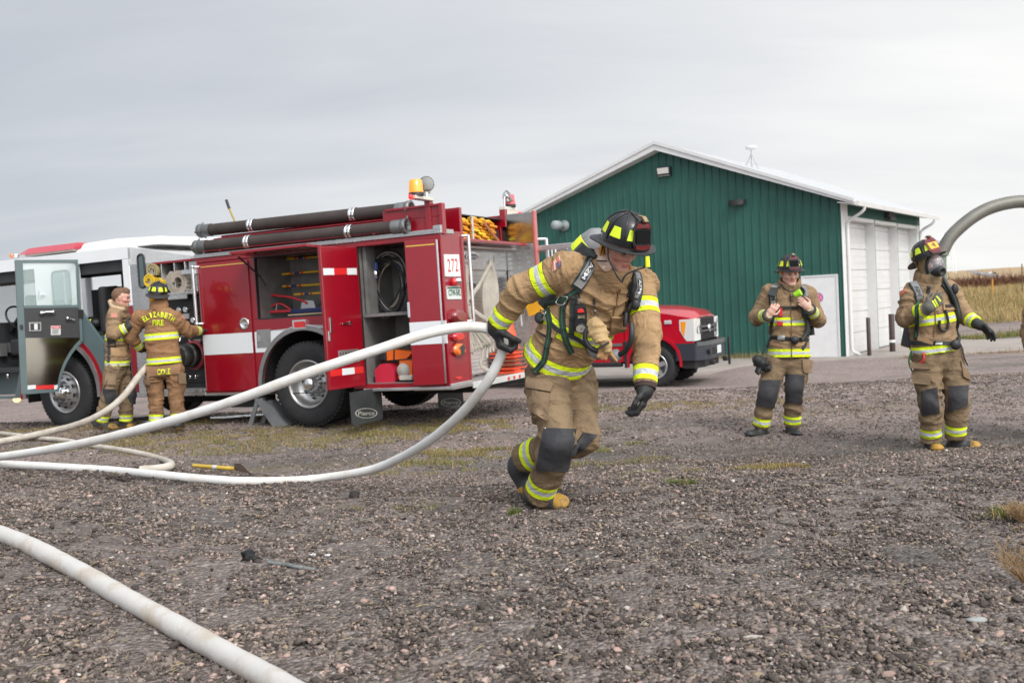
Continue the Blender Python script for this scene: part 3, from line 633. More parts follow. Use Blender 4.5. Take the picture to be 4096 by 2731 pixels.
# water tower
wt = P(3768, 968, 420); wtm = mat('tower_white', (.80, .82, .83), .5); wtt = thing('water_tower', 'pale water tower far behind the helmet of the right hand man', 'water tower', (wt.x, wt.y, 3))
mb = MB(); R_ = 4.6; mb.lathe(wt, (0, 0, 1), [(0, -3.4), (2.2, -3.0), (4.0, -1.6), (R_, 0), (4.3, 1.3), (3, 2.6), (1.2, 3.1), (0, 3.2)], 24); mb.build('tank', wtm, wtt)
mb = MB(); zb = 3-wt.z
for k in range(6):
    a = k*pi/3+.3; mb.tube([wt+V((cos(a)*4.1, sin(a)*4.1, 0)), wt+V((cos(a)*5.6, sin(a)*5.6, zb))], .16, 6)
    for zf in (.35, .7): 
        a2 = a+pi/3; rr = 4.1+1.5*zf; mb.tube([wt+V((cos(a)*rr, sin(a)*rr, zb*zf)), wt+V((cos(a2)*rr, sin(a2)*rr, zb*zf))], .08, 4)
mb.tube([wt, wt+V((0, 0, zb))], .5, 10); mb.build('legs', wtm, wtt)
mb = MB(); pl = Plane(wt+V((0, -4.7, 0)), (0, -1, 0)); text(mb, pl, 'KI', [(3747, 960), (3764, 959), (3764, 972), (3747, 973)], .02, .01); mb.build('lettering', mat('tower_text', (.35, .38, .42), .6), wtt)
# overhead fill pipe (big arch)
Yp = 24.0; pp_ = thing('fill_pipe', 'tall corrugated grey pipe arching out of the photo at the right', 'pipe', tuple(P(3768, 1300, Yp).xy)+(-.34,))
cl = [(3767, 1250), (3766, 1170), (3765, 1070), (3766, 1014), (3797, 955), (3843, 907), (3900, 863), (3963, 831), (4040, 811), (4110, 808), (4190, 830), (4255, 880), (4300, 950), (4330, 1040)]
pts = [P(x, y, Yp) for x, y in cl]; rs = resample([tuple(p) for p in pts[3:]], 150)
mb = MB(); mb.tube(rs, [.152+(.006 if k % 2 else -.004) for k in range(150)], 16); mb.build('arch', mat('pipe_grey', (.17, .165, .14), .5, .3, var=.15), pp_)
mb = MB(); b0 = pts[3].copy(); b1 = V((b0.x-.05, b0.y, -.34)); mb.tube([b0, b1], .11, 14); mb.tube([b0-V((0, 0, .05)), b0+V((0, 0, .06))], .165, 14); mb.build('post', mat('pale_green', (.17, .20, .15), .6, var=.2), pp_)
mb = MB(); e = pts[-1]; mb.tube([e+V((0, 0, .05)), V((e.x, e.y, 2.2))], .14, 12); mb.build('outlet', mat('pipe_grey', (.2, .2, .2), .5), pp_)
# ============================================================ fire engine
TO = P(1240, 1705, 12.6); a_ = radians(64.5)
TU = V((-sin(a_), cos(a_), -.015)).normalized(); TN = V((-cos(a_), -sin(a_), 0)); TW = TU.cross(TN)
TF = Matrix(((TU.x, TN.x, TW.x, TO.x), (TU.y, TN.y, TW.y, TO.y), (TU.z, TN.z, TW.z, TO.z), (0, 0, 0, 1)))
def T(u, n, w): return TF @ V((u, n, w))
def SP(off=0): return Plane(TO+TN*off, TN)
RU = -2.078
RP = Plane(TO+TU*RU, -TU)
def uw(px, py, off=0):
    q = SP(off).cast(px, py)[0]-TO; return q.dot(TU), q.dot(TW)
def nw(px, py, u=RU):
    q = Plane(TO+TU*u, -TU).cast(px, py)[0]-TO; return q.dot(TN), q.dot(TW)
red = mat('engine_red', srgb(138, 9, 28), .25, coat=.65, var=.1, vscale=2, spec=.5)
rpink = red
white = mat('engine_white', (.74, .75, .75), .25, coat=.6, var=.05, vscale=2)
dp = diamond_mat('diamond_plate', (.60, .60, .59), .36, 15, strength=.7)
alu = mat('aluminium', (.68, .68, .68), .3, .85, var=.15, vscale=6)
chrome = mat('chrome', (.82, .82, .82), .12, 1)
steel = mat('polished_steel', (.42, .40, .37), .16, 1, var=.2, vscale=3, bump=.06, bscale=3)
rub = mat('tyre_rubber', (.022, .022, .023), .75, var=.35, vscale=10, bump=.3, bscale=60)
blk = mat('black_plastic', (.018, .018, .02), .5, var=.3, vscale=6)
under = mat('undercarriage', (.012, .011, .011), .8, var=.5, vscale=6)
grey = mat('cab_grey', srgb(88, 104, 106), .4, var=.12, vscale=3)
liner = mat('compartment_grey', (.22, .215, .205), .55, .3, var=.35, vscale=4)
stripe = mat('stripe_white', (.66, .68, .69), .35)
gold = mat('gold_line', (.62, .40, .07), .35)
redrefl = mat('red_reflector', (.62, .02, .02), .3, coat=.5)
eng = thing('fire_engine', 'red and white fire engine parked side on with open compartments and doors', 'fire engine', T(0, 0, 0))
SEP = {'rub_rail', 'running_board', 'cab_step', 'divider', 'underbody_step', 'door_catch', 'seat', 'lightbar_feet', 'door_seal', 'rear_panel', 'dash_gauges', 'rail', 'walkway_trim'}
def eb(boxes, name, m, par=None, bevel=.006, **k):
    mb = MB(TF)
    if name in SEP:
        for b_ in boxes: mb = MB(TF); mb.box(b_[0], b_[1]); o = mb.build(name, m, par or eng, bevel=bevel, **k)
        return o
    for b_ in boxes: mb.box(b_[0], b_[1], b_[2] if len(b_) > 2 else 0)
    return mb.build(name, m, par or eng, bevel=bevel, **k)
def poly(mb, pts, n0, n1, mi=0):   # polygon in the (u,w) side plane, extruded between two depths
    mb.prism([(u, n1, w_) for u, w_ in pts], (0, n0-n1, 0), mi); return mb
def arc(cx, cz, r, a0, a1, n=24): return [(cx+r*cos(radians(a0+(a1-a0)*k/n)), cz+r*sin(radians(a0+(a1-a0)*k/n))) for k in range(n+1)]
# --- body shell
RW, FW_ = (.0, .53), (4.40, .52)
mb = MB(TF)
mb.box((-2.05, -.06, 2.2), (1.68, 0, 2.26))
poly(mb, [(.78, .46), (.78, 1.405), (-.88, 1.405), (-.88, .46), (-.72, .46)] + arc(RW[0], RW[1], .70, 174.3, 5.7) + [(.72, .46)], -.05, 0)
mb.box((-.88, -.06, 1.405), (-.43, 0, 2.2)); mb.box((.70, -.06, 1.405), (.78, 0, 2.2)); mb.box((-2.05, -.06, .46), (-.88, 0, .515))
mb.box((-2.078, -.5, .46), (-2.03, 0, 2.30)); mb.box((-2.03, -.05, .46), (-1.98, 0, 2.2))
mb.box((.78, -.05, .46), (1.68, -.012, 2.2)); mb.box((1.62, -.9, .46), (1.68, -.05, 2.26))
mb.box((-2.0, -2.62, 2.2), (1.62, -.06, 2.24))
mb.box((-2.078, -.56, .46), (-1.58, -.5, 2.60))
mb.box((-2.06, -2.76, .5), (-.9, -2.72, 2.68)); mb.box((-.9, -2.76, .5), (1.68, -2.72, 2.3))
body = mb.build('body', red, eng, bevel=.008)
eb([((.81, -.012, .485), (1.655, .012, 2.175))], 'compartment_door', red)
dd = bpy.data.objects['compartment_door']
mb = MB(TF)
mb.box((.84, .012, 2.135), (1.60, .0145, 2.147)); mb.build('trim_line', [gold], dd); mb = MB(TF); mb.box((1.640, .01, .5), (1.65, .018, 2.17)); mb.build('hinge_strip', mat('hinge_dull', (.38, .22, .22), .4, .5), dd)
c = uw(981, 1294); mb = MB(TF); mb.lathe((c[0], .012, c[1]), (0, 1, 0), [(.075, 0), (.075, .012), (.058, .014), (.05, .004), (0, .004)], 24); mb.box((c[0]-.04, .016, c[1]-.012), (c[0]+.04, .03, c[1]+.012)); mb.build('latch', chrome, dd)
# hosebed walls, walkway trim
eb([((-2.07, -.12, 2.3), (1.6, -.07, 2.47)), ((-2.07, -.12, 2.47), (-1.25, -.07, 2.6)), ((-1.25, -.30, 2.3), (1.45, -.26, 2.56)), ((-2.1, -.11, 2.25), (-2.05, -.03, 2.62)), ((-1.98, -.07, 2.31), (-1.28, -.055, 2.33)), ((-2.05, -.115, 2.59), (-1.3, -.045, 2.62)), ((-1.25, -.6, 2.3), (1.6, -.55, 2.40))], 'hosebed_wall', red)
eb([((-2.09, -.3, 2.262), (1.70, .014, 2.318)), ((-1.98, -.04, 2.30), (-2.09, .014, 2.36))], 'walkway_trim', dp)
eb([((-2.095, -.02, .425), (-.86, .02, .462)), ((.72, -.02, .425), (1.68, .02, .46)), ((-2.11, -.5, .44), (-2.08, .02, .49))], 'rub_rail', alu)
# --- compartments
def cavity(u0, u1, w0, w1, d, m=liner, extra=()):
    mb = MB(TF); t = .02
    mb.box((u0, -d, w0), (u1, -d+t, w1)); mb.box((u0, -d+t, w0), (u0+t, -.055, w1)); mb.box((u1-t, -d+t, w0), (u1, -.055, w1))
    mb.box((u0+t, -d+t, w0), (u1-t, -.055, w0+t)); mb.box((u0+t, -d+t, w1-t), (u1-t, -.055, w1))
    for e in extra: mb.box(*e)
    return mb.build('compartment', m, eng)
cav1 = cavity(-.45, .72, 1.39, 2.22, .75)
cav2 = cavity(-1.62, -.86, .5, 2.22, .8, extra=[((-1.6, -.78, 1.335), (-.88, -.06, 1.375)), ((-.95, -.3, 1.38), (-.9, -.1, 2.2))])
eb([((-.43, -.008, 1.395), (.70, .006, 1.41)), ((.695, -.04, 1.41), (.705, .006, 2.2)), ((-.43, -.01, 2.19), (.7, .006, 2.205)), ((-.885, -.04, .515), (-.875, .006, 2.2)), ((-1.60, -.03, .515), (-1.59, .006, 2.2))], 'door_seal', blk, bevel=0)
# lift-up door stowed above opening 1 and its gas strut
mb = MB(TF); mb.prism([(-.46, .0, 2.215), (.74, .0, 2.215), (.74, .42, 2.235), (-.46, .42, 2.235)], (0, 0, .03)); ld = mb.build('lift_door', red, eng, bevel=.006)
mb = MB(TF); mb.tube([(.66, -.05, 1.95), (.70, .3, 2.2)], .012, 8); mb.tube([(.62, -.1, 1.82), (.66, -.05, 1.95)], .007, 6); mb.build('gas_strut', blk, ld)
# stripe
mb = MB(TF)
mb.box((.812, .0125, .97), (1.652, .0155, 1.238)); mb.build('reflective_stripe', stripe, eng); mb = MB(TF); poly(mb, [(.78, .97), (.78, 1.238), (-.88, 1.238), (-.88, .97), (-.62, .97)] + arc(RW[0], RW[1], .765, 144.5, 35.5) + [(.63, .97)], .0005, .003)
mb.build('reflective_stripe', stripe, eng); mb = MB(TF); mb.box((-2.078, .0005, .97), (-1.985, .003, 1.238)); mb.build('reflective_stripe', stripe, eng)
# wheel arches
def ring(mb, c, r0, r1, a0, a1, n0, n1, mi=0, seg=30):
    A = arc(c[0], c[1], r0, a0, a1, seg); B_ = arc(c[0], c[1], r1, a0, a1, seg)
    for i in range(seg): mb.prism([(A[i][0], n1, A[i][1]), (A[i+1][0], n1, A[i+1][1]), (B_[i+1][0], n1, B_[i+1][1]), (B_[i][0], n1, B_[i][1])], (0, n0-n1, 0), mi)
    return mb
mb = ring(MB(TF), RW, .695, .755, 182, -2, -.02, .03); mb.build('wheel_arch', mat('arch_grey', (.38, .37, .36), .3, .8, var=.2), eng, bevel=.006)
mb = ring(MB(TF), RW, .70, .72, 190, -10, -.9, -.02); mb.box((-.75, -.92, .45), (.75, -.9, 1.3)); mb.build('wheel_well', under, eng)
# fuel door, side marker
s1 = SP(.003); mb = MB(); patch(mb, s1, [(1028, 1319), (1083, 1316), (1084, 1388), (1030, 1390)], .008, 0, 1, 1, soft=False); fd = mb.build('fuel_door', mat('dull_steel', (.36, .36, .36), .4, .7, var=.2), eng)
mb = MB(); patch(mb, s1, [(1034, 1342), (1043, 1342), (1043, 1366), (1034, 1367)], .016, 0, 1, 1, soft=False); mb.build('fuel_latch', chrome, fd)
mb = MB(); patch(mb, s1, [(1174, 1281), (1228, 1277), (1230, 1312), (1177, 1316)], .03, 0, 1, 1, soft=False); sm = mb.build('side_marker', chrome, eng, bevel=.01)
mb = MB(); patch(mb, SP(.033), [(1180, 1287), (1220, 1284), (1222, 1308), (1182, 1311)], .025, 0, 1, 1, soft=False); mb.build('lens', redrefl, sm, bevel=.01)
# --- open doors
def door_frame_axes(h, e):      # hinge and far edge in (u,n)
    d = V((e[0]-h[0], e[1]-h[1], 0)).normalized(); return d, V((d.y, -d.x, 0))
def hdoor(h, e, w0, w1, th, name, m, label=None):
    d, q = door_frame_axes(h, e); l = sqrt((e[0]-h[0])**2+(e[1]-h[1])**2); F_ = TF @ Matrix(((d.x, q.x, 0, h[0]), (d.y, q.y, 0, h[1]), (0, 0, 1, 0), (0, 0, 0, 1)))
    mb = MB(F_); mb.box((0, -th/2, w0), (l, th/2, w1)); return mb.build(name, m, eng, bevel=.008), F_, l
o, F_, l = hdoor((-.885, .02), (-.76, .60), .50, 2.2, .05, 'compartment_door', red); o['label'] = 'open red compartment door with reflective strips'
q = 1 if (F_.to_3x3() @ V((0, 1, 0))).dot(CAMO-TO) > 0 else -1
def dbox(lst, name, m, par, F_=F_, q=q, bevel=.002):
    if name == 'latch' and len(lst) == 4: dbox(lst[:2], 'handle', m, par, F_, q, bevel); dbox(lst[2:3], 'lock_strip', m, par, F_, q, bevel); return dbox(lst[3:], 'striker', m, par, F_, q, bevel)
    if name == 'latch' and len(lst) == 2: dbox(lst[:1], 'latch', m, par, F_, q, bevel); return dbox(lst[1:], 'door_hinge', m, par, F_, q, bevel)
    mb = MB(F_)
    for (x0, z0, x1, z1, y0, y1) in lst: mb.box((x0, min(q*y0, q*y1), z0), (x1, max(q*y0, q*y1), z1))
    return mb.build(name, m, par, bevel=bevel)
dbox([(.03, 1.86, .19, 1.94, .025, .03), (.40, 1.86, .57, 1.94, .025, .03), (.18, .66, .38, .74, .025, .03)], 'white_reflector', stripe, o)
dbox([(.19, 1.86, .40, 1.94, .025, .03), (.03, .66, .18, .74, .025, .03), (.38, .66, .57, .74, .025, .03)], 'red_reflector', redrefl, o)
dbox([(.09, .8, .42, .96, .025, .034)], 'vent_plate', dp, o)
dbox([(.20, 1.27, .34, 1.285, .03, .05), (.19, 1.26, .22, 1.3, .025, .045), (.5, 1.18, .53, 1.36, .025, .04), (.54, 1.08, .57, 1.2, .025, .045)], 'latch', chrome, o)
o2, F2, l2 = hdoor((-2.03, .025), (-1.63, .085), .49, 2.2, .045, 'compartment_door', red); o2['label'] = 'glossy red rear compartment door slightly ajar'
q2 = 1 if (F2.to_3x3() @ V((0, 1, 0))).dot(CAMO-TO) > 0 else -1
dbox([(.0, .97, l2, 1.238, .023, .026)], 'reflective_stripe', stripe, o2, F2, q2)
dbox([(.02, 2.13, l2-.02, 2.145, .023, .025)], 'trim_line', gold, o2, F2, q2)
dbox([(l2-.02, 1.30, l2+.01, 1.48, .0, .03), (-.02, .5, .0, 2.19, .0, .03)], 'latch', chrome, o2, F2, q2)
# --- rear face
mb = MB(TF); z = .5
while z < 1.84: mb.box((-1.615, -2.30, z), (-1.60, -.7, z+.042)); z += .048
mb.box((-1.60, -2.30, .48), (-1.56, -.7, 1.88)); mb.build('roll_up_door', mat('roll_door', (.60, .60, .575), .45, .35, var=.15, vscale=2), eng)
eb([((-1.63, -2.69, 1.88), (-1.56, -.56, 2.245)), ((-1.62, -2.69, .47), (-1.56, -2.30, 1.88)), ((-2.07, -2.72, .47), (-1.63, -2.69, 2.24))], 'rear_panel', dp)
eb([((-2.08, -2.70, 2.243), (-1.585, -2.685, 2.68))], 'rear_guard', steel)
eb([((-2.11, -2.77, .5), (-2.06, -2.68, 2.70))], 'corner_post', mat('worn_red', (.45, .12, .11), .3, coat=.5, var=.2), bevel=.015)
eb([((-1.58, -2.71, 2.245), (.8, -2.66, 2.62)), ((-1.05, -2.66, 2.245), (-1.0, -.58, 2.6))], 'hosebed_side', red)
eb([((-1.60, -2.66, 2.605), (-.2, -.54, 2.62))], 'hosebed_cover', blk, bevel=0)
eb([((-1.665, -1.66, 2.245), (-1.635, -1.62, 2.60))], 'hosebed_post', alu)
eb([((-2.10, -2.72, .415), (-1.56, -.02, .455))], 'tailboard', dp)
tb = bpy.data.objects['tailboard']
eb([((-2.125, -2.72, .385), (-2.10, -.5, .462))], 'tailboard_edge', mat('white_edge', (.6, .6, .58), .5, .2, var=.15), tb)
for k in range(3): eb([((-2.133, -1.50-.17*k, .40), (-2.125, -1.45-.17*k, .44))], 'marker_light', redrefl, tb, bevel=0)
eb([((-2.06, -2.5, .33), (-1.3, -.7, .41))], 'rear_bumper', under)
# rear fittings, surveyed on the rear plane
def rp(name, quad, th, m, par=None, off=.002, bevel=.004): mb = MB(); patch(mb, RP, quad, th, off, 1, 1, soft=False); return mb.build(name, m, par or eng, bevel=bevel)
sg = rp('number_sign', [(1774, 1018), (1832, 1018), (1839, 1106), (1779, 1106)], .012, mat('sign_white', (.74, .74, .72), .4, coat=.4))
mb = MB(); text(mb, RP, '272', [(1784, 1036), (1825, 1034), (1829, 1086), (1788, 1088)], .017, .0, spacing=1.15); mb.build('lettering', mat('sign_red', (.55, .03, .03), .5), sg)
pl_ = rp('licence_plate', [(1783, 1146), (1838, 1145), (1843, 1196), (1787, 1197)], .01, mat('plate_white', (.62, .66, .62), .4))
mb = MB(); text(mb, RP, 'CTW-542', [(1789, 1158), (1836, 1157), (1839, 1183), (1791, 1184)], .015, .03); mb.build('lettering', mat('plate_green', (.03, .10, .06), .5), pl_)
mb = MB(); patch(mb, RP, [(1785, 1148), (1838, 1147), (1838, 1154), (1785, 1155)], .012, .003, 1, 1, soft=False); mb.build('plate_header', MATS['plate_green'], pl_)
def rlight(name, cx, cy, rx, ry, th, m, rimm=chrome, sides=16):
    c, n_ = RP.cast(cx, cy); xr = (RP.cast(cx+rx, cy)[0]-c); zr = (RP.cast(cx, cy-ry)[0]-c)
    mb = MB(); 
    def rg(k, d): return [c+(xr*cos(2*pi*i/sides+pi/sides)+zr*sin(2*pi*i/sides+pi/sides))*k+n_*d for i in range(sides)]
    A, B_ = rg(1.12, 0), rg(1.08, th*.5); mb.add(A+B_, [(i, (i+1) % sides, sides+(i+1) % sides, sides+i) for i in range(sides)]); mb.add(B_, [list(range(sides))])
    o = mb.build(name, rimm, eng)
    mb = MB(); A, B_, C_ = rg(.98, th*.3), rg(.95, th*.9), rg(.7, th*1.2); mb.add(A+B_+C_, [(j*sides+i, j*sides+(i+1) % sides, (j+1)*sides+(i+1) % sides, (j+1)*sides+i) for i in range(sides) for j in (0, 1)], 0, True); mb.add(C_, [list(range(sides))]); mb.build('lens', m, o); return c, xr, zr, n_, o
drk = mat('lens_dark_red', (.20, .012, .016), .15, coat=1); lr = mat('lens_red', (.60, .015, .02), .15, coat=1); la = mat('lens_amber', (.80, .17, .015), .2, coat=1)
rlight('warning_light', 1819, 1264, 26, 28, .08, drk, red, 8); rlight('brake_light', 1825, 1346, 22, 19, .05, lr, red)
c, xr, zr, n_, o = rlight('turn_light', 1829, 1398, 24, 27, .05, la, red, 8)
mb = MB(); mb.add([c+xr*x+zr*y+n_*.066 for x, y in [(-.15, -.8), (.45, -.8), (.45, .1), (.75, .1), (.15, .8), (-.45, .1), (-.15, .1)]], [list(range(7))]); mb.build('arrow', mat('arrow_black', (.04, .04, .04), .5), o)
mb = MB(); c, n_ = RP.cast(1812, 1128); mb.ball(c+n_*.02, .05, 0, 12); clo = mb.build('clearance_light', lr, eng); mb = MB(); mb.lathe(c+V((.03, 0, .01)), n_, [(.035, 0), (.035, .07), (.0, .08)], 12); mb.build('light_shield', chrome, clo)
rp('diamond_reflector', [(1834, 1504), (1849, 1510), (1834, 1518), (1818, 1511)], .01, redrefl)
def tubes(name, lst, m, par=None, seg=10): 
    mb = MB(TF)
    for pts, r in lst: mb.tube(pts, r, seg)
    return mb.build(name, m, par or eng)
tubes('grab_rail', [([(-2.14, -.57, 1.2), (-2.14, -.57, 2.26)], .021), ([(-2.07, -.53, 2.25), (-2.14, -.57, 2.25)], .018), ([(-2.07, -.53, 1.21), (-2.14, -.57, 1.21)], .018)], alu)
tubes('grab_rail', [([(-1.76, -.56, 2.17), (-1.76, -2.69, 2.17)], .022), ([(-1.62, -1.7, 2.17), (-1.76, -1.7, 2.17)], .018)], alu)
tubes('grab_rail', [([(-2.2, -2.84, 1.2), (-2.2, -2.84, 2.3)], .024), ([(-2.07, -2.74, 2.29), (-2.2, -2.84, 2.29)], .02), ([(-2.07, -2.74, 1.22), (-2.2, -2.84, 1.22)], .02)], alu)
# maker's oval badge on the rear header
def oval(px, py, rx, ry, plane, th, m1, m2, mt, name, tw=.75, off=.0):
    c, n_ = plane.cast(px, py); xr = plane.cast(px+rx, py)[0]-c; zr = plane.cast(px, py-ry)[0]-c; sd = 28
    def rg(k, d): return [c+(xr*cos(2*pi*i/sd)+zr*sin(2*pi*i/sd))*k+n_*d for i in range(sd)]
    mb = MB(); A, B_ = rg(1, off), rg(1, off+th); mb.add(A+B_, [(i, (i+1) % sd, sd+(i+1) % sd, sd+i) for i in range(sd)]); mb.add(B_, [list(range(sd))]); mb.add(rg(.86, off+th+.002), [list(range(sd))], 1)
    vs, fs = text_shape('Pierce', .01); mb.add([c+xr*((x-.5)*2*tw)+zr*((.5-y)*2*.45+(x-.5)*.12)+n_*(off+th+.005) for x, y in vs], fs, 2)
    return mb.build(name, [m1, m2, mt], eng)
bgm = mat('badge_dark', (.10, .12, .12), .3); oval(1889, 1027, 26, 15, Plane(TO+TU*-1.635, -TU), .006, chrome, bgm, chrome, 'badge')
mb = MB(); patch(mb, Plane(TO+TU*-1.635, -TU), [(1976, 1021), (1994, 1021), (1995, 1053), (1977, 1053)], .004, .002, 1, 1, soft=False); mb.build('data_plate', mat('plate_grey', (.55, .56, .54), .5), eng)
# tool mount on the inner face of the right rear wall
ua, wa = uw(2070, 1150, -2.66)
eb([((ua-.08, -2.69, wa+.10), (ua+.08, -2.60, wa+.17)), ((ua-.03, -2.69, wa-.08), (ua+.05, -2.58, wa+.12)), ((ua-.07, -2.69, wa-.22), (ua+.07, -2.62, wa-.16))], 'tool_bracket', under, bevel=.01)
tubes('axe_handle', [([(ua-.05, -2.61, wa-.55), (ua-.05, -2.61, wa+.02)], .017)], alu); tubes('axe_handle', [([(ua+.03, -2.62, wa-.4), (ua+.03, -2.62, wa+.02)], .013)], alu)
# mudflaps
def flap(u, n0, n1, w0, w1, px, py, rx, ry):
    mb = MB(TF); mb.prism([(u, n0, w1), (u, n1, w1), (u, n1, w0+.03), (u, n1-.04 if n1 > n0 else n1, w0), (u, n0+.04, w0), (u, n0, w0+.03)], (-.014, 0, 0)); o = mb.build('mud_flap', mat('flap_rubber', (.035, .04, .04), .6, var=.4, vscale=4), eng)
    pln = Plane(TO+TU*(u-.016), -TU); c, n_ = pln.cast(px, py); xr = pln.cast(px+rx, py)[0]-c; zr = pln.cast(px, py-ry)[0]-c; sd = 28; lm = mat('flap_logo', (.40, .39, .35), .6)
    mb = MB(); mb.add([c+(xr*cos(2*pi*i/sd)+zr*sin(2*pi*i/sd))*k+n_*.003 for k in (1, .9) for i in range(sd)], [(i, (i+1) % sd, sd+(i+1) % sd, sd+i) for i in range(sd)])
    vs, fs = text_shape('Pierce', .005); mb.add([c+xr*((x-.5)*2*.72)+zr*((.5-y)*2*.42+(x-.5)*.1)+n_*.003 for x, y in vs], fs); mb.build('lettering', lm, o)
n1, w0 = nw(1405, 1688, -.98); n0, w1 = nw(1522, 1560, -.98)
flap(-.98, min(n0, n1)+.0, max(n0, n1), .06, .46, 1465, 1652, 44, 20)
n1, w0 = nw(1755, 1641, -.98); n0, w1 = nw(1849, 1577, -.98)
flap(-.98, n0, n1, w0+.0, .5, 1803, 1609, 40, 17)
eb([((-.6, -.05, .42), (1.0, -.02, .43)), ((.75, -.3, .25), (1.35, -.1, .42))], 'underbody_step', under)
# --- chassis, axles
eb([((-1.5, -1.9, .5), (6.1, -.75, .72)), ((1.7, -1.8, .3), (2.6, -.5, .6)), ((2.9, -2.0, .42), (3.5, -.3, .9)), ((-1.54, -2.6, .46), (1.6, -.9, .5)), ((3.6, -2.0, .35), (5.4, -.9, .6))], 'chassis', under, bevel=.02)
tubes('axle', [([(0, -2.3, .52), (0, -.3, .52)], .09), ([(4.4, -2.3, .5), (4.4, -.3, .5)], .08)], under)
tubes('exhaust', [([(-1.9, -.9, .36), (-.9, -.9, .36)], .06)], under)
def wheel(u, n, w_, R=.535, rim=.30, rear=False, dz=0, sgn=1):
    q = 1*sgn
    mb = MB(TF); W_ = .28
    pr = [(rim, 0), (rim+.02, .015), (R*.78, .028), (R*.9, .02), (R*.975, -.0), (R, -.035), (R, -W_+.035), (R*.975, -W_), (R*.8, -W_-.01), (rim, -W_)]
    mb.lathe((u, n, w_), (0, 1, 0), [(a, b_*q) for a, b_ in pr], 56)
    for k in range(56):    # tread lugs
        a = 2*pi*k/56
        for y0, y1 in ((-.01, -.085), (-.195, -.27)):
            c0, s0 = cos(a), sin(a); c1, s1 = cos(a+.07), sin(a+.07)
            vs = [(u+r*cc, n+y*q, w_+r*s_) for r in (R-.01, R+.012) for cc, s_ in ((c0, s0), (c1, s1)) for y in (y0, y1)]
            mb.add(vs, [(4, 5, 7, 6), (0, 4, 6, 2), (1, 3, 7, 5), (0, 1, 5, 4), (2, 6, 7, 3)])
    wh_ = mb.build('wheel', rub, eng)
    mb = MB(TF)
    if rear: pr = [(rim+.012, .0), (rim+.012, .022), (rim-.012, .02), (rim-.03, -.03), (rim-.035, -.10), (.20, -.15), (.11, -.15)]
    else: pr = [(rim+.012, .0), (rim+.012, .022), (rim-.015, .02), (rim-.03, .0), (rim-.045, -.02), (.21, .035), (.12, .045)]
    mb.lathe((u, n, w_), (0, 1, 0), [(a, b_*q) for a, b_ in pr], 40)
    rm = mb.build('rim', mat('rim_alu', (.46, .45, .44), .38, .85, var=.3, vscale=5), wh_)
    mb = MB(TF); y = -.145 if rear else .047
    for k in range(10 if not rear else 8):
        a = 2*pi*k/(10 if not rear else 8)+.2; rr = .215 if not rear else .205; h_ = .02 if not rear else -.146
        pts = [(u+rr*cos(a)+.034*cos(t_)*(-sin(a))+.024*sin(t_)*cos(a), n+q*((.036 if not rear else -.143)), w_+rr*sin(a)+.034*cos(t_)*cos(a)+.024*sin(t_)*sin(a)) for t_ in [2*pi*j/10 for j in range(10)]]
        mb.add(pts, [list(range(10))])
    mb.build('hand_holes', under, wh_)
    mb = MB(TF); hy = (.13 if not rear else .02)
    mb.lathe((u, n, w_), (0, 1, 0), [(.118, q*(.04 if not rear else -.15)), (.10, q*(.06 if not rear else -.12)), (.088, q*(hy-.03)), (.07, q*hy), (.03, q*(hy+.012)), (0, q*(hy+.012))], 24); mb.build('hub', chrome, wh_)
    mb = MB(TF)
    for k in range(10):
        a = 2*pi*k/10; mb.cyl((u+.155*cos(a), n+q*(.03 if not rear else -.15), w_+.155*sin(a)), (u+.155*cos(a), n+q*(.085 if not rear else -.1), w_+.155*sin(a)), .016, 8)
    mb.build('lug_nuts', mat('dark_nut', (.2, .2, .2), .4, .8), wh_)
    return wh_
wheel(0, -.03, .535, rear=True); wheel(4.40, -.06, .525)
wheel(0, -2.6, .535, rear=True, sgn=-1); wheel(4.4, -2.5, .525, sgn=-1)
# inner dual tyre
mb = MB(TF); mb.lathe((0, -.36, .535), (0, 1, 0), [(.3, 0), (.5, .0), (.535, -.04), (.535, -.24), (.5, -.28), (.3, -.28)], 40); mb.build('inner_tyre', rub, eng)
# --- pump panel bay
eb([((1.68, -.14, .6), (2.46, -.12, 1.80)), ((1.68, -.5, .44), (2.46, -.14, .6))], 'pump_panel', mat('panel_black', (.02, .021, .023), .45, var=.3, vscale=5))
pnl = bpy.data.objects['pump_panel']
eb([((1.66, -.12, .50), (2.48, .02, .53)), ((1.66, .0, .43), (2.9, .03, .50)), ((1.70, -.12, 1.80), (2.46, .03, 1.835)), ((1.86, -.0, 1.74), (2.2, .03, 1.80))], 'running_board', dp)
eb([((1.68, -1.2, 1.82), (2.46, -1.15, 2.3)), ((1.68, -1.2, 2.27), (2.46, -.02, 2.30)), ((1.68, -.02, 2.24), (2.46, .0, 2.27)), ((1.655, -1.1, 1.82), (1.68, 0, 2.3))], 'crosslay_bay', red)
eb([((u, -1.1, 1.835), (u+.014, .0, 2.24)) for u in (2.30, 2.07, 1.88)], 'divider', alu)
eb([((1.69, -.06, 1.84), (1.85, -.04, 2.24))], 'valve_plate', dp)
PP = SP(-.118)
def pdisc(px, py, rpx, m, depth=.03, name='gauge', m2=None, par=pnl):
    c, n_ = PP.cast(px, py); r = (PP.cast(px+rpx, py)[0]-c).length/1.15
    mb = MB(); mb.lathe(c, TN, [(r, 0), (r, depth), (r*.85, depth+.004)], 18); o = mb.build(name, m, par)
    if m2: mb = MB(); mb.lathe(c, TN, [(r*.84, depth), (0, depth)], 18); mb.build('dial', m2, o)
gw = mat('gauge_face', (.62, .62, .60), .4)
for (x, y, r) in [(719, 1239, 11), (745, 1237, 11), (776, 1280, 11), (672, 1246, 9)]: pdisc(x, y, r, chrome, .03, 'gauge', gw)
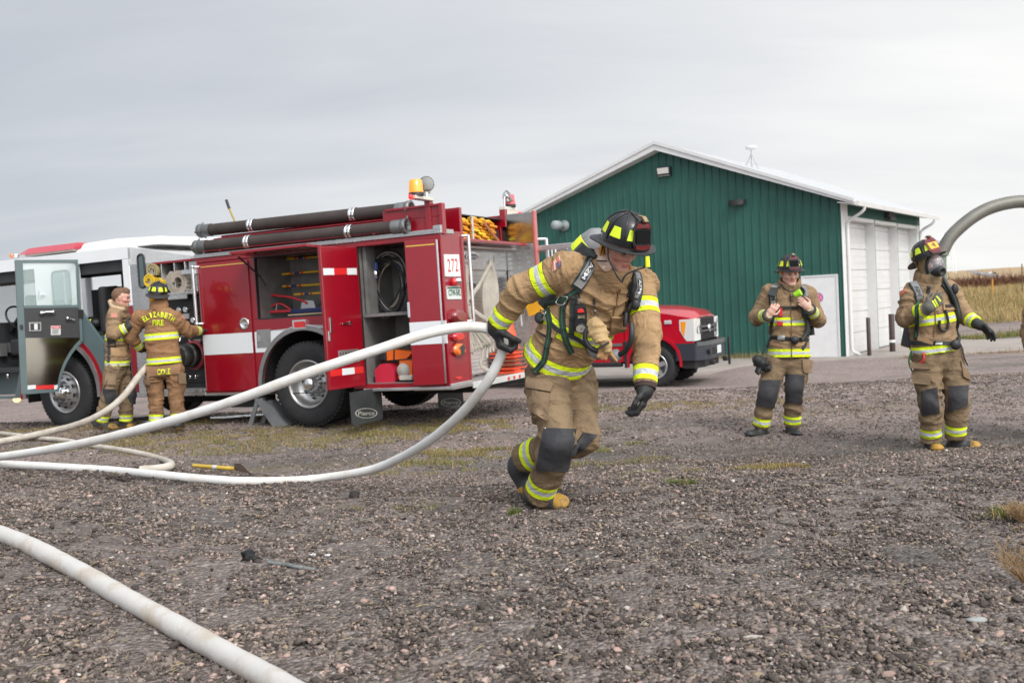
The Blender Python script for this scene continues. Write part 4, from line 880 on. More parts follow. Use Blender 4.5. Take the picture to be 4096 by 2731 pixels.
for (x, y, r) in [(741, 1505, 8), (765, 1505, 8), (787, 1505, 8), (757, 1358, 12), (790, 1218, 8), (798, 1248, 6)]: pdisc(x, y, r, chrome, .05, 'valve_knob', blk)
def pbox(q4, th, m, name, off=0): mb = MB(); patch(mb, PP, q4, th, off, 1, 1, soft=False); return mb.build(name, m, pnl)
pbox([(728, 1256), (757, 1253), (758, 1274), (729, 1277)], .01, alu, 'label_plate'); pbox([(778, 1358), (806, 1355), (807, 1366), (779, 1369)], .02, alu, 'valve_handle')
c, n_ = PP.cast(770, 1420); mb = MB(); mb.lathe(c, TN, [(.14, -.02), (.14, .05), (.165, .06), (.165, .12), (.14, .125), (.15, .13), (.15, .26), (.13, .28), (0, .285)], 28)
for k in range(8): a = k*pi/4; mb.cyl(c+TN*.27+(TU*cos(a)+TW*sin(a))*.12, c+TN*.295+(TU*cos(a)+TW*sin(a))*.12, .012, 8)
mb.build('intake_cap', mat('intake_grey', (.10, .10, .095), .45, .6, var=.3), pnl)
mb = MB(); mb.lathe(c-TU*.06+TN*.02, TN, [(.2, 0), (.2, .03), (.17, .05)], 24); mb.build('intake_flange', mat('intake_red', (.25, .02, .03), .4), pnl)
c, n_ = PP.cast(746, 1345); mb = MB(); mb.tube([c, c+TN*.1, c+TN*.14-TW*.06], .022, 8); mb.tube([c+TN*.05-TU*.05, c+TN*.05+TU*.05], .012, 6); mb.build('drain_valve', chrome, pnl)
mb = MB(); p0 = SP(.07).cast(770, 1068)[0]; p1 = SP(.07).cast(787, 1296)[0]; mb.tube([p0, p1], .022, 10)
for p in (p0, p1): mb.tube([p, p-TN*.09-TU*.06], .02, 8); mb.ball(p, .03, 0, 10)
mb.build('grab_rail', alu, eng)
mb = MB(); c, n_ = SP(-.03).cast(788, 1110); mb.tube([c+(TU*cos(t_)+TW*sin(t_))*.085 for t_ in [2*pi*k/20 for k in range(20)]], .012, 6, closed=True); mb.build('valve_ring', chrome, eng)
mb = MB(); patch(mb, SP(.035), [(730, 1080), (790, 1077), (790, 1094), (730, 1097)], .02, 0, 1, 1, soft=False); mb.build('step_plate', alu, eng)
# --- cab
eb([((2.46, -.05, .45), (2.88, .0, 2.27))], 'cab_rear_column', dp)
mb = MB(TF)
poly(mb, [(1.66, 2.27), (2.9, 2.27), (2.9, 2.50), (2.84, 2.515), (1.66, 2.285)], -.03, .0); mb.prism([(1.66, -.03, 2.285), (2.84, -.03, 2.515), (2.84, -2.4, 2.515), (1.66, -2.4, 2.285)], (0, 0, -.02)); mb.build('pump_hood', diamond_mat('bright_plate', (.74, .74, .73), .4, 14, .5, .6), eng)
mb = MB(TF)
poly(mb, [(2.86, 2.36), (6.45, 2.36), (6.45, 2.44), (6.40, 2.53), (2.86, 2.53)], -.05, 0)
mb.box((2.86, -2.42, 2.50), (6.42, -.05, 2.535)); mb.box((2.88, -.06, 1.70), (3.03, 0, 2.36))
poly(mb, [(3.90, 1.70), (4.78, 1.70), (4.78, 2.36), (3.90, 2.36)], -.05, 0)
mb.box((6.28, -.06, 1.55), (6.45, 0, 2.36))
mb.box((2.86, -2.42, 1.0), (5.55, -2.37, 2.50)); mb.box((6.3, -2.42, .5), (6.45, -2.37, 2.5)); mb.box((5.55, -2.42, .5), (6.3, -2.37, 2.13)); mb.box((5.55, -2.42, 2.42), (6.3, -2.37, 2.5))
mb.box((6.38, -2.37, .5), (6.45, -.06, 1.58)); mb.box((6.38, -2.37, 2.42), (6.45, -.06, 2.5))
cab = mb.build('cab', white, eng, bevel=.02)
mb = MB(TF)
mb.box((2.88, -.06, .5), (2.99, -.001, 1.695)); mb.build('door_pillar', red, eng, bevel=.006); mb = ring(MB(TF), FW_, .80, .87, 185, -5, -.03, .012); mb.build('fender_ring', red, eng)
mb = MB(TF); poly(mb, [(3.53, .50)] + arc(FW_[0], FW_[1], .87, 181, -1, 30) + [(5.40, .5), (5.25, .9), (4.78, 1.69), (3.90, 1.69), (3.5, 1.2)], -.05, -.002); mb.build('wheel_panel', grey, eng)
mb = MB(TF); mb.box((6.28, -.06, .5), (6.45, -.001, 1.545)); mb.build('front_corner', red, eng, bevel=.006)
mb = ring(MB(TF), FW_, .735, .80, 185, -5, -.03, .025); mb.build('wheel_arch', MATS['arch_grey'], eng, bevel=.005)
mb = ring(MB(TF), FW_, .75, .77, 190, -10, -.9, -.03); mb.box((3.6, -.92, .45), (5.2, -.9, 1.3)); mb.build('wheel_well', under, eng)
# interior
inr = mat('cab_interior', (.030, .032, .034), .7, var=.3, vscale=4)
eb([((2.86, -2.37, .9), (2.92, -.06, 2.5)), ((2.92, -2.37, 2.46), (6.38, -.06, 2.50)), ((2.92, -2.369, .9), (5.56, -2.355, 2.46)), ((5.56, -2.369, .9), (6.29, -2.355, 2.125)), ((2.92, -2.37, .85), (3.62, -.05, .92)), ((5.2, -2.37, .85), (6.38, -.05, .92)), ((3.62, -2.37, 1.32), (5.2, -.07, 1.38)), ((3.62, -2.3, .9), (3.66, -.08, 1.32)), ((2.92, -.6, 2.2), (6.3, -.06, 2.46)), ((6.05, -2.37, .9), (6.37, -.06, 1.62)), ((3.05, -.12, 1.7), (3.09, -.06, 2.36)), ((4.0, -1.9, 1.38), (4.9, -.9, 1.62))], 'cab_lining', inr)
eb([((3.0, -.05, .46), (3.62, .0, .50)), ((5.25, -.05, .46), (6.3, 0, .50)), ((3.0, -.3, .5), (3.02, -.02, .9)), ((3.02, -.32, .5), (3.64, -.30, .9)), ((3.60, -.29, .5), (3.66, -.06, 1.32)), ((5.25, -.32, .5), (6.28, -.30, .9)), ((2.99, -.05, .92), (3.02, -.0, 1.7))], 'cab_step', grey)
eb([((3.15, -.62, .92), (3.62, -.12, 1.35)), ((3.56, -.62, 1.35), (3.68, -.12, 2.02))], 'seat', mat('seat_black', (.018, .018, .02), .7, var=.3), bevel=.04)
eb([((5.25, -.75, 1.1), (5.7, -.2, 1.35)), ((5.2, -.75, 1.35), (5.3, -.2, 2.0))], 'seat', MATS['seat_black'], bevel=.04)
mb = MB(TF); sc_ = V((5.82, -.5, 1.68)); mb.tube([sc_+V((.09*cos(t_), .21*sin(t_), .2*cos(t_)*.9)) for t_ in [2*pi*k/24 for k in range(24)]], .016, 6, closed=True); mb.tube([sc_, sc_+V((.2, 0, -.2))], .03, 8); mb.build('steering_wheel', blk, eng)
eb([((6.03, -.9-.18*k, 1.42), (6.05, -.78-.18*k, 1.5)) for k in range(4)], 'dash_gauges', gw)
mb = MB()
for (x, y, q_) in [(48, 1292, 0), (48, 1305, 0), (63, 1305, 1)]:
    c, n_ = SP(-1.2).cast(x, y); mb.ball(c, .013, q_, 6)
mb.build('dash_lamps', [mat('lamp_green', (.02, .5, .2), .4, emit=(.03, 1, .35), estr=2), mat('lamp_amber', (.7, .4, .02), .4, emit=(1, .6, .05), estr=1.5)], eng)
# windows
glass = mat('tinted_glass', (.55, .66, .64), .05, 0, spec=.8, alpha=.28)
def gl(name, b_, par=None): return eb([b_], name, glass, par, bevel=0)
gl('windscreen', ((6.41, -2.36, 1.58), (6.418, -.06, 2.42)))
# column window and cab side window: rounded frames with dark tinted panes
def rwin(u0, u1, w0, w1, r, n, name, par, mframe, mpane):
    pts = []
    for (cx_, cz_, a0) in ((u1-r, w1-r, 0), (u0+r, w1-r, 90), (u0+r, w0+r, 180), (u1-r, w0+r, 270)): pts += arc(cx_, cz_, r, a0, a0+90, 5)
    mb = MB(TF); mb.tube([(u, n+.006, w_) for u, w_ in pts], .013, 6, closed=True); o = mb.build(name, mframe, par)
    mb = MB(TF); mb.prism([(u, n+.004, w_) for u, w_ in pts], (0, -.006, 0)); mb.build('pane', mpane, o); return o
dg = mat('dark_glass', (.05, .085, .085), .06, spec=.9, coat=1)
rwin(2.60, 2.72, 1.94, 2.40, .055, .0, 'column_window', eng, blk, dg)
ww = rwin(4.06, 4.42, 1.78, 2.29, .07, .0, 'side_window', eng, mat('window_rubber', (.12, .14, .14), .5), mat('green_glass', (.16, .24, .24), .05, spec=.9, coat=1))
eb([((4.155, .0, 1.80), (4.18, .014, 2.27))], 'window_bar', alu, ww)
eb([((4.66, .0, 1.93), (4.70, .03, 2.04)), ((4.58, .0, 1.95), (4.72, .035, 1.975))], 'door_catch', chrome)
# crew door swung forward
hC, eC = (3.915, .03), (4.355, .87); d_, q_ = door_frame_axes(hC, eC)
DP = Plane(T(hC[0], hC[1], 0)+(TF.to_3x3() @ V((-d_.y, d_.x, 0)))*.025, TF.to_3x3() @ V((-d_.y, d_.x, 0)))
if DP.n.dot(CAMO-DP.o) < 0: DP.n = -DP.n
mb = MB()
def C1(x, y): return (x/1.742, y/1.742+900)
def dpoly(mb, pts, off, th, mi=0): mb.prism([DP.cast(*C1(x, y), off)[0]+DP.n*0 for x, y in pts], -DP.n*th, mi)
outer = [(105, 243), (548, 241), (578, 815), (545, 842), (500, 900), (460, 970), (430, 1050), (413, 1160), (152, 1178)]
winq = [(160, 265), (530, 265), (535, 558), (163, 562)]
mb = MB()
dpoly(mb, [(105, 243), (158, 243), (192, 1176), (150, 1178)], 0, .05); dpoly(mb, [(530, 262), (549, 262), (578, 815), (560, 822)], 0, .05); dpoly(mb, [(158, 243), (549, 241), (549, 263), (158, 264)], 0, .05)
dpoly(mb, [(164, 560), (545, 556), (546, 574), (166, 578)], 0, .05)
for a_1, b_1, c_1, d_1 in zip([(578, 815), (545, 842), (500, 900), (460, 970), (430, 1050)], [(545, 842), (500, 900), (460, 970), (430, 1050), (413, 1160)], [(525, 832), (484, 888), (444, 960), (414, 1046), (398, 1148)], [(556, 800), (525, 832), (484, 888), (444, 960), (414, 1046)]):
    dpoly(mb, [a_1, b_1, c_1, d_1], 0, .05)
dpoly(mb, [(190, 1146), (400, 1146), (413, 1160), (192, 1178)], 0, .05)
cd = mb.build('crew_door', grey, eng, bevel=.006); cd['label'] = 'grey framed crew door swung open'
mb = MB(); dpoly(mb, winq, -.02, .006); mb.build('glass', mat('door_glass', (.62, .76, .73), .04, spec=.7, alpha=.22), cd)
mb = MB(); dpoly(mb, [(168, 578), (546, 574), (552, 784), (178, 786)], .01, .03); mb.build('door_lining', mat('vinyl_black', (.035, .035, .037), .6, var=.2, bump=.3, bscale=30), cd, bevel=.012)
mb = MB(); dpoly(mb, [(175, 786), (556, 784), (558, 805), (525, 835), (484, 888), (444, 960), (414, 1046), (402, 1110), (190, 1118)], -.012, .02); mb.build('kick_plate', mat('mirror_plate', (.22, .205, .18), .12, 1, bump=.05, bscale=3), cd)
for i, (x0, x1, m_) in enumerate([(192, 250, stripe), (250, 378, redrefl), (378, 404, stripe)]):
    mb = MB(); dpoly(mb, [(x0, 1118), (x1, 1112), (x1, 1140), (x0, 1146)], .0, .01); mb.build('red_reflector' if i == 1 else 'white_reflector', m_, cd)
def dq(pts, off, th, m, name, par=cd, bev=.004): mb = MB(); dpoly(mb, pts, off, th); return mb.build(name, m, par, bevel=bev)
mb = MB(); A = [DP.cast(*C1(x, y), .06)[0] for x, y in ((292, 612), (325, 606), (372, 606))]; mb.tube(A, .016, 8); mb.ball(A[0]-DP.n*.02, .03, 0, 8); mb.ball(A[-1]-DP.n*.02, .03, 0, 8); mb.build('handle', chrome, cd)
mb = MB(); A = [DP.cast(*C1(x, y), .05)[0] for x, y in ((472, 650), (500, 655), (525, 662))]; mb.tube(A, [.018, .012, .01], 8); mb.ball(A[0], .026, 0, 8); mb.build('window_crank', chrome, cd)
o = dq([(202, 678), (286, 676), (287, 738), (204, 741)], .022, .02, MATS['dull_steel'], 'latch_plate'); dq([(212, 686), (278, 684), (279, 730), (214, 733)], .026, .006, inr, 'latch_recess', o); dq([(238, 688), (262, 687), (263, 728), (239, 730)], .03, .01, alu, 'latch_paddle', o)
o = dq([(354, 702), (421, 700), (423, 764), (356, 767)], .014, .004, mat('notice_white', (.65, .65, .65), .5), 'notice'); dq([(357, 704), (419, 702), (420, 720), (358, 722)], .018, .004, mat('notice_red', (.6, .05, .05), .5), 'notice_band', o)
mb = MB(); vs, fs = text_shape('DANGER', .01); mb.add([DP.cast(*C1(*bil([(364, 706), (412, 705), (412, 717), (364, 719)], x, y)), .02)[0] for x, y in vs], fs)
mb.build('lettering', stripe, o)
mb = MB()
for k in range(5): dpoly(mb, [(362, 727+k*7), (414-(k % 2)*8, 725+k*7), (414-(k % 2)*8, 728+k*7), (362, 730+k*7)], .019, .003)
mb.build('small_print', mat('ink', (.2, .2, .2), .6), o)
dq([(545, 588), (583, 590), (584, 645), (548, 648)], .02, .05, under, 'hinge')
dq([(140, 694), (160, 694), (162, 725), (143, 725)], .02, .03, blk, 'lock')
# step lamp and lit lower lamp
mb = MB(); c, n_ = SP(-.1).cast(*C1(57, 1048)); mb.ball(c, .035, 0, 10, (.7, .7, 1.4)); mb.build('step_lamp', chrome, eng)
mb = MB(); c, n_ = SP(-.25).cast(*C1(117, 1216)); mb.ball(c, .06, 0, 12, (1, .6, .7)); mb.build('ground_lamp', mat('lamp_warm', (.9, .6, .3), .3, emit=(1, .55, .2), estr=2.2), eng)
# roof furniture
pp4 = [(4.0, 2.54), (5.1, 2.56)]
mb = MB(TF)
secs = [(4.12, .98), (4.9, 1), (5.16, .96), (5.30, .55)]; vs = []
for u, k in secs: vs += [(u, -.14-.05*(1-k), 2.60+.02*(1-k)), (u, -.24, 2.60+.10*k), (u, -1.9, 2.60+.11*k), (u, -2.1, 2.60)]
mb.add(vs, [(i*4+j, i*4+(j+1) % 4, (i+1)*4+(j+1) % 4, (i+1)*4+j) for i in range(3) for j in range(4)] + [(0, 1, 2, 3), (12, 13, 14, 15)]); lb_ = mb.build('lightbar', mat('lightbar_red', (.50, .045, .07), .25, coat=.8), eng)
eb([((4.15, -2.05, 2.575), (5.2, -.2, 2.618))], 'lightbar_base', mat('lightbar_clear', (.6, .58, .52), .3), lb_)
eb([((4.2, -1.9, 2.535), (4.3, -.4, 2.575)), ((4.8, -1.9, 2.535), (4.9, -.4, 2.575))], 'lightbar_feet', blk, lb_)
mb = MB(TF); secs = [(4.04, .15), (3.96, .85), (3.35, .95), (2.5, .7), (2.45, .3)]; vs = []
for u, k in secs: vs += [(u, -.14, 2.53), (u, -.2, 2.55+.14*k), (u, -1.8, 2.55+.19*k), (u, -1.9, 2.53)]
mb.add(vs, [(i*4+j, i*4+(j+1) % 4, (i+1)*4+(j+1) % 4, (i+1)*4+j) for i in range(4) for j in range(4)] + [(0, 1, 2, 3), (16, 17, 18, 19)]); mb.build('roof_unit', white, eng, bevel=.03)
mb = MB(TF); mb.ball((5.32, -.14, 2.60), .05, 0, 10, (1, 1, .8)); mk = mb.build('marker_light', chrome, eng); mb = MB(TF); mb.ball((5.37, -.12, 2.60), .045, 0, 10, (1, 1, .8)); mb.build('lens', mat('marker_orange_lens', (.85, .2, .04), .2, coat=1), mk)
# warning light brackets on the rear
def lamp_post(u, n, wtop, amber, sgn):
    o = eb([((u-.04, n-.04, 2.3), (u+.04, n+.04, wtop))], 'light_post', red)
    eb([((u-.06, min(n-.02, n+sgn*.36), wtop), (u+.06, max(n-.02, n+sgn*.36), wtop+.05))], 'light_arm', mat('cream_arm', (.7, .66, .58), .3, .4), o)
    return o
o = eb([((-1.93, -.13, 2.3), (-1.85, -.05, 2.66))], 'light_post', red)
eb([((-1.95, -.12, 2.66), (-1.85, .30, 2.70))], 'light_arm', mat('cream_arm', (.72, .68, .6), .3, .4), o)
mb = MB(TF); mb.ball((-1.90, .33, 2.68), .03, 0, 8); mb.build('red_lamp', mat('lamp_red_lit', (.8, .02, .02), .3, emit=(1, .03, .03), estr=1.5), o)
mb = MB(TF); mb.lathe((-1.90, .20, 2.70), (0, 0, 1), [(.09, 0), (.09, .035), (.075, .04)], 18); bb = mb.build('beacon_base', blk, o)
mb = MB(TF); mb.lathe((-1.90, .20, 2.74), (0, 0, 1), [(.085, 0), (.078, .13), (.06, .15), (0, .155)], 18); mb.build('amber_beacon', mat('beacon_amber', (.95, .30, .01), .15, coat=1, emit=(1, .3, .0), estr=.35), o)
def spot(c, d, o):
    mb = MB(); d = V(d).normalized(); mb.lathe(c, d, [(0, -.10), (.05, -.09), (.085, -.05), (.095, .0), (.09, .01)], 22); mb.build('spotlight', chrome, o)
    mb = MB(); mb.lathe(c, d, [(.086, .004), (.05, .012), (0, .015)], 22); mb.build('spot_lens', mat('spot_lens', (.16, .155, .14), .08, coat=1, metal=.7), o)
spot(T(-1.90, -.05, 2.86), (.1, -1, .05), o); mb = MB(TF); mb.tube([(-1.88, -.07, 2.70), (-1.88, -.07, 2.78)], .03, 8); mb.tube([(-1.94, -.07, 2.76), (-1.82, -.07, 2.76)], .012, 6); mb.build('spot_foot', alu, o)
o = eb([((-1.66, -2.74, 2.5), (-1.57, -2.66, 2.76))], 'light_post', red)
eb([((-1.67, -3.10, 2.75), (-1.57, -2.66, 2.80))], 'light_arm', MATS['cream_arm'], o)
eb([((-1.675, -3.06, 2.67), (-1.66, -2.72, 2.75))], 'arm_plate', MATS['cream_arm'], o)
mb = MB(TF); mb.ball((-1.68, -3.14, 2.72), .035, 0, 8, (1, 1.4, .8)); mb.build('red_lamp', MATS['lamp_red_lit'], o)
mb = MB(TF); mb.lathe((-1.62, -2.92, 2.80), (0, 0, 1), [(.09, 0), (.09, .04)], 18); mb.build('beacon_base', blk, o)
mb = MB(TF); mb.lathe((-1.62, -2.92, 2.84), (0, 0, 1), [(.085, 0), (.075, .14), (0, .15)], 18); mb.build('red_beacon', mat('beacon_red', (.75, .05, .08), .15, coat=1), o)
spot(T(-1.66, -2.84, 2.96), (.75, -.3, .5), o); mb = MB(TF); mb.tube([(-1.63, -2.72, 2.80), (-1.63, -2.74, 2.94)], .015, 6); mb.build('spot_foot', alu, o)
# rack + hard suction hoses
g_ = 'hard suction hoses on the fire engine'
def suction(pl, pr, off, label, r=.079):
    A, B_ = SP(off).cast(*pl)[0], SP(off).cast(*pr)[0]; t = thing('suction_hose', label, 'suction hose', A.lerp(B_, .5)-V((0, 0, r)), g_); d = (B_-A).normalized()
    n = 260; pts = [A.lerp(B_, k/(n-1)) for k in range(n)]; mb = MB(); mb.tube(pts, [r*(1+(.02 if k % 2 else -.02)) for k in range(n)], 16); mb.build('tube', mat('suction_rubber', (.045, .034, .030), .7, var=.35, vscale=3), t)
    cm = mat('coupling_grey', (.20, .205, .20), .4, .6, var=.2)
    for P0, s_ in ((A, -1), (B_, 1)):
        mb = MB(); mb.lathe(P0-d*s_*.06, d*s_, [(r*1.08, 0), (r*1.1, .12), (r*1.02, .13), (r*1.22, .15), (r*1.22, .20), (r*.85, .205), (r*.8, .12)], 20)
        for k in range(3): a = 2.1*k+.5; u_ = d.orthogonal().normalized(); v_ = d.cross(u_); q = P0+d*s_*.12+(u_*cos(a)+v_*sin(a))*r*1.22; mb.cyl(q, q+(u_*cos(a)+v_*sin(a))*.03, .014, 6)
        mb.build('coupling', cm, t)
        mb = MB(); mb.lathe(P0+d*s_*.08, d*s_, [(r*.83, 0), (0, 0)], 16); mb.build('opening', under, t)
    return A, B_
A1, B1 = suction((818, 986), (1590, 908), .0, 'lower brown hard suction hose lying on the fire engine rack')
A2, B2 = suction((833, 921), (1606, 838), -.16, 'upper brown hard suction hose lying on the fire engine rack')
eb([((-1.5, -.1, 2.335), (1.5, .06, 2.345)), ((-1.5, -.24, 2.50), (1.45, -.1, 2.515)), ((-1.4, -.24, 2.47), (1.4, -.1, 2.49))] + [((u, -.24, 2.32), (u+.03, .06, 2.345)) for u in (-1.2, 1.2)] + [((u, -.2, 2.31), (u+.04, -.14, 2.51)) for u in (-1.2, -.4, .4, 1.2)], 'hose_rack', red)
for f_1 in (.24, .765):
    for (A, B_, nm) in ((A2, B2, 1), (A1, B1, 0)):
        c = A.lerp(B_, f_1 - .0); mb = MB(); d = (B_-A).normalized()
        mb.tube([c+(TN*cos(t_)+TW*sin(t_))*.086 for t_ in [radians(-60+k*20) for k in range(12)]], .022, 6, flat=.25); 
        mb.tube([c+(TN*cos(t_)+TW*sin(t_))*.086+d*.05 for t_ in [radians(-60+k*20) for k in range(12)]], .022, 6, flat=.25); mb.build('strap_bracket', chrome, eng)
# ============================================================ things stowed on the engine
def tt(name, label, cat, p, group=None): return thing(name, label, cat, p, group)
yel = mat('pole_yellow', (.72, .42, .02), .4, var=.15); hosey = mat('hose_yellow', srgb(226, 158, 38), .75, var=.25, vscale=7, bump=.3, bscale=60)
def pole(a, b_, r, label, off, group='yellow handled poles in the open compartment', nm='pike_pole'):
    A, B_ = SP(off).cast(*a)[0], SP(off).cast(*b_)[0]; t = tt(nm, label, 'pole', A, group)
    mb = MB(); mb.tube([A, B_], r, 8); mb.build('shaft', yel, t); d = B_-A
    mb = MB()
    for f0, f1 in ((.22, .28), (.5, .56)): mb.tube([A+d*f0, A+d*f1], r*1.15, 8)
    mb.build('red_band', mat('band_red', (.6, .05, .03), .5), t)
    mb = MB(); mb.tube([A+d*.32, A+d*.46], r*1.1, 8); mb.build('grip', mat('band_blue', (.03, .06, .2), .6), t)
    mb = MB(); mb.tube([B_-d*.02, B_+d*.16], r*.9, 8); mb.build('tip', chrome, t)
pole((1130, 1097), (1283, 1084), .016, 'upper yellow pole clipped across the open compartment', -.55)
pole((1110, 1147), (1286, 1137), .016, 'middle yellow pole clipped across the open compartment', -.55)
pole((1178, 1178), (1308, 1170), .016, 'lowest yellow pole clipped in the open compartment', -.45)
pole((1150, 1036), (1290, 1026), .014, 'topmost yellow pole near the roof of the open compartment', -.6)
# bow saw frame, papers, blue tray in opening 1
def opath(pl, pts, r, name, m, label=None, cat=None, par=None, seg=6, smooth=3):
    q = [tuple(pl.cast(x, y)[0]) for x, y in pts]; q = resample(q, len(pts)*smooth) if smooth else q; mb = MB(); mb.tube(q, r, seg); o = mb.build(name, m, par)
    if par is None: tag(o, label, cat)
    return o
rd = mat('tool_red', (.55, .03, .04), .4)
c0 = SP(-.3).cast(1110, 1240)[0]; sw = tt('hand_saw', 'red framed bow saw lying in the open compartment', 'saw', c0)
opath(SP(-.3), [(1082, 1250), (1080, 1190), (1095, 1180), (1118, 1184), (1160, 1188), (1215, 1205), (1228, 1215)], .016, 'frame', rd, par=sw); opath(SP(-.28), [(1060, 1242), (1100, 1218), (1130, 1217), (1165, 1240)], .014, 'blade_guard', rd, par=sw)
opath(SP(-.25), [(1050, 1252), (1110, 1246), (1172, 1244)], .02, 'handle', rd, par=sw); opath(SP(-.25), [(1108, 1216), (1103, 1250)], .008, 'lever', alu, par=sw)
c0, n_ = SP(-.35).cast(1245, 1235); mb = MB(TF); u0, w0 = uw(1240, 1236, -.3); mb.box((u0-.33, -.5, 1.42), (u0+.22, -.12, 1.435), 0); bt = mb.build('folded_blanket', mat('blanket_tan', (.42, .33, .2), .9, bump=.3)); tag(bt, 'tan board with blue pad lying in the open compartment', 'pad')
mb = MB(TF); mb.box((u0-.32, -.48, 1.436), (u0+.20, -.13, 1.50), 0); mb.build('blue_pad', mat('pad_blue', (.012, .02, .075), .9, bump=.4), bt, bevel=.02)
mb = MB(TF); mb.prism([(u0+.05, -.5, 1.48), (u0+.30, -.5, 1.50), (u0+.28, -.52, 1.62), (u0+.1, -.52, 1.6)], (0, .004, 0)); tag(mb.build('paper_sheet', stripe), 'white paper sheet standing behind the blue pad', 'paper')
mb = MB(TF); mb.ball((u0-.24, -.45, 1.56), .13, 0, 12, (1.3, .8, .8)); gb_ = mb.build('gear_bag', blk); tag(gb_, 'black gear bag at the right end of the open compartment', 'bag'); mb = MB(TF); mb.box((u0-.24, -.35, 1.56), (u0-.18, -.33, 1.66)); mb.build('reflective_tab', mat('hivis', (.72, .86, .03), .6), gb_)
mb = MB(TF)
for u in (-.15, -.3):
    mb.cyl((u, -.72, 1.93), (u, -.66, 1.93), .03, 10)
mb.cyl((-.28, -.72, 1.8), (-.28, -.66, 1.8), .03, 10); mb.build('tool_clips', chrome, cav1)
# coil of cable + strap light in opening 2
cb_ = SP(-.35); cc_, _ = cb_.cast(1560, 1180); cbt = tt('cable_coil', 'big coil of black and tan cables hanging in the tall compartment', 'cable', T(-1.25, -.35, 1.4))
def coil(cols, nloop, m, jit=.03):
    for i in range(nloop):
        cx_ = 1556+random.gauss(0, 8); rx = 62+random.gauss(0, 7); y0 = 1028+random.gauss(0, 16)+i*3; y1 = 1272-random.random()*50; lean = random.gauss(0, 10)
        P_ = []
        for k in range(28):
            t_ = 2*pi*k/28; px = cx_+rx*cos(t_)*(1+.25*sin(t_))+lean*sin(t_); py = (y0+y1)/2-(y1-y0)/2*sin(t_)
            P_.append(SP(-.45+.012*i+random.random()*.01).cast(min(px, 1632), py)[0])
        mb = MB(); mb.tube(P_, .011, 6, closed=True); mb.build('cable_loop', m, cbt)
coil(None, 8, mat('cable_black', (.02, .02, .022), .6)); coil(None, 3, mat('cable_tan', (.30, .24, .16), .7)); coil(None, 5, mat('cable_grey', (.26, .25, .23), .6))
mb = MB(); c, _ = SP(-.3).cast(1502, 1050); mb.cyl(c, c-TW*.2, .03, 10); o = mb.build('hand_lamp', mat('lamp_blue', (.03, .06, .22), .5)); tag(o, 'blue and chrome plug connector hanging by the cable coil', 'connector')
mb = MB(); c, _ = SP(-.3).cast(1503, 1095); mb.ball(c, .07, 0, 10, (.7, .7, 1)); mb.build('metal_head', chrome, o)
c, _ = SP(-.2).cast(1595, 1235); mb = MB(); mb.tube([c-TW*.08+TU*.12, c+TW*.02, c+TW*.2-TU*.1], .025, 8); tag(mb.build('cable_plug', blk), 'thick black cable plug lying against the coil', 'plug')
# chainsaw and fuel can
fc = tt('fuel_can', 'small red plastic fuel can on the compartment floor', 'fuel can', T(-1.08, -.25, .52)); 
c, _ = SP(-.2).cast(1553, 1488); u0, w0 = [(c-TO).dot(x) for x in (TU, TW)]
mb = MB(TF); mb.prism([(u0+.15, -.33, .52), (u0-.13, -.33, .52), (u0-.13, -.33, .68), (u0-.05, -.33, .75), (u0+.06, -.33, .75), (u0+.15, -.33, .68)], (0, .2, 0)); mb.build('can', mat('can_red', (.55, .02, .05), .4), fc, bevel=.03); mb = MB(TF); mb.tube([(u0+.15, -.23, .56), (u0+.19, -.23, .60), (u0+.17, -.23, .68)], .028, 8); mb.build('spout', mat('spout_white', (.7, .7, .66), .5), fc)
cs = tt('chainsaw', 'orange and black chainsaw beside the red fuel can', 'chainsaw', T(u0-.3, -.3, .52))
og = mat('saw_orange', (.80, .14, .01), .4)
def sp(a, b_, r, m, nm, par=cs): mb = MB(TF); mb.tube([a, b_], r, 10); return mb.build(nm, m, par)
mb = MB(TF); mb.prism([(u0+.12, -.35, .78), (u0-.28, -.35, .80), (u0-.38, -.35, .88), (u0-.1, -.35, .92), (u0+.1, -.35, .9)], (0, .16, 0)); mb.build('top_cover', og, cs, bevel=.02)
mb = MB(TF); mb.prism([(u0-.16, -.3, .56), (u0-.36, -.3, .56), (u0-.38, -.3, .78), (u0-.2, -.3, .78)], (0, .14, 0)); mb.build('engine_block', og, cs, bevel=.03); mb = MB(TF); mb.lathe((u0-.25, -.16, .66), (0, 1, 0), [(.09, 0), (.08, .03), (0, .035)], 16); mb.build('starter_cover', mat('starter_grey', (.5, .48, .42), .5), cs)
mb = MB(TF); mb.tube([(u0-.1, -.2, .78), (u0-.12, -.2, .98), (u0-.3, -.2, .99), (u0-.42, -.2, .85)], .016, 8); mb.build('handle', blk, cs); mb = MB(TF); mb.box((u0-.0, -.33, .78), (u0+.12, -.17, .96)); mb.build('muffler', blk, cs, bevel=.02)
mb = MB(TF); mb.box((u0-.2, -.2, .54), (u0-.38, -.12, .6)); mb.build('chain_guard', mat('guard_white', (.6, .58, .5), .5), cs, bevel=.01)
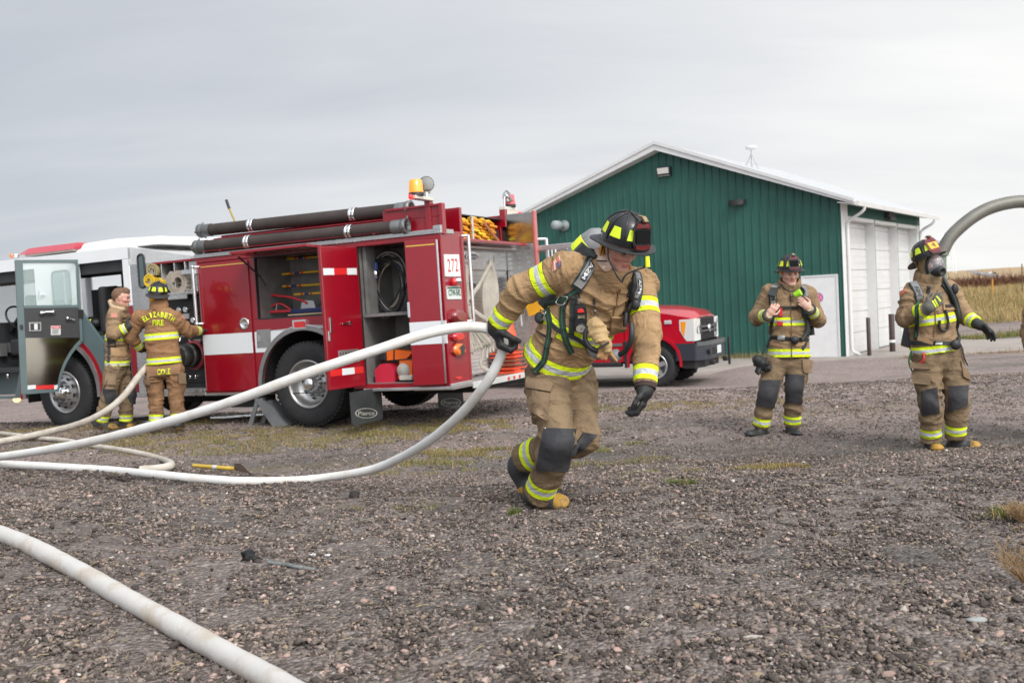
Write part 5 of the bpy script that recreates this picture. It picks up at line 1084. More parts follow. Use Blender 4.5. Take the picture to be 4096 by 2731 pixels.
# yellow hose load: individual folds packed in the bed
hl = tt('hose_load', 'yellow supply hose folded in layers in the rear hose bed', 'hose', T(-1.6, -2.0, 2.28))
mb = MB(TF); hosey2 = mat('hose_bright', (.80, .62, .03), .6, var=.2, vscale=8); w_ = 2.305
for j_, (nf, sh) in enumerate([(6, 0), (6, .09), (6, .02), (6, .11), (5, .04), (5, .13), (4, .02)]):
    n = -1.36-sh
    for i_ in range(nf):
        l = .235+random.random()*.03
        if n-l < -2.64: break
        u = -1.615+random.random()*.03; p0, p1 = V((u, n, w_+random.gauss(0, .003))), V((u+.02, n-l, w_-.014+random.gauss(0, .003)))
        mb.tube([p0, p0.lerp(p1, .12), p0.lerp(p1, .5), p0.lerp(p1, .88), p1], [.015, .0215, .022, .021, .013], 10, mi=1 if (random.random() < .3) else 0, flat=.9)
        mb.tube([p0+V((-.004, .002, 0)), p0-V((.004, .004, 0))], .008, 8, mi=2); n -= l+.012
    w_ += .040
for (n, w1_, l, r) in [(-1.66, 2.56, .26, .04), (-1.95, 2.565, .2, .028), (-2.1, 2.55, .26, .028), (-1.40, 2.52, .16, .045)]:
    mb.tube([(-1.6, n, w1_), (-1.6, n-l*.5, w1_+.01), (-1.6, n-l, w1_-.015)], [r, r*1.1, r*.6], 10, flat=.9)
mb.box((-1.56, -2.62, 2.29), (-1.2, -.7, 2.46), 2)
mb.build('hose_folds', [hosey, hosey2, under], hl)
mb = MB(TF); pts = [(-1.645, -2.0, 2.53), (-1.65, -2.14, 2.45), (-1.655, -2.28, 2.36), (-1.655, -2.42, 2.29)]; mb.tube(pts, .028, 8, flat=.2, up=(1, 0, 0)); tag(mb.build('leather_strap', mat('leather', (.30, .11, .045), .6)), 'brown leather strap hanging down over the yellow folded hose', 'strap')
mb = MB(TF); q0, q1 = nw(1835, 915, -1.64), nw(1838, 945, -1.64); mb.tube([(-1.64, *q0), (-1.66, (q0[0]+q1[0])/2, (q0[1]+q1[1])/2), (-1.64, *q1)], .03, 8); tag(mb.build('blue_strap', mat('strap_blue', (.01, .08, .6), .5)), 'bright blue strap tied at the left of the hose bed', 'strap')
# cones
cg = 'stacked traffic cones on the tailboard'; cor = mat('cone_orange', srgb(232, 84, 48), .5, var=.2, vscale=5); cor2 = mat('cone_dirty', (.26, .10, .06), .7, var=.4, vscale=5)
cn, cw = nw(2060, 1480, -1.86); 
for k in range(7):
    top = k == 6; z = .457+.052*k; j = random.gauss(0, .012)
    c = (-1.86+random.gauss(0, .008), cn+.16+j, z)
    pos = ['top of the stack, its whole orange body showing', 'lowest of the stack, resting on the tailboard', 'second from the tailboard', 'third from the tailboard', 'fourth from the tailboard', 'fifth from the tailboard', 'just below the top one']
    lab = 'orange traffic cone, ' + (pos[0] if top else pos[k+1])
    t = thing('traffic_cone', lab, 'traffic cone', T(*c), cg)
    mb = MB(TF); s_ = .19; mb.box((c[0]-s_, c[1]-.22, c[2]), (c[0]+s_, c[1]+.22, c[2]+.022)); mb.build('base', cor if k in (0, 1, 4, 5) else cor2, t, bevel=.008)
    mb = MB(TF); h = .56 if top else .06; r0 = .15; mb.lathe((c[0], c[1]+.0, c[2]+.02), (0, 0, 1), [(r0, 0), (r0*.97, .02), (r0-(r0-.035)*h/.56, h), (.0, h)] if top else [(r0, 0), (r0*.92, h)], 24); mb.build('cone_body', cor, t)
# hanging hose bundles at the rear
cv = mat('canvas_hose', (.40, .365, .31), .85, var=.25, vscale=6, bump=.4, bscale=50)
def bundle(label, loops, u=-1.80, r=.036):
    q = [nw(x, y, u) for x, y in loops[0]]; t = thing('hanging_hose', label, 'hose', T(u, q[-1][0], q[-1][1]), 'hose bundles hanging at the rear of the engine'); 
    for k, lp in enumerate(loops):
        pts = [tuple(Plane(TO+TU*(u-.009*k), -TU).cast(x, y)[0]) for x, y in lp]; pts = resample(pts, len(pts)*4); mb = MB(); mb.tube(pts, r, 8, flat=.35, up=TU); mb.build('hose_strand', cv, t)
L2 = []
for k in range(7):
    f = k/6; L2.append([(1962, 1048), (1946+26*f, 1075), (1936+50*f, 1140), (1936+54*f, 1215), (1944+42*f, 1275), (1956+22*f, 1310)])
bundle('long pale canvas hose bundle hanging below the rear crossbar', L2, r=.048)
L3 = []
for k in range(9):
    f = k/8; L3.append([(1872, 1225), (1866+25*f, 1290), (1862+70*f+8*f*f, 1350+6*(k % 2)), (1868+95*f, 1400-40*f+6*(k % 3)), (1864+85*f, 1412-52*f)])
bundle('fanned pale canvas hose folds hanging beside the tail lights', L3, -1.88, .042)
bundle('pale canvas hose end slung diagonally between the bundles', [[(1965, 1052), (1945, 1090), (1915, 1145), (1893, 1175), (1880, 1205)], [(1873, 1230), (1905, 1250), (1930, 1268), (1955, 1285)], [(1862, 1060), (1878, 1100), (1886, 1150), (1880, 1200)], [(1866, 1065), (1868, 1120), (1872, 1170), (1870, 1220)]], -1.86)
bundle('short pale canvas webbing ends dangling near the tailboard', [[(1935, 1378), (1930, 1430), (1925, 1450)], [(1950, 1380), (1948, 1432)], [(1962, 1382), (1960, 1410)], [(1972, 1378), (1974, 1405)], [(1922, 1440), (1925, 1465), (1948, 1478), (1962, 1485)]], -1.90, .03)
q0 = nw(1868, 1148, -1.84); mb = MB(TF); mb.lathe((-1.84, q0[0], q0[1]), (0, -1, .1), [(.04, 0), (.055, .03), (.055, .1), (.03, .14), (.03, .2)], 12); tag(mb.build('nozzle', blk), 'black and red hose nozzle hooked at the rear grab rail', 'nozzle')
# yellow bag on right of the tailboard, ladder
mb = MB(TF); q0 = uw(2138, 1212, -2.55); mb.prism([(q0[0]-.12, -2.66, q0[1]-.14), (q0[0]+.08, -2.66, q0[1]-.18), (q0[0]+.15, -2.66, q0[1]+.1), (q0[0]+.02, -2.66, q0[1]+.2), (q0[0]-.12, -2.66, q0[1]+.16)], (0, .16, 0)); yb = mb.build('yellow_bag', mat('bag_yellow', (.72, .36, .01), .6, var=.2), bevel=.05); tag(yb, 'yellow bag hanging on the rear of the engine behind the runner', 'bag')
ld_ = tt('ladder', 'aluminium ladder sticking out behind the far side of the engine', 'ladder', T(-2.5, -2.84, 1.6))
for dz in (0, ):
    eb([((-2.62, -2.80, 2.13), (-.5, -2.77, 2.20)), ((-2.50, -2.90, 2.11), (-.5, -2.87, 2.18))], 'rail', alu, ld_); eb([((-2.3, -2.80, 1.45), (-.5, -2.77, 1.5))], 'rail', alu, ld_)
for k in range(3): tubes('rung', [([(-2.24-.055*k, -2.79, 1.5), (-2.24-.055*k, -2.79, 2.13)], .016)], alu, ld_)
# hose rolls in the crosslay bay
cvd = mat('canvas_dirty', (.36, .31, .25), .85, var=.35, vscale=8)
def roll(px, py, r, label, m, off=-.05, n_=4, sq=1.0):
    c, q = SP(off).cast(px, py); t = thing('hose_roll', label, 'hose', c-V((0, 0, r)), 'hoses in the pump bay shelf'); pts = []
    for k in range(40): a = k/40*2*pi*n_*.55; rr = r*(.35+.65*k/40); pts.append(c+(TU*cos(a)*sq+TW*sin(a))*rr)
    mb = MB(); mb.tube(pts, .045, 8, flat=.28, up=None) if 0 else [mb.prism([a_1+TN*.05, b_1+TN*.05, b_1+TN*.05+(b_1-c).normalized()*.034*r/.155*1.3, a_1+TN*.05+(a_1-c).normalized()*.034*r/.155*1.3], -TN*.22, 0, True) for a_1, b_1 in zip(pts, pts[1:])]
    mb.build('rolled_hose', m, t)
roll(720, 1128, .155, 'dusty white hose roll on the shelf above the pump panel', cvd, -.03, 4, 1.0)
roll(616, 1083, .09, 'tan hose roll at the top of the shelf beside the cab', mat('hose_olive', (.34, .28, .14), .8), -.03, 3)
roll(604, 1124, .085, 'yellow hose roll on the shelf beside the cab', mat('hose_yel2', (.70, .46, .02), .7), -.02, 3)
roll(640, 1132, .065, 'small yellow hose roll behind the helmet', mat('hose_yel2', (.6, .5, .1), .7), -.02, 3)
c, q = SP(-.05).cast(670, 1148); t = thing('hose_nozzle', 'blue tipped nozzle on the pale hose in the shelf', 'nozzle', c); mb = MB(); mb.tube([c-TU*.05+TW*.02, c+TU*.02], .045, 10); mb.build('tip', mat('nozzle_blue', (.03, .09, .2), .5), t)
mb = MB(); mb.tube([SP(-.1).cast(x, y)[0] for x, y in ((672, 1140), (680, 1115), (690, 1100))], [.05, .055, .06], 10); mb.build('hose_end', cvd, t)
c, q = SP(-.05).cast(637, 1112); mb = MB(); mb.lathe(c, TN, [(.07, -.05), (.07, .03), (.05, .035), (.04, .01), (0, .01)], 18); tag(mb.build('black_nozzle', blk), 'round black nozzle between the yellow hose rolls', 'nozzle')
bundle2 = []
mb = MB(TF)
for k in range(3): mb.tube([(2.06, -.1, 1.86+.05*k), (1.86, -.08, 1.86+.045*k), (1.80, -.08, 1.87+.04*k)], .04, 8, flat=.5)
tag(mb.build('folded_hose', cvd), 'pale flat folded hose under the white hose roll', 'hose', 'hoses in the pump bay shelf')
# green crate + helmet shells in the cab
cr_ = tt('crate', 'green plastic crate of gear inside the cab', 'crate', T(3.75, -1.3, 1.4)); mb = MB(TF)
u0, w0 = uw(415, 1150, -1.1); u1, w1 = uw(470, 1215, -1.1)
for k in range(7):
    z = w1+(w0-w1)*k/6
    mb.box((min(u0, u1)-.02, -1.1, z-.012), (max(u0, u1)+.02, -1.09, z+.012))
for k in range(9):
    uu = u0+(u1-u0)*k/8; mb.box((uu-.012, -1.105, min(w0, w1)), (uu+.012, -1.10, max(w0, w1)))
mb.box((min(u0, u1)-.03, -1.45, min(w0, w1)), (max(u0, u1)+.03, -1.12, max(w0, w1)-.02)); mb.build('basket', mat('crate_green', (.01, .07, .04), .5), cr_)
c, _ = SP(-.3).cast(385, 1292); ch = tt('spare_helmet', 'black helmet with yellow patches lying on the cab seat', 'helmet', c-V((0, 0, .1))); mb = MB(); mb.ball(c, .13, 0, 14, (1, 1, .7)); mb.build('shell', blk, ch); mb = MB(); mb.ball(c+TN*.1+TW*.02, .05, 0, 8, (1, .5, .8)); mb.build('patch', MATS['hivis'], ch)
# stick standing on top
st = tt('tool_handle', 'yellow tool handle with black grip pointing up from the engine roof', 'tool', T(1.0, -.8, 2.3)); A, B_ = SP(-.8).cast(948, 905)[0], SP(-.8).cast(917, 835)[0]; C_ = SP(-.8).cast(905, 800)[0]
mb = MB(); mb.tube([A, B_], .014, 8); mb.build('shaft', mat('olive_yellow', (.32, .25, .05), .6), st); mb = MB(); mb.tube([B_, C_], .02, 8); mb.build('grip', blk, st)
# wheel chock
cm_ = mat('chock_grey', (.19, .195, .20), .55, .3, var=.2); wc = tt('wheel_chock', 'grey metal wheel chock wedged in front of the rear wheel', 'wheel chock', T(.68, -.1, .0))
gz0 = lambda u, n: gz(*T(u, n, 0).xy)
mb = MB(TF); mb.prism([(.42, -.30, .0), (.42, .0, .0), (.52, .0, .09), (.62, .0, .20), (.78, .0, .36), (.84, .0, .36), (.78, .0, .24), (.62, 0, .03), (.6, 0, 0)][1:], (0, -.3, 0)); mb.build('wedge', cm_, wc, bevel=.01)
mb = MB(TF); mb.prism([(.80, -.01, .34), (.86, -.01, .34), (1.02, -.01, .0), (.95, -.01, .0)], (0, -.02, 0)); mb.prism([(.80, -.27, .34), (.86, -.27, .34), (1.02, -.27, .0), (.95, -.27, .0)], (0, -.02, 0)); mb.build('leg', cm_, wc, bevel=.004)
mb = MB(TF); mb.box((.76, -.28, .33), (.88, -.02, .375)); mb.build('top_plate', cm_, wc, bevel=.01)

for k, (u, n, w_, sx, sz, col) in enumerate([(3.25, -.75, 1.0, .16, .14, (.03, .03, .03)), (3.5, -.8, 1.5, .12, .2, (.10, .07, .04)), (3.15, -1.4, 1.3, .14, .3, (.05, .05, .06)), (3.6, -1.8, 1.6, .2, .16, (.12, .10, .08)), (3.35, -1.1, 1.75, .1, .12, (.25, .04, .03))]):
    mb = MB(TF); mb.ball((u, n, w_), sx, 0, 10, (1, .8, sz/sx)); tag(mb.build('gear_bag', mat('bag_tone_%d' % k, col, .8, var=.4, vscale=8)), ['black gear bag low inside the open cab', 'brown gear bag above the cab seat', 'tall dark gear bag deep inside the cab', 'grey brown bag near the far cab wall', 'small red bag high inside the cab'][k], 'bag', 'gear stowed in the cab')
for k in range(5):
    mb = MB(TF); mb.box((5.95, -.35-.16*k, 1.1+.05*(k % 2)), (6.03, -.24-.16*k, 1.3)); mb.build('dash_switches', mat('switch_grey', (.12, .12, .12), .4), eng)
mb = MB(TF); mb.tube([(5.6, -.4, .95), (5.58, -.42, 1.25)], .02, 8); mb.ball((5.58, -.42, 1.27), .035, 0, 8); mb.build('gear_lever', blk, eng)
# ============================================================ figures: distance-field bodies and clothes
def cap(a, b, ra, rb=None, k=.03, lat=None, s=1.0, g='x', cut='', op='+'):
    return dict(a=np.array(a, float), b=np.array(b, float), ra=ra, rb=ra if rb is None else rb, k=k, lat=None if lat is None else np.array(V(lat).normalized()), s=s, g=g, cut=cut, op=op)
def pdist(p, Q):
    a, b = p['a'], p['b']; q = Q-a; ba = b-a
    if p['lat'] is not None:
        l = p['lat']; f = 1-1/p['s']; q = q-np.outer(q@l, l)*f if q.ndim == 2 else q; ba = ba-l*(ba@l)*f
    L2 = ba@ba; h = np.clip(q@ba/L2, 0, 1) if L2 > 1e-12 else np.zeros(len(q))
    d = np.sqrt(((q-h[:, None]*ba)**2).sum(1)) - (p['ra']+(p['rb']-p['ra'])*h)
    if p['cut']:
        ax = (b-a)/np.linalg.norm(b-a)
        if 'b' in p['cut']: d = np.maximum(d, (Q-b)@ax)
        if 'a' in p['cut']: d = np.maximum(d, -((Q-a)@ax))
    return d
def sdf_mesh(prims, h, clips=()):
    lo = np.min([np.minimum(p['a'], p['b'])-max(p['ra'], p['rb'])*max(1, p['s']) for p in prims if p['op'] == '+'], 0)-.04
    hi = np.max([np.maximum(p['a'], p['b'])+max(p['ra'], p['rb'])*max(1, p['s']) for p in prims if p['op'] == '+'], 0)+.04
    n = np.ceil((hi-lo)/h).astype(int)+1; g = np.full(n, 1.0, np.float32)
    for p in prims:
        m = max(p['ra'], p['rb'])*max(1, p['s'])+p['k']+2.5*h
        i0 = np.maximum(((np.minimum(p['a'], p['b'])-m-lo)/h).astype(int), 0); i1 = np.minimum(((np.maximum(p['a'], p['b'])+m-lo)/h).astype(int)+2, n)
        if np.any(i1 <= i0): continue
        X = np.stack(np.meshgrid(*[lo[c]+h*np.arange(i0[c], i1[c]) for c in range(3)], indexing='ij'), -1); sh = X.shape[:3]
        d = pdist(p, X.reshape(-1, 3)).reshape(sh); sl = tuple(slice(i0[c], i1[c]) for c in range(3)); o = g[sl]; k = p['k']
        if p['op'] == '+': w_ = np.maximum(k-np.abs(o-d), 0)/k; g[sl] = np.minimum(o, d)-w_*w_*k/4
        else: d = -d; w_ = np.maximum(k-np.abs(o-d), 0)/k; g[sl] = np.maximum(o, d)+w_*w_*k/4
    if clips:
        X = np.stack(np.meshgrid(*[lo[c]+h*np.arange(n[c]) for c in range(3)], indexing='ij'), -1)
        for (pt, nn) in clips: g = np.maximum(g, ((X-np.array(pt))@np.array(V(nn).normalized())).astype(np.float32))
    s = g < 0; c = [s[i:n[0]-1+i, j:n[1]-1+j, k:n[2]-1+k] for i in (0, 1) for j in (0, 1) for k in (0, 1)]
    su = sum(x.astype(np.int8) for x in c); act = np.argwhere((su > 0) & (su < 8)); offs = np.array([(i, j, k) for i in (0, 1) for j in (0, 1) for k in (0, 1)])
    cv_ = np.stack([g[tuple((act+o).T)] for o in offs], 1); acc = np.zeros((len(act), 3)); cnt = np.zeros(len(act))
    for e0 in range(8):
        for e1_ in range(e0+1, 8):
            if np.abs(offs[e0]-offs[e1_]).sum() != 1: continue
            v0, v1 = cv_[:, e0], cv_[:, e1_]; m = (v0 < 0) != (v1 < 0); t = np.where(m, v0/np.where(m, v0-v1, 1), 0)
            acc += m[:, None]*(offs[e0]+(offs[e1_]-offs[e0])*t[:, None]); cnt += m
    V_ = lo+h*(act+acc/cnt[:, None]); idx = np.full(np.array(n)-1, -1, np.int32); idx[tuple(act.T)] = np.arange(len(act)); F = []
    for ax in range(3):
        u, w_ = (ax+1) % 3, (ax+2) % 3; s0 = [slice(None)]*3; s1 = [slice(None)]*3; s0[ax] = slice(0, n[ax]-1); s1[ax] = slice(1, n[ax])
        A, B_ = s[tuple(s0)], s[tuple(s1)]; e = np.argwhere(A != B_); e = e[(e[:, u] > 0) & (e[:, w_] > 0) & (e[:, u] < n[u]-1) & (e[:, w_] < n[w_]-1)]; ins = A[tuple(e.T)]
        du = np.zeros(3, int); du[u] = 1; dw = np.zeros(3, int); dw[w_] = 1
        q = np.stack([idx[tuple((e-du-dw).T)], idx[tuple((e-dw).T)], idx[tuple(e.T)], idx[tuple((e-du).T)]], 1); q[~ins] = q[~ins][:, ::-1]; F.append(q)
    F = np.concatenate(F); F = F[(F >= 0).all(1)]; return V_, F
def vnormals(Vv, F):
    a, b, c, d = (Vv[F[:, i]] for i in range(4)); fn = np.cross(c-a, d-b); n = np.zeros_like(Vv)
    for i in range(4): np.add.at(n, F[:, i], fn)
    return n/np.maximum(np.linalg.norm(n, axis=1), 1e-9)[:, None]
def garment(name, prims, h, m, parent, bands={}, fold=.007, clips=(), seed=0, extra=None, ff=17):
    Vv, F = sdf_mesh(prims, h, clips); pl = [p for p in prims if p['op'] == '+']; D = np.stack([pdist(p, Vv) for p in pl], 1); near = D.argmin(1)
    nr = vnormals(Vv, F); band = np.full(len(Vv), .5)
    for i, p in enumerate(pl):
        k = near == i
        if not k.any(): continue
        if p['g'] in bands:
            o, ax, cs = bands[p['g']]; t = (Vv[k]-np.array(o))@np.array(ax); bb = np.full(k.sum(), .5)
            for c in cs: bb = np.minimum(bb, np.abs(t-c))
            band[k] = bb
    disp = np.zeros(len(Vv))
    if fold:
        AX = np.array([(p['b']-p['a'])/max(np.linalg.norm(p['b']-p['a']), 1e-6) for p in pl])
        W_ = np.exp(-np.maximum(D-D.min(1)[:, None], 0)/.03); W_ /= W_.sum(1)[:, None]; ax = W_@AX; ax /= np.maximum(np.linalg.norm(ax, axis=1), .3)[:, None]
        VL = Vv-Vv.mean(0); t = (VL*ax).sum(1); q = VL*5.5+ax*(t*ff)[:, None]+seed*7.3+.5*np.stack([vn(VL*4+seed+i*31) for i in range(3)], 1)
        r = 2.2*(1-np.minimum(1, np.abs(vn(q))*1.5))**1.6-.6; r2 = vn(Vv*5+seed*3.1+50); disp = fold*1.35*(r*(.55+.55*r2))+fold*.2*vn(Vv*11+9)
        quiet = np.clip((np.abs(band)-.03)/.06, .45, 1); disp *= quiet
    Vv = Vv+nr*disp[:, None]; at = {'band': band}
    if extra: at.update(extra(Vv))
    o = npmesh(name, Vv, F, m, parent, at); return o, Surf(Vv, F.tolist())
# ---- cloth materials with retroreflective trim
def turnout(name, c1, c2, soot=.35):
    m = mat(name, c1, .85, spec=.2); N, L, b = nodes_of(m); tc = N.new('ShaderNodeTexCoord'); o = tc.outputs['Object']
    def nzz(s, d=5): n = N.new('ShaderNodeTexNoise'); n.inputs['Scale'].default_value = s; n.inputs['Detail'].default_value = d; n.inputs['Roughness'].default_value = .65; L.new(o, n.inputs['Vector']); return n.outputs['Fac']
    def rmp(f, p0, p1, a, b_): r = N.new('ShaderNodeValToRGB'); L.new(f, r.inputs[0]); e = r.color_ramp.elements; e[0].position = p0; e[0].color = (*a, 1); e[1].position = p1; e[1].color = (*b_, 1); return r.outputs[0]
    base = rmp(nzz(3.2), .35, .65, c1, c2); dirt = rmp(nzz(6.5, 7), .5, .72, (1, 1, 1), (1-soot, 1-soot, 1-soot*.9))
    mu = N.new('ShaderNodeMix'); mu.data_type = 'RGBA'; mu.blend_type = 'MULTIPLY'; mu.inputs[0].default_value = 1; L.new(base, mu.inputs[6]); L.new(dirt, mu.inputs[7])
    at = N.new('ShaderNodeAttribute'); at.attribute_name = 'band'; ab = mth(N, L, 'ABSOLUTE', at.outputs['Fac'])
    y = mth(N, L, 'LESS_THAN', ab, .041); s = mth(N, L, 'LESS_THAN', ab, .0145); seam = mth(N, L, 'MULTIPLY', mth(N, L, 'LESS_THAN', ab, .045), mth(N, L, 'GREATER_THAN', ab, .041))
    yc = rmp(nzz(9), .4, .75, (.74, .90, .02), (.58, .70, .03)); c = mixc(N, L, y, mu.outputs[2], yc); c = mixc(N, L, s, c, (.47, .48, .50)); c = mixc(N, L, seam, c, (.09, .055, .03))
    L.new(c, b.inputs['Base Color']); L.new(mth(N, L, 'MULTIPLY_ADD', s, -.35, .85), b.inputs['Roughness'])
    bp = N.new('ShaderNodeBump'); wn = N.new('ShaderNodeTexNoise'); wn.inputs['Scale'].default_value = 5.5; wn.inputs['Detail'].default_value = 3; wn.inputs['Distortion'].default_value = 1.6; mp = N.new('ShaderNodeMapping'); mp.inputs['Scale'].default_value = (1, 1, 1.7); L.new(o, mp.inputs[0]); L.new(mp.outputs[0], wn.inputs['Vector'])
    rd_ = mth(N, L, 'ABSOLUTE', mth(N, L, 'SUBTRACT', wn.outputs['Fac'], .5)); rd_ = mth(N, L, 'MINIMUM', mth(N, L, 'MULTIPLY', rd_, 7), 1); rd_ = mth(N, L, 'POWER', rd_, .6)
    bp.inputs['Strength'].default_value = .45; bp.inputs['Distance'].default_value = .012; L.new(mth(N, L, 'ADD', rd_, mth(N, L, 'MULTIPLY', nzz(12, 4), .6)), bp.inputs['Height'])
    b2 = N.new('ShaderNodeBump'); b2.inputs['Strength'].default_value = .25; b2.inputs['Distance'].default_value = .002; L.new(nzz(420, 2), b2.inputs['Height']); L.new(bp.outputs[0], b2.inputs['Normal']); L.new(b2.outputs[0], b.inputs['Normal']); return m
tan1 = turnout('turnout_tan', srgb(170, 139, 103), srgb(151, 123, 90), .34)
tan2 = turnout('turnout_brown', srgb(152, 127, 98), srgb(133, 110, 85), .42)
pant = turnout('turnout_trousers', srgb(135, 115, 90), srgb(114, 96, 75), .42)
patchm = mat('knee_patch', (.035, .035, .038), .75, var=.35, vscale=7, bump=.5, bscale=18, bdist=.02)
flapm = mat('pocket_cloth', srgb(163, 131, 95), .85, var=.2, vscale=6, bump=.4, bscale=60)
flapp = mat('pocket_cloth_dark', srgb(131, 109, 84), .85, var=.25, vscale=6, bump=.4, bscale=60)
skinm = mat('skin', (.55, .30, .22), .5, spec=.4); _N, _L, _b = nodes_of(skinm); _at = _N.new('ShaderNodeAttribute'); _at.attribute_name = 'tint'; _L.new(_at.outputs['Color'], _b.inputs['Base Color']); _b.inputs['Subsurface Weight'].default_value = .12; _b.inputs['Subsurface Radius'].default_value = (.012, .005, .003)
web = mat('webbing', (.022, .028, .026), .7, var=.3, vscale=20); webg = mat('webbing_green', (.01, .16, .05), .7)
padm = mat('strap_pad', (.20, .20, .195), .7, var=.15, vscale=12, bump=.3, bscale=90)
helm = mat('helmet_black', (.010, .010, .011), .36, spec=.5, coat=.15, var=.3, vscale=10); brimm = mat('helmet_brim', (.028, .028, .030), .55, var=.3, vscale=12)
hiv = mat('helmet_tape', (.72, .88, .02), .45)
orr = mat('ear_flap', (.78, .36, .015), .8, var=.2, vscale=10)
glv = mat('glove_leather', (.020, .020, .021), .6, var=.4, vscale=14, bump=.5, bscale=50); cuffm = mat('knit_cuff', (.045, .028, .022), .9)
bootm = mat('boot', (.03, .03, .03), .6); N, L, b = nodes_of(bootm); at = N.new('ShaderNodeAttribute'); at.attribute_name = 'toe'
tc = N.new('ShaderNodeTexCoord'); n_ = N.new('ShaderNodeTexNoise'); n_.inputs['Scale'].default_value = 14; n_.inputs['Detail'].default_value = 6; L.new(tc.outputs['Object'], n_.inputs['Vector']); r_ = N.new('ShaderNodeValToRGB'); L.new(n_.outputs['Fac'], r_.inputs[0]); r_.color_ramp.elements[0].position = .5; r_.color_ramp.elements[0].color = (.40, .22, .035, 1); r_.color_ramp.elements[1].position = .66; r_.color_ramp.elements[1].color = (.05, .04, .03, 1)
L.new(mixc(N, L, mth(N, L, 'GREATER_THAN', at.outputs['Fac'], 0), (.035, .036, .038), r_.outputs[0]), b.inputs['Base Color'])
bootb = mat('boot_black', (.028, .029, .03), .55, var=.3, vscale=12)
def HF(F, U=(0, 0, 1)): F = V(F).normalized(); U = V(U); U = (U-F*U.dot(F)).normalized(); R = F.cross(U); return F, U, R
def head_prims(c, F, U, neck, sc=1.0):
    F, U, R = HF(F, U); c = V(c)
    def q(f, r, u): return c+(F*f+R*r+U*u)*sc
    P_ = [cap(q(-.022, 0, .035), q(.018, 0, .04), .088*sc, .080*sc, lat=R, s=.90), cap(q(.030, 0, .02), q(.044, 0, -.055), .062*sc, .046*sc, k=.04, lat=R, s=1.0),
          cap(q(.0, .050, -.055), q(.062, .018, -.098), .020*sc, .018*sc, k=.03), cap(q(.0, -.050, -.055), q(.062, -.018, -.098), .020*sc, .018*sc, k=.03), cap(q(.062, -.008, -.1), q(.062, .008, -.1), .021*sc, k=.02),
          cap(q(.088, -.028, .024), q(.088, .028, .024), .012*sc, k=.018), cap(q(.066, .043, -.022), q(.05, .055, -.02), .021*sc, k=.025), cap(q(.066, -.043, -.022), q(.05, -.055, -.02), .021*sc, k=.025),
          cap(q(.088, .031, .002), q(.089, .031, .001), .013*sc, k=.012, op='-'), cap(q(.088, -.031, .002), q(.089, -.031, .001), .013*sc, k=.012, op='-'),
          cap(q(.090, 0, .012), q(.108, 0, -.030), .0085*sc, .0125*sc, k=.012), cap(q(.092, .011, -.034), q(.092, -.011, -.034), .0085*sc, k=.008),
          cap(q(.086, -.018, -.060), q(.086, .018, -.060), .0085*sc, k=.008), cap(q(.083, -.016, -.071), q(.083, .016, -.071), .0085*sc, k=.007), cap(q(.099, -.02, -.0655), q(.099, .02, -.0655), .0028*sc, k=.004, op='-'),
          cap(q(-.006, .082, .022), q(.0, .080, -.022), .014*sc, .009*sc, k=.008, lat=F, s=1.3), cap(q(-.006, -.082, .022), q(.0, -.080, -.022), .014*sc, .009*sc, k=.008, lat=F, s=1.3),
          cap(q(-.020, 0, -.05), V(neck), .060*sc, .066*sc, k=.03)]
    return P_, q
def skin_tint(base, c, F, U, flush=.5, hair=None):
    F, U, R = HF(F, U); c = np.array(c); F, U, R = (np.array(x) for x in (F, U, R))
    def f(Vv):
        q = Vv-c; f_, r_, u_ = q@F, q@R, q@U; col = np.tile(np.array(base), (len(Vv), 1))
        ck = np.exp(-((np.abs(r_)-.045)**2+(u_+.03)**2+(f_-.06)**2)/.0012)*flush; ns = np.exp(-(r_**2+(u_+.03)**2+(f_-.108)**2)/.0005)*flush*.8
        m_ = np.clip(ck+ns, 0, 1)[:, None]; col = col*(1-m_)+col*np.array((1.02, .52, .50))*m_
        lp = ((np.abs(r_) < .024) & (np.abs(u_+.0655) < .013) & (f_ > .08))[:, None]; col = np.where(lp, np.array(base)*np.array((.85, .55, .55)), col)
        for sg in (1, -1):
            eb_ = ((np.abs(r_-sg*.032) < .02) & (np.abs(u_-.021) < .006) & (f_ > .06))[:, None]; col = np.where(eb_, col*.5 if hair is None else np.array(hair), col)
            ey = ((np.abs(r_-sg*.031) < .0135) & (np.abs(u_-.001) < .006) & (f_ > .06))[:, None]; col = np.where(ey, col*.62, col)
        return col*(1+.06*vn(Vv*60)[:, None])
    return f
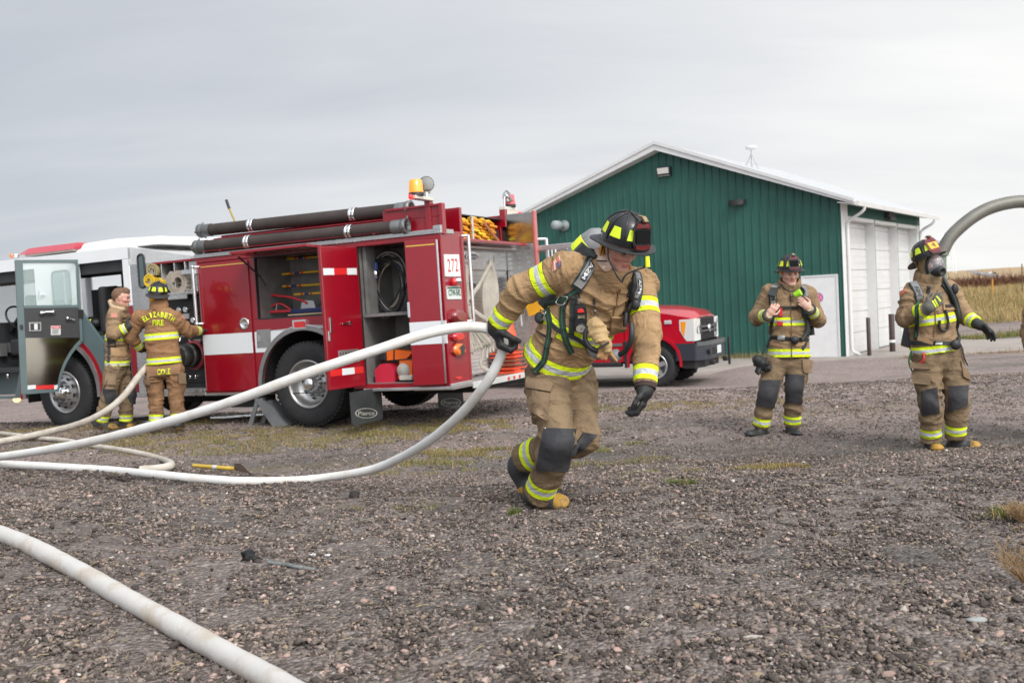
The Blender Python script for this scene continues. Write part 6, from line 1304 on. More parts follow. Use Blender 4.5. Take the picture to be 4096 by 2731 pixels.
def hand_prims(w_, d, pn, ts, curl=(30, 35, 30), r=.0105, sc=1.0, thumb=.5, g='h', spread=.0, wr=.03, ps=1.0):
    """w_: wrist; d: pointing direction; pn: palm-facing; ts: thumb side"""
    w_ = V(w_); d = V(d).normalized(); pn = V(pn); pn = (pn-d*pn.dot(d)).normalized(); ts = d.cross(pn)*(1 if d.cross(pn).dot(V(ts)) > 0 else -1); P_ = []
    P_.append(cap(w_-d*.02, w_+d*.03*sc, wr, wr*.9, k=.02, lat=ts, s=1.25, g=g)); hw = .036*sc
    P_.append(cap(w_+d*.035*sc, w_+d*.085*sc, (.019*sc*ps), .017*sc*ps, k=.02*ps, lat=ts, s=2.1, g=g))
    for i in range(4):
        f = (1-i/1.5); b_ = w_+d*(.092-.006*abs(i-1))*sc+ts*hw*f*.9; L_ = [(.042, .027, .022), (.046, .03, .023), (.043, .028, .022), (.034, .021, .019)][i]; a = 0; p = b_; rr = r*(1 if i < 3 else .9)
        dd_ = (d+ts*f*spread).normalized()
        for j, (l, cu) in enumerate(zip(L_, curl)):
            a += radians(cu*(1+.12*(i-1.5))); q = p+(dd_*cos(a)+pn*sin(a))*l*sc; P_.append(cap(p, q, rr*(1-.06*j), rr*(1-.06*(j+1)), k=.006, g=g)); p = q
    b_ = w_+d*.025*sc+ts*hw*.8; m1 = b_+(d*.6+ts*.75+pn*thumb*.6).normalized()*.042*sc; m2 = m1+(d*.9+ts*.15+pn*thumb).normalized()*.034*sc; m3 = m2+(d*.9-ts*.1+pn*thumb*1.3).normalized()*.026*sc
    P_ += [cap(b_, m1, r*1.5, r*1.15, k=.012, g=g), cap(m1, m2, r*1.1, r, k=.006, g=g), cap(m2, m3, r, r*.85, k=.006, g=g)]
    return P_
def helmet(par, c, F, U, kind='black', label=None):
    F, U, R = HF(F, U); F0 = Matrix(((F.x, -R.x, U.x, c[0]), (F.y, -R.y, U.y, c[1]), (F.z, -R.z, U.z, c[2]), (0, 0, 0, 1)))
    mb = MB(F0); seg = 48; n = 10; vs = []
    def dome(th, t, o=0): # t 0 top .. 1 brim
        a = t*pi/2; rr = sin(a)**.92; return V(((.138+o)*rr*cos(th), (.118+o)*rr*sin(th), (.150+o)*cos(a)**.9 if a < pi/2 else 0))
    for i in range(n+1):
        for k in range(seg): vs.append(dome(2*pi*k/seg, max(i/n, .001)))
    fs = [(i*seg+k, i*seg+(k+1) % seg, (i+1)*seg+(k+1) % seg, (i+1)*seg+k) for i in range(n) for k in range(seg)]
    mb.add(vs, fs, 0, True); ho = mb.build('helmet', helm, par)
    if label: ho['label'] = label
    mb = MB(F0)   # brim
    def brim(th, e, dz=0):
        bk = max(0, -cos(th))**2; fr = max(0, cos(th)); o = (.034+.052*bk+.010*fr)*e; z = -.004-e*(.016+.020*bk)+e*e*.010*(1-bk)
        return V(((.137+o)*cos(th), (.117+o*.95)*sin(th), z+dz))
    E_ = [0, .35, .7, .93, 1.0]; vs = [brim(2*pi*k/seg, e, .0) for e in E_ for k in range(seg)]+[brim(2*pi*k/seg, e, -.007) for e in E_[::-1] for k in range(seg)]; m_ = 2*len(E_)
    mb.add(vs, [(i*seg+k, i*seg+(k+1) % seg, (i+1)*seg+(k+1) % seg, (i+1)*seg+k) for i in range(m_-1) for k in range(seg)], 0, True); mb.build('brim', brimm, ho)
    for k in range(8):
        th = k*pi/4; mb = MB(F0); mb.tube([dome(th, .04+.92*j/10, .001) for j in range(11)], .0075 if k in (0, 4) else .0052, 6); mb.build('ridge', helm, ho)
    for k in range(8):
        if k in (0, 7) and kind != 'x': pass
        th0 = k*pi/4+.17; th1 = (k+1)*pi/4-.17; q = [dome(th0+.04, .62, .0035), dome(th1-.04, .62, .0035), dome(th1+.03, .86, .0035), dome(th0-.03, .86, .0035)]
        mid0 = dome((th0+th1)/2, .62, .005); mid1 = dome((th0+th1)/2, .86, .005)
        mb = MB(F0); mb.add([q[0], mid0, q[1], q[2], mid1, q[3]], [(0, 1, 4, 5), (1, 2, 3, 4)], 0, True); mb.build('reflective_patch', hiv, ho)
    # front shield
    def sh(y, z, o=0): # curved plate standing at the front
        return V((.160-.45*y*y*6-.30*max(z-.02, 0)+o, y, z*1.02))
    oc = dict(black=(helm, mat('shield_red', (.13, .008, .010), .55), mat('shield_black', (.003, .003, .003), .8, spec=.2)), yellow=(mat('shield_maroon', (.16, .012, .018), .5), mat('shield_red', (.13, .008, .010), .55), mat('shield_yellow', (.80, .40, .02), .5)))[kind]
    def plate(pts, o, m, nm, pr):
        mb = MB(F0); nn_ = len(pts); A = [sh(y, z, o) for y, z in pts]; B_ = [sh(y, z, o-.006) for y, z in pts]; mb.add(A+B_, [list(range(nn_)), list(range(2*nn_-1, nn_-1, -1))]+[(i, (i+1) % nn_, nn_+(i+1) % nn_, nn_+i) for i in range(nn_)]); return mb.build(nm, m, pr)
    out = [(-.045, .0), (.0, -.006), (.045, .0), (.056, .03), (.052, .08), (.056, .105), (.04, .135), (.018, .142), (0, .155), (-.018, .142), (-.04, .135), (-.056, .105), (-.052, .08), (-.056, .03)]
    shd = plate(out, 0, oc[0], 'front_shield', ho)
    plate([(-.043, .104), (.043, .104), (.037, .128), (0, .134), (-.037, .128)], .004, oc[1], 'top_panel', shd) if 0 else plate([(-.043, .106), (0, .110), (.043, .106), (.036, .128), (0, .133), (-.036, .128)], .004, oc[1], 'upper_panel', ho)
    plate([(-.040, .008), (0, .004), (.040, .008), (.044, .026), (0, .024), (-.044, .026)], .004, oc[1], 'lower_panel', ho)
    cp = plate([(-.040, .036), (.040, .036), (.044, .096), (-.044, .096)], .004, oc[2], 'centre_panel', ho)
    if kind == 'yellow':
        vs, fs = text_shape('P', .03); mb = MB(F0); mb.add([sh((.5-x)*-.022*-1, .048+(1-y)*.038, .009) for x, y in vs], fs); mb.build('lettering', mat('letter_black', (.01, .01, .01), .5), ho)
    mb = MB(F0); mb.prism([(.135, -.01, .142), (.150, -.012, .15), (.118, -.014, .168), (.07, -.008, .158)], (0, .024, 0)); mb.build('crest', mat('brass_worn', (.30, .22, .12), .5, .3, var=.5, vscale=30), ho)
    return ho, F0, dome, brim
def earflap(par, F0, a0=110, a1=250, z0=.0, z1=-.085, r=.102, m=orr):
    mb = MB(F0); n = 14; vs = []
    for z, rr in ((z0, r), (z0+(z1-z0)*.5, r*1.04), (z1, r*1.02), (z1, r*.92), (z0, r*.9)):
        for k in range(n+1): a = radians(a0+(a1-a0)*k/n); vs.append((rr*1.1*cos(a)+.0, rr*sin(a), z+.008*sin(k*1.7)*(z < z0)))
    mb.add(vs, [(i*(n+1)+k, i*(n+1)+k+1, (i+1)*(n+1)+k+1, (i+1)*(n+1)+k) for i in range(4) for k in range(n)], 0, True); return mb.build('neck_cover', m, par)
def person(label, J, head, neck, F, U, hem, hipc=None, tanm=tan1, pantm=pant, h=.0105, skin=(.56, .31, .23), flush=.5, hair=(.12, .06, .03), bandsT=(.52, .93), armB=(.55, .80), hemflat=True, armband=('A', 'B'), boots='yellow', gloves=True, bandage=None, fold=.008, seed=1, shoulder_r=.092, tw=1.0, hands=None, hips_r=.128, shinB=.80, group=None, subs=(), hsc=1.0, collar=True, sh_sc=1.0, hemr=.165):
    base = (V(J['ankA'])+V(J['ankB']))/2; gzb = gz(base.x, base.y)
    root = thing('person', label, 'person', (base.x, base.y, gzb), group); J = {k: V(v) for k, v in J.items()}; neck, hem = V(neck), V(hem); out = {'root': root}
    ax = (hem-neck).normalized(); lt = (J['shB']-J['shA']); lt = (lt-ax*lt.dot(ax)).normalized(); lth = (J['hipB']-J['hipA']); lth = (lth-ax*lth.dot(ax)).normalized(); fr = ax.cross(lt)
    Lt = (hem-neck).length
    def tr(f, o=0): return neck+(hem-neck)*f
    jp = [cap(J['shA'].lerp(J['shB'], .12), J['shB'].lerp(J['shA'], .12), shoulder_r*.92, k=.05, g='yoke'), cap(tr(.14), tr(.52), .118*tw, .135*tw, k=.06, lat=lt, s=1.5, g='T'), cap(tr(.48), hem, .137*tw, hemr*tw, k=.05, lat=lth, s=1.36, g='T', cut='b'),
          cap(tr(.02), tr(.2), .085, .11, k=.05, lat=lt, s=1.3, g='yoke')]
    bd = {'T': (neck, ax, [Lt*f for f in bandsT])}
    for s_ in 'AB':
        sh, el, wr = J['sh'+s_], J['el'+s_], J['wr'+s_]; jp.append(cap(sh, el, shoulder_r, .078, k=.035, g='u'+s_)); jp.append(cap(el, wr, .078, .060, k=.02, g='f'+s_, cut='b'))
        if s_ in armband: bd['u'+s_] = (sh, (el-sh).normalized(), [(el-sh).length*armB[0]])
        bd['f'+s_] = (el, (wr-el).normalized(), [(wr-el).length*armB[1]])
    jp += list(subs)
    out['jacket'], out['js'] = garment('jacket', jp, h, tanm, root, bd, fold, seed=seed)
    # collar
    if collar:
        up = (V(head)-neck).normalized(); cc = neck+up*.045; l2 = lt; f2 = up.cross(l2).normalized(); ring_ = []
        n = 14; pts = [cc+(l2*cos(2*pi*k/n)*.098+f2*sin(2*pi*k/n)*.094)+up*.010*sin(2*pi*k/n+1) for k in range(n)]
        cp = [cap(pts[k], pts[(k+1) % n], .019, k=.02, lat=up, s=3.2) for k in range(n)]
        garment('collar', cp, h*.8, tanm, out['jacket'], {}, fold*.6, seed=seed+5)
    # trousers
    mid = (J['hipA']+J['hipB'])/2; tp = [cap(tr(.80), mid, .125*tw, hips_r, k=.05, lat=lth, s=1.3, g='W')]; bt = {}
    for s_ in 'AB':
        hp, kn, an = J['hip'+s_], J['knee'+s_], J['ank'+s_]; o_ = (hp-mid).normalized()
        tp.append(cap(hp, kn, hips_r, .092, k=.025, g='t'+s_)); end = an+(an-kn).normalized()*.015; tp.append(cap(kn, end, .092, .086, k=.025, g='s'+s_, cut='b')); bt['s'+s_] = (kn, (an-kn).normalized(), [(an-kn).length*shinB])
        tp.append(cap(hp.lerp(kn, .42)+o_*.062, hp.lerp(kn, .68)+o_*.06, .058, .06, k=.03, g='t'+s_))
    out['trousers'], out['ts'] = garment('trousers', tp, h, pantm, root, bt, fold*1.1, seed=seed+2, ff=13)
    # boots
    for s_ in 'AB':
        kn, an, toe = J['knee'+s_], J['ank'+s_], J['toe'+s_]; heel = J.get('heel'+s_)
        d = (toe-an); sd = (an-kn).normalized(); fd = (d-sd*d.dot(sd)*.0).normalized()
        if heel is None: heel = an+V((0, 0, -.05))-V((fd.x, fd.y, 0)).normalized()*.02; heel.z = toe.z
        fd = (toe-heel).normalized(); upv = (an-heel); upv = (upv-fd*upv.dot(fd)).normalized()
        bp_ = [cap(heel+upv*.045, toe-fd*.05+upv*.030, .050, .047, k=.03, lat=upv, s=.72), cap(heel+upv*.02+fd*.02, toe-fd*.05+upv*.02, .05, .056, k=.01, lat=upv, s=.5), cap(an-sd*.08, heel.lerp(toe, .22)+upv*.05, .072, .06, k=.04)]
        def ex(Vv, heel=heel, toe=toe, fd=fd, upv=upv):
            t = (Vv-np.array(heel))@np.array(fd)/(toe-heel).length; hgt = (Vv-np.array(heel))@np.array(upv); return {'toe': np.maximum((t-.70)*.2, .016-hgt)}
        garment('boot', bp_, .0085, bootm if boots == 'yellow' else bootb, root, {}, .001, clips=[(heel-upv*.012, -upv)], extra=ex)
    # skin: one continuous body under the clothes
    hp_, q = head_prims(head, F, U, neck+(V(head)-neck).normalized()*-.02, hsc)
    bp_ = hp_+[cap(neck, tr(.5), .07, .1, k=.05, lat=lt, s=1.3), cap(tr(.4), mid, .1, .09, k=.05, lat=lth, s=1.3), cap(J['shA'], J['shB'], .05, k=.04)]
    for s_ in 'AB':
        bp_ += [cap(J['sh'+s_], J['el'+s_], .045, .038), cap(J['el'+s_], J['wr'+s_], .037, .028), cap(J['hip'+s_], J['knee'+s_], .075, .05), cap(J['knee'+s_], J['ank'+s_], .05, .04), cap(J['ank'+s_], J['ank'+s_]+(J['ank'+s_]-J['knee'+s_]).normalized()*.03, .036, .03)]
    for s_ in 'AB':
        wr = J['wr'+s_]; fa = (wr-J['el'+s_]).normalized(); H_ = (hands or {}).get(s_, {}); d = V(H_.get('d', fa)); pn = V(H_.get('pn', (0, 1, 0))); tsd = V(H_.get('ts', (0, 0, 1)))
        kw = dict(curl=H_.get('curl', (28, 35, 25)), thumb=H_.get('thumb', .5), sc=H_.get('sc', 1.0), spread=H_.get('spread', 0)); w0 = wr+fa*.012
        if H_.get('bare'): bp_ += hand_prims(w0, d, pn, tsd, r=.0092, wr=.026, **kw)
        else:
            kw['sc'] *= 1.12; gp = hand_prims(w0, d, pn, tsd, r=H_.get('r', .0135), wr=.038, **kw)+[cap(wr-fa*.03, w0+fa*.02, .05, .043, k=.02)]
            go, _ = garment('glove', gp, .0062 if h < .01 else .0075, H_.get('m', glv), root, {}, .0015, seed=seed+9); out['glove'+s_] = go
            bp_ += hand_prims(w0, d, pn, tsd, r=.0058, wr=.02, ps=.6, **kw)
            if H_.get('cuff', 1):
                mb = MB(); mb.tube([wr-fa*.012, wr+fa*.022], [.061, .056], 18); mb.build('knit_cuff', cuffm, root)
    Vv, Fq = sdf_mesh(bp_, .0062); tint = skin_tint(skin, head, F, U, flush, hair)(Vv)
    out['body'] = npmesh('body', Vv, Fq, skinm, root, None, colors=tint); out['bs'] = Surf(Vv, Fq.tolist()); out['q'] = q
    for sg in (1, -1):
        mb = MB(); c = q(.080, sg*.031, .001); Fv, Uv, Rv = HF(F, U); mb.ball(c-Fv*.003, .0105, 0, 12); mb.ball(c+Fv*.0035, .0060, 1, 8); mb.build('eye', [mat('eye_white', (.36, .32, .30), .3), mat('iris', (.03, .03, .035), .2)], out['body'])
    return out
def gear(par, surf):
    class K: pass
    k = K()
    def st(line, w_, m=web, nm='harness_strap', th=.006, off=.004, n=16): mb = MB(); strap(mb, surf, line, w_, th, off, n); k.path = mb.path; return mb.build(nm, m, par)
    def pt(q, m, nm, th=.006, off=.002, n=4, bevel=0): mb = MB(); patch(mb, surf, q, th, off, n, n); return mb.build(nm, m, par, bevel=bevel)
    def hose(line, r, m=blk, nm='air_hose', off=.015, n=40, ring=False):
        pts = [surf.cast(x, y) for x, y in resample(line, n)]; A = [p+nn*off for p, nn in pts]
        for _ in range(6): A = [A[0]]+[(A[i-1]+A[i]*2+A[i+1])/4 for i in range(1, len(A)-1)]+[A[-1]]
        mb = MB(); mb.tube(A, [r*(1+(.08 if (ring and i % 2) else 0)) for i in range(n)], 8); return mb.build(nm, m, par)
    def blob(px, py, rx, ry, m, nm, off=.03, dz=.6):
        p, nn = surf.cast(px, py); c = p+nn*off; s_ = (c-CAMO).length/FOC; mb = MB(); mb.ball(c, 1, 0, 14, (rx*s_, min(rx, ry)*s_*dz, ry*s_)); return mb.build(nm, m, par)
    k.st, k.pt, k.hose, k.blob = st, pt, hose, blob; return k
def tx(surf, par, s, quad, m, off=.012, bold=.02, nm='lettering'):
    mb = MB(); text(mb, surf, s, quad, off, bold); return mb.build(nm, m, par)
def cylpack(par, a, b, r=.085, cap_=True, band=True, m=None):
    a, b = V(a), V(b); mb = MB(); d = (b-a).normalized(); L = (b-a).length
    mb.lathe(a, d, [(0, -.085*.9), (r*.55, -.065), (r*.88, -.03), (r, .02), (r, L-.02), (r*.85, L+.03), (r*.4, L+.06), (.02, L+.065)], 24); o = mb.build('air_cylinder', m or mat('cylinder_grey', (.22, .225, .23), .5, var=.3, vscale=14), par)
    if band: mb = MB(); mb.lathe(a, d, [(r+.001, .03), (r+.003, .035), (r+.003, .11), (r+.001, .115)], 24); mb.build('cylinder_band', hiv, o)
    return o
# ============================================================ the runner
def c1(x, y): return (1850+x/2.24, 800+y/2.24)
def c2(x, y): return (1950+x/2.09, 1350+y/2.09)
J = dict(shA=P(2262, 1078, 5.26), shB=P(2556, 1150, 5.42), elA=P(2090, 1158, 5.36), elB=P(2588, 1330, 5.30), wrA=P(1992, 1298, 5.46), wrB=P(2581, 1540, 5.16),
         hipA=P(2185, 1520, 5.48), hipB=P(2292, 1515, 5.66), kneeA=P(2236, 1768, 5.24), kneeB=P(2328, 1752, 5.42), ankA=P(2158, 1972, 5.46), ankB=P(2092, 1830, 5.70), toeA=P(2274, 2024, 5.42), toeB=P(2112, 1985, 5.74))
J['heelA'] = P(2128, 2006, 5.52); J['heelB'] = P(2052, 1862, 5.80)
Fh, Uh = V((.47, -.76, -.46)), V((.04, -.1, 1))
RU_ = person('firefighter running bent forward in the foreground, dragging a white hose', J, P(2478, 992, 5.17), P(2425, 1118, 5.27), Fh, Uh, P(2222, 1448, 5.54), tanm=tan1, h=.0088, fold=.0115, seed=3, hsc=.93, subs=[cap(P(2335, 1620, 5.22), P(2302, 1450, 5.34), .075, .012, k=.02, op='-')],
    bandsT=(.53, .90), armB=(.50, .82), skin=(.58, .33, .25), flush=.6, hair=(.20, .11, .06), shoulder_r=.098, tw=1.02, shinB=.80, hips_r=.124,
    hands={'A': dict(d=(.12, -.05, -1), pn=(.95, .25, -.1), ts=(.2, -1, 0), curl=(62, 72, 60), thumb=1.1, sc=1.12, r=.0165), 'B': dict(d=(-.18, -.05, -1), pn=(-.8, .35, .1), ts=(-.3, -1, 0), curl=(30, 48, 40), thumb=.35, sc=.95)})
R0 = RU_['root']; js, ts, bs = RU_['js'], RU_['ts'], RU_['bs']; K = gear(R0, js); KT = gear(R0, ts)
ho, F0, dome, brim = helmet(R0, P(2500, 962, 5.15), V((.44, -.80, -.40)), Uh, 'black'); ho['label'] = 'black helmet with yellow patches and red and black front shield'
earflap(ho, F0, 150, 255, .0, -.085, .114)
# harness
padL = [c1(1205, 415), c1(1165, 520), c1(1110, 650), c1(1055, 740), c1(1020, 800)]
K.st(padL, 50, web, 'harness_strap', .010, .004); pl1 = K.st([c1(1215, 440), c1(1175, 530), c1(1120, 650), c1(1065, 735), c1(1035, 780)], 37, padm, 'shoulder_pad', .010, .012)
pth = K.path; mb = MB(); W_ = .0155; vs = []
for i in range(6, 13): c_, n_1, t_1, s_1 = pth[i]; vs += [c_+s_1*W_+n_1*.026, c_-s_1*W_+n_1*.026]
mb.add(vs, [(2*i, 2*i+1, 2*i+3, 2*i+2) for i in range(6)], 0, True); mb.build('name_panel', blk, pl1)
mb = MB(); ribbon_text(mb, pth, 'MSA', .78, .44, .0115, .029, True); mb.build('lettering', mat('letter_grey', (.60, .61, .61), .5), pl1)
padR = [c1(1545, 650), c1(1565, 700), c1(1572, 780), c1(1555, 900), c1(1540, 960)]
K.st(padR, 38, web, 'harness_strap', .010, .004); pl2 = K.st([c1(1540, 665), c1(1558, 720), c1(1562, 800), c1(1550, 880)], 24, padm, 'shoulder_pad', .010, .012); pth = K.path; mb = MB(); vs = []
for i in range(4, 13): c_, n_1, t_1, s_1 = pth[i]; vs += [c_+s_1*.010+n_1*.026, c_-s_1*.010+n_1*.026]
mb.add(vs, [(2*i, 2*i+1, 2*i+3, 2*i+2) for i in range(8)], 0, True); mb.build('name_panel', blk, pl2)
mb = MB(); ribbon_text(mb, pth, 'MSA', .8, .3, .008, .029, True); mb.build('lettering', MATS['letter_grey'], pl2)
def gst(line, w_, th=.005, off=.006): K.st(line, w_, web, 'harness_strap', th, off); K.st(line, 3.0, webg, 'green_stitch', th+.001, off)
gst([c1(1035, 800), c1(960, 860), c1(880, 900), c1(790, 925), c1(740, 930)], 26)
gst([c1(930, 880), c1(905, 960), c1(895, 1060), c1(905, 1170), c1(930, 1270), c1(978, 1370)], 25)
gst([c1(760, 980), c1(790, 1080), c1(785, 1190), c1(760, 1320), c1(735, 1430)], 23)
gst([c1(738, 1430), c1(690, 1490), c1(628, 1558)], 23)
K.st([c1(790, 1100), c1(840, 1150), c1(900, 1190), c1(1010, 1230), c1(1100, 1290), c1(1160, 1370)], 16); K.st([c1(1005, 860), c1(990, 960), c1(985, 1080), c1(975, 1200)], 22); K.st([c1(1525, 700), c1(1500, 850), c1(1480, 1000), c1(1460, 1100)], 30)
K.st([c1(660, 1162), c1(745, 1225)], 5, blk, 'pull_cord', .004, .004, 6)
# buckles
def ringp(cx_, cy, rx, ry, tilt, surf, m, nm, off=.022, r=.004, par=R0):
    mb = MB(); pts = []
    for k in range(16):
        a = 2*pi*k/16; x = max(-1, min(1, 1.3*cos(a)))*rx; y = max(-1, min(1, 1.3*sin(a)))*ry; X = cx_+x*cos(tilt)-y*sin(tilt); Y = cy+x*sin(tilt)+y*cos(tilt); p, nn = surf.cast(X, Y); pts.append(p+nn*off)
    mb.tube(pts, r, 6, closed=True); return mb.build(nm, m, par)
bk = mat('buckle_metal', (.42, .42, .40), .3, .9)
ringp(*c1(912, 900), 14, 22, .5, js, bk, 'buckle'); ringp(*c1(742, 1040), 10, 17, .3, js, bk, 'buckle'); K.blob(*c1(720, 1060), 20, 24, web, 'pad_pouch', .02); K.blob(*c1(725, 915), 22, 14, blk, 'connector', .04)
K.hose([c1(1052, 800), c1(1052, 850), c1(1050, 900)], .006, blk, 'gauge_lead', .02, 10)
# gauge unit hanging on the chest
dv = K.pt([c1(1012, 925), c1(1100, 925), c1(1112, 1145), c1(1005, 1140)], blk, 'gauge_unit', .035, .008, 4, bevel=.012)
def onj(q, m, nm, off, th=.003): mb = MB(); patch(mb, js, q, th, off, 2, 2); return mb.build(nm, m, dv)
onj([c1(1035, 962), c1(1070, 962), c1(1078, 988), c1(1030, 988)], mat('alert_red', (.6, .03, .03), .4), 'alert_light', .045, .006); onj([c1(1026, 1012), c1(1086, 1012), c1(1086, 1058), c1(1026, 1058)], mat('lcd_olive', (.14, .13, .07), .3), 'display', .044)
p, nn = js.cast(*c1(1058, 1100)); mb = MB(); mb.lathe(p+nn*.044, nn, [(.031, 0), (.031, .005), (.027, .006)], 18); mb.add([p+nn*.051+(nn.orthogonal().normalized()*cos(a)+nn.cross(nn.orthogonal().normalized())*sin(a))*.026 for a in [k*pi/9 for k in range(18)]], [list(range(18))], 1); mb.build('dial', [blk, mat('dial_cream', (.62, .60, .50), .4)], dv)
mb = MB(); mb.box((-.002, -.0, 0), (.002, .002, .02), 0, (V((.7, 0, -.7)), nn, V((.7, 0, .7))), p+nn*.052); mb.build('needle', blk, dv); onj([c1(1040, 885), c1(1062, 885), c1(1062, 918), c1(1040, 918)], bk, 'lead_collar', .02, .01)
# regulator hose on his left side
K.hose([c1(1500, 700), c1(1510, 850), c1(1512, 1000), c1(1512, 1130)], .0125, blk, 'air_hose', .035)
mb = MB(); A = [P(*c1(x, y), d) for x, y, d in ((1512, 1110, 5.17), (1515, 1200, 5.15), (1500, 1290, 5.16), (1460, 1350, 5.19), (1405, 1385, 5.22), (1370, 1392, 5.24))]; mb.tube(resample([tuple(a) for a in A], 24), .0145, 10); mb.build('air_hose', blk, R0)
K.blob(*c1(1555, 935), 17, 22, blk, 'regulator', .03); mb = MB(); mb.lathe(A[-1], (-.9, -.2, -.2), [(0, -.03), (.03, -.02), (.035, 0), (.03, .03), (0, .035)], 14); mb.build('hose_connector', mat('conn_grey', (.2, .2, .21), .5), R0)
# carabiner, hanging gloves and face piece
ringp(*c1(1188, 1000), 5, 17, .05, js, bk, 'carabiner', .02, .0035); K.st([c1(1180, 885), c1(1186, 960)], 7, blk, 'clip_strap', .004, .006, 6)
mb = MB(); fm = [P(*c1(x, y), 5.10) for x, y in ((1160, 1130), (1110, 1170), (1098, 1240), (1130, 1310), (1185, 1345), (1240, 1345), (1290, 1320))]; mb.tube(resample([tuple(a) for a in fm], 24), .013, 8); mkp = mb.build('face_piece', blk, R0)
mb = MB(); mb.tube(resample([tuple(P(*c1(x, y), 5.13)) for x, y in ((1150, 1320), (1175, 1370), (1230, 1395), (1275, 1380))], 12), .022, 8); mb.build('face_piece_rim', MATS['conn_grey'], mkp)
gtan = mat('glove_tan', (.42, .285, .135), .8, var=.25, vscale=12, bump=.6, bscale=60)
gp = [cap(P(*c1(1190, 1080), 5.12), P(*c1(1205, 1120), 5.10), .018, .03), cap(P(*c1(1195, 1120), 5.11), P(*c1(1225, 1230), 5.08), .024, .024, k=.02, lat=(1, 0, 0), s=1.9), cap(P(*c1(1160, 1150), 5.10), P(*c1(1190, 1240), 5.08), .014, .012, k=.01), cap(P(*c1(1235, 1230), 5.07), P(*c1(1262, 1290), 5.07), .026, .018), cap(P(*c1(1270, 1170), 5.1), P(*c1(1295, 1330), 5.08), .018, .015, k=.01), cap(P(*c1(1295, 1300), 5.08), P(*c1(1300, 1350), 5.08), .02, .014)]
garment('work_glove', gp, .0065, gtan, R0, {}, .009, seed=4, ff=25); gp = [cap(P(*c1(x0, y0), 5.09), P(*c1(x1, y1), 5.08), .012, .009, k=.008) for x0, y0, x1, y1 in ((1250, 1320, 1215, 1400), (1265, 1330, 1250, 1420), (1290, 1340, 1285, 1430), (1300, 1340, 1345, 1400), (1345, 1400, 1380, 1440), (1240, 1320, 1300, 1350))]
garment('work_glove', gp, .0065, mat('glove_tan2', (.40, .22, .09), .85, var=.3, vscale=14, bump=.5, bscale=60), R0, {}, .003, seed=6)
mb = MB(); mb.tube([P(*c1(1215, 1330), 5.045), P(*c1(1265, 1300), 5.045), P(*c1(1310, 1275), 5.05)], .012, 6, flat=.5); mb.build('glove_strap', blk, R0)
# pockets, flaps, seams, flag
K.pt([c1(1330, 1040), c1(1462, 1052), c1(1452, 1192), c1(1310, 1180)], flapm, 'pocket_flap', .012, .004, 3, bevel=.003); K.pt([c1(1405, 795), c1(1468, 800), c1(1458, 835), c1(1395, 828)], flapm, 'tab', .010, .004, 2)
K.st([c1(1395, 770), c1(1385, 900), c1(1345, 1020), c1(1325, 1110)], 5, mat('seam_shadow', srgb(120, 86, 54), .9), 'front_seam', .004, .002); K.st([c1(1470, 800), c1(1462, 930), c1(1440, 1030)], 3, MATS['seam_shadow'], 'front_seam', .003, .001)
fl = K.pt([c1(800, 570), c1(870, 500), c1(890, 590), c1(808, 648)], mat('flag_white', (.62, .55, .48), .8), 'flag_patch', .003, .003, 3)
mb = MB()
for k in range(6): a0, a1 = k/6+.02, k/6+.10; q = [c1(800, 570), c1(870, 500), c1(890, 590), c1(808, 648)]; patch(mb, js, [bil(q, a0, 0), bil(q, a1, 0), bil(q, a1, 1), bil(q, a0, 1)], .002, .006, 1, 3)
mb.build('flag_stripes', mat('flag_red', (.55, .16, .09), .8), fl); mb = MB(); patch(mb, js, [c1(838, 572), c1(880, 550), c1(890, 590), c1(845, 614)], .002, .009, 2, 2); mb.build('flag_canton', mat('flag_blue', (.07, .10, .20), .8), fl)
K.pt([c1(700, 1100), c1(860, 1160), c1(830, 1240), c1(660, 1170)], flapm, 'pocket_flap', .008, .003, 3)
# jacket vent at the front: hanging tails
KT.pt([c2(475, 752), c2(745, 762), c2(668, 1110), c2(410, 1105)], patchm, 'knee_patch', .010, .008, 8); KT.pt([c2(800, 790), c2(910, 808), c2(800, 930), c2(665, 990)], patchm, 'knee_patch', .010, .008, 8)
KT.pt([c2(340, 330), c2(560, 380), c2(530, 460), c2(325, 415)], flapp, 'pocket_flap', .012, .004, 3); KT.pt([c2(330, 425), c2(525, 470), c2(510, 700), c2(350, 600)], flapp, 'cargo_pocket', .012, .002, 4, bevel=.01)
p, nn = ts.cast(*c2(490, 760)); mb = MB(); mb.ball(p+nn*.01, .007, 0, 8); mb.build('snap', chrome, R0)
# neck liner and chin strap, torch
mb = MB(); mb.tube(resample([tuple(P(*c1(x, y), d)) for x, y, d in ((1238, 450, 5.22), (1246, 500, 5.19), (1265, 555, 5.15), (1300, 615, 5.10))], 12), [.035, .035, .035, .034, .034, .033, .032, .032, .031, .03, .028, .025], 10, flat=.6); mb.build('neck_liner', mat('liner_pink', (.56, .40, .32), .9, bump=.4, bscale=30), R0)
mb = MB(); A = [P(*c1(x, y), d) for x, y, d in ((1300, 395, 5.08), (1308, 520, 5.07), (1345, 600, 5.05), (1390, 690, 5.04), (1430, 738, 5.04))]; mb.tube(resample([tuple(a) for a in A], 16), .010, 6, flat=.45)
A = [P(*c1(x, y), d) for x, y, d in ((1430, 738, 5.04), (1462, 672, 5.03), (1555, 628, 5.02), (1640, 600, 5.02))]; mb.tube(resample([tuple(a) for a in A], 14), .010, 6, flat=.45); mb.tube([P(*c1(1210, 545), 5.12), P(*c1(1290, 548), 5.07)], .009, 6, flat=.5); mb.build('chin_strap', blk, ho)
mb = MB(); mb.tube([P(*c1(1640, 600), 5.0), P(*c1(1645, 540), 5.0), P(*c1(1632, 490), 5.02)], .006, 6); mb.build('torch_clip', blk, ho)
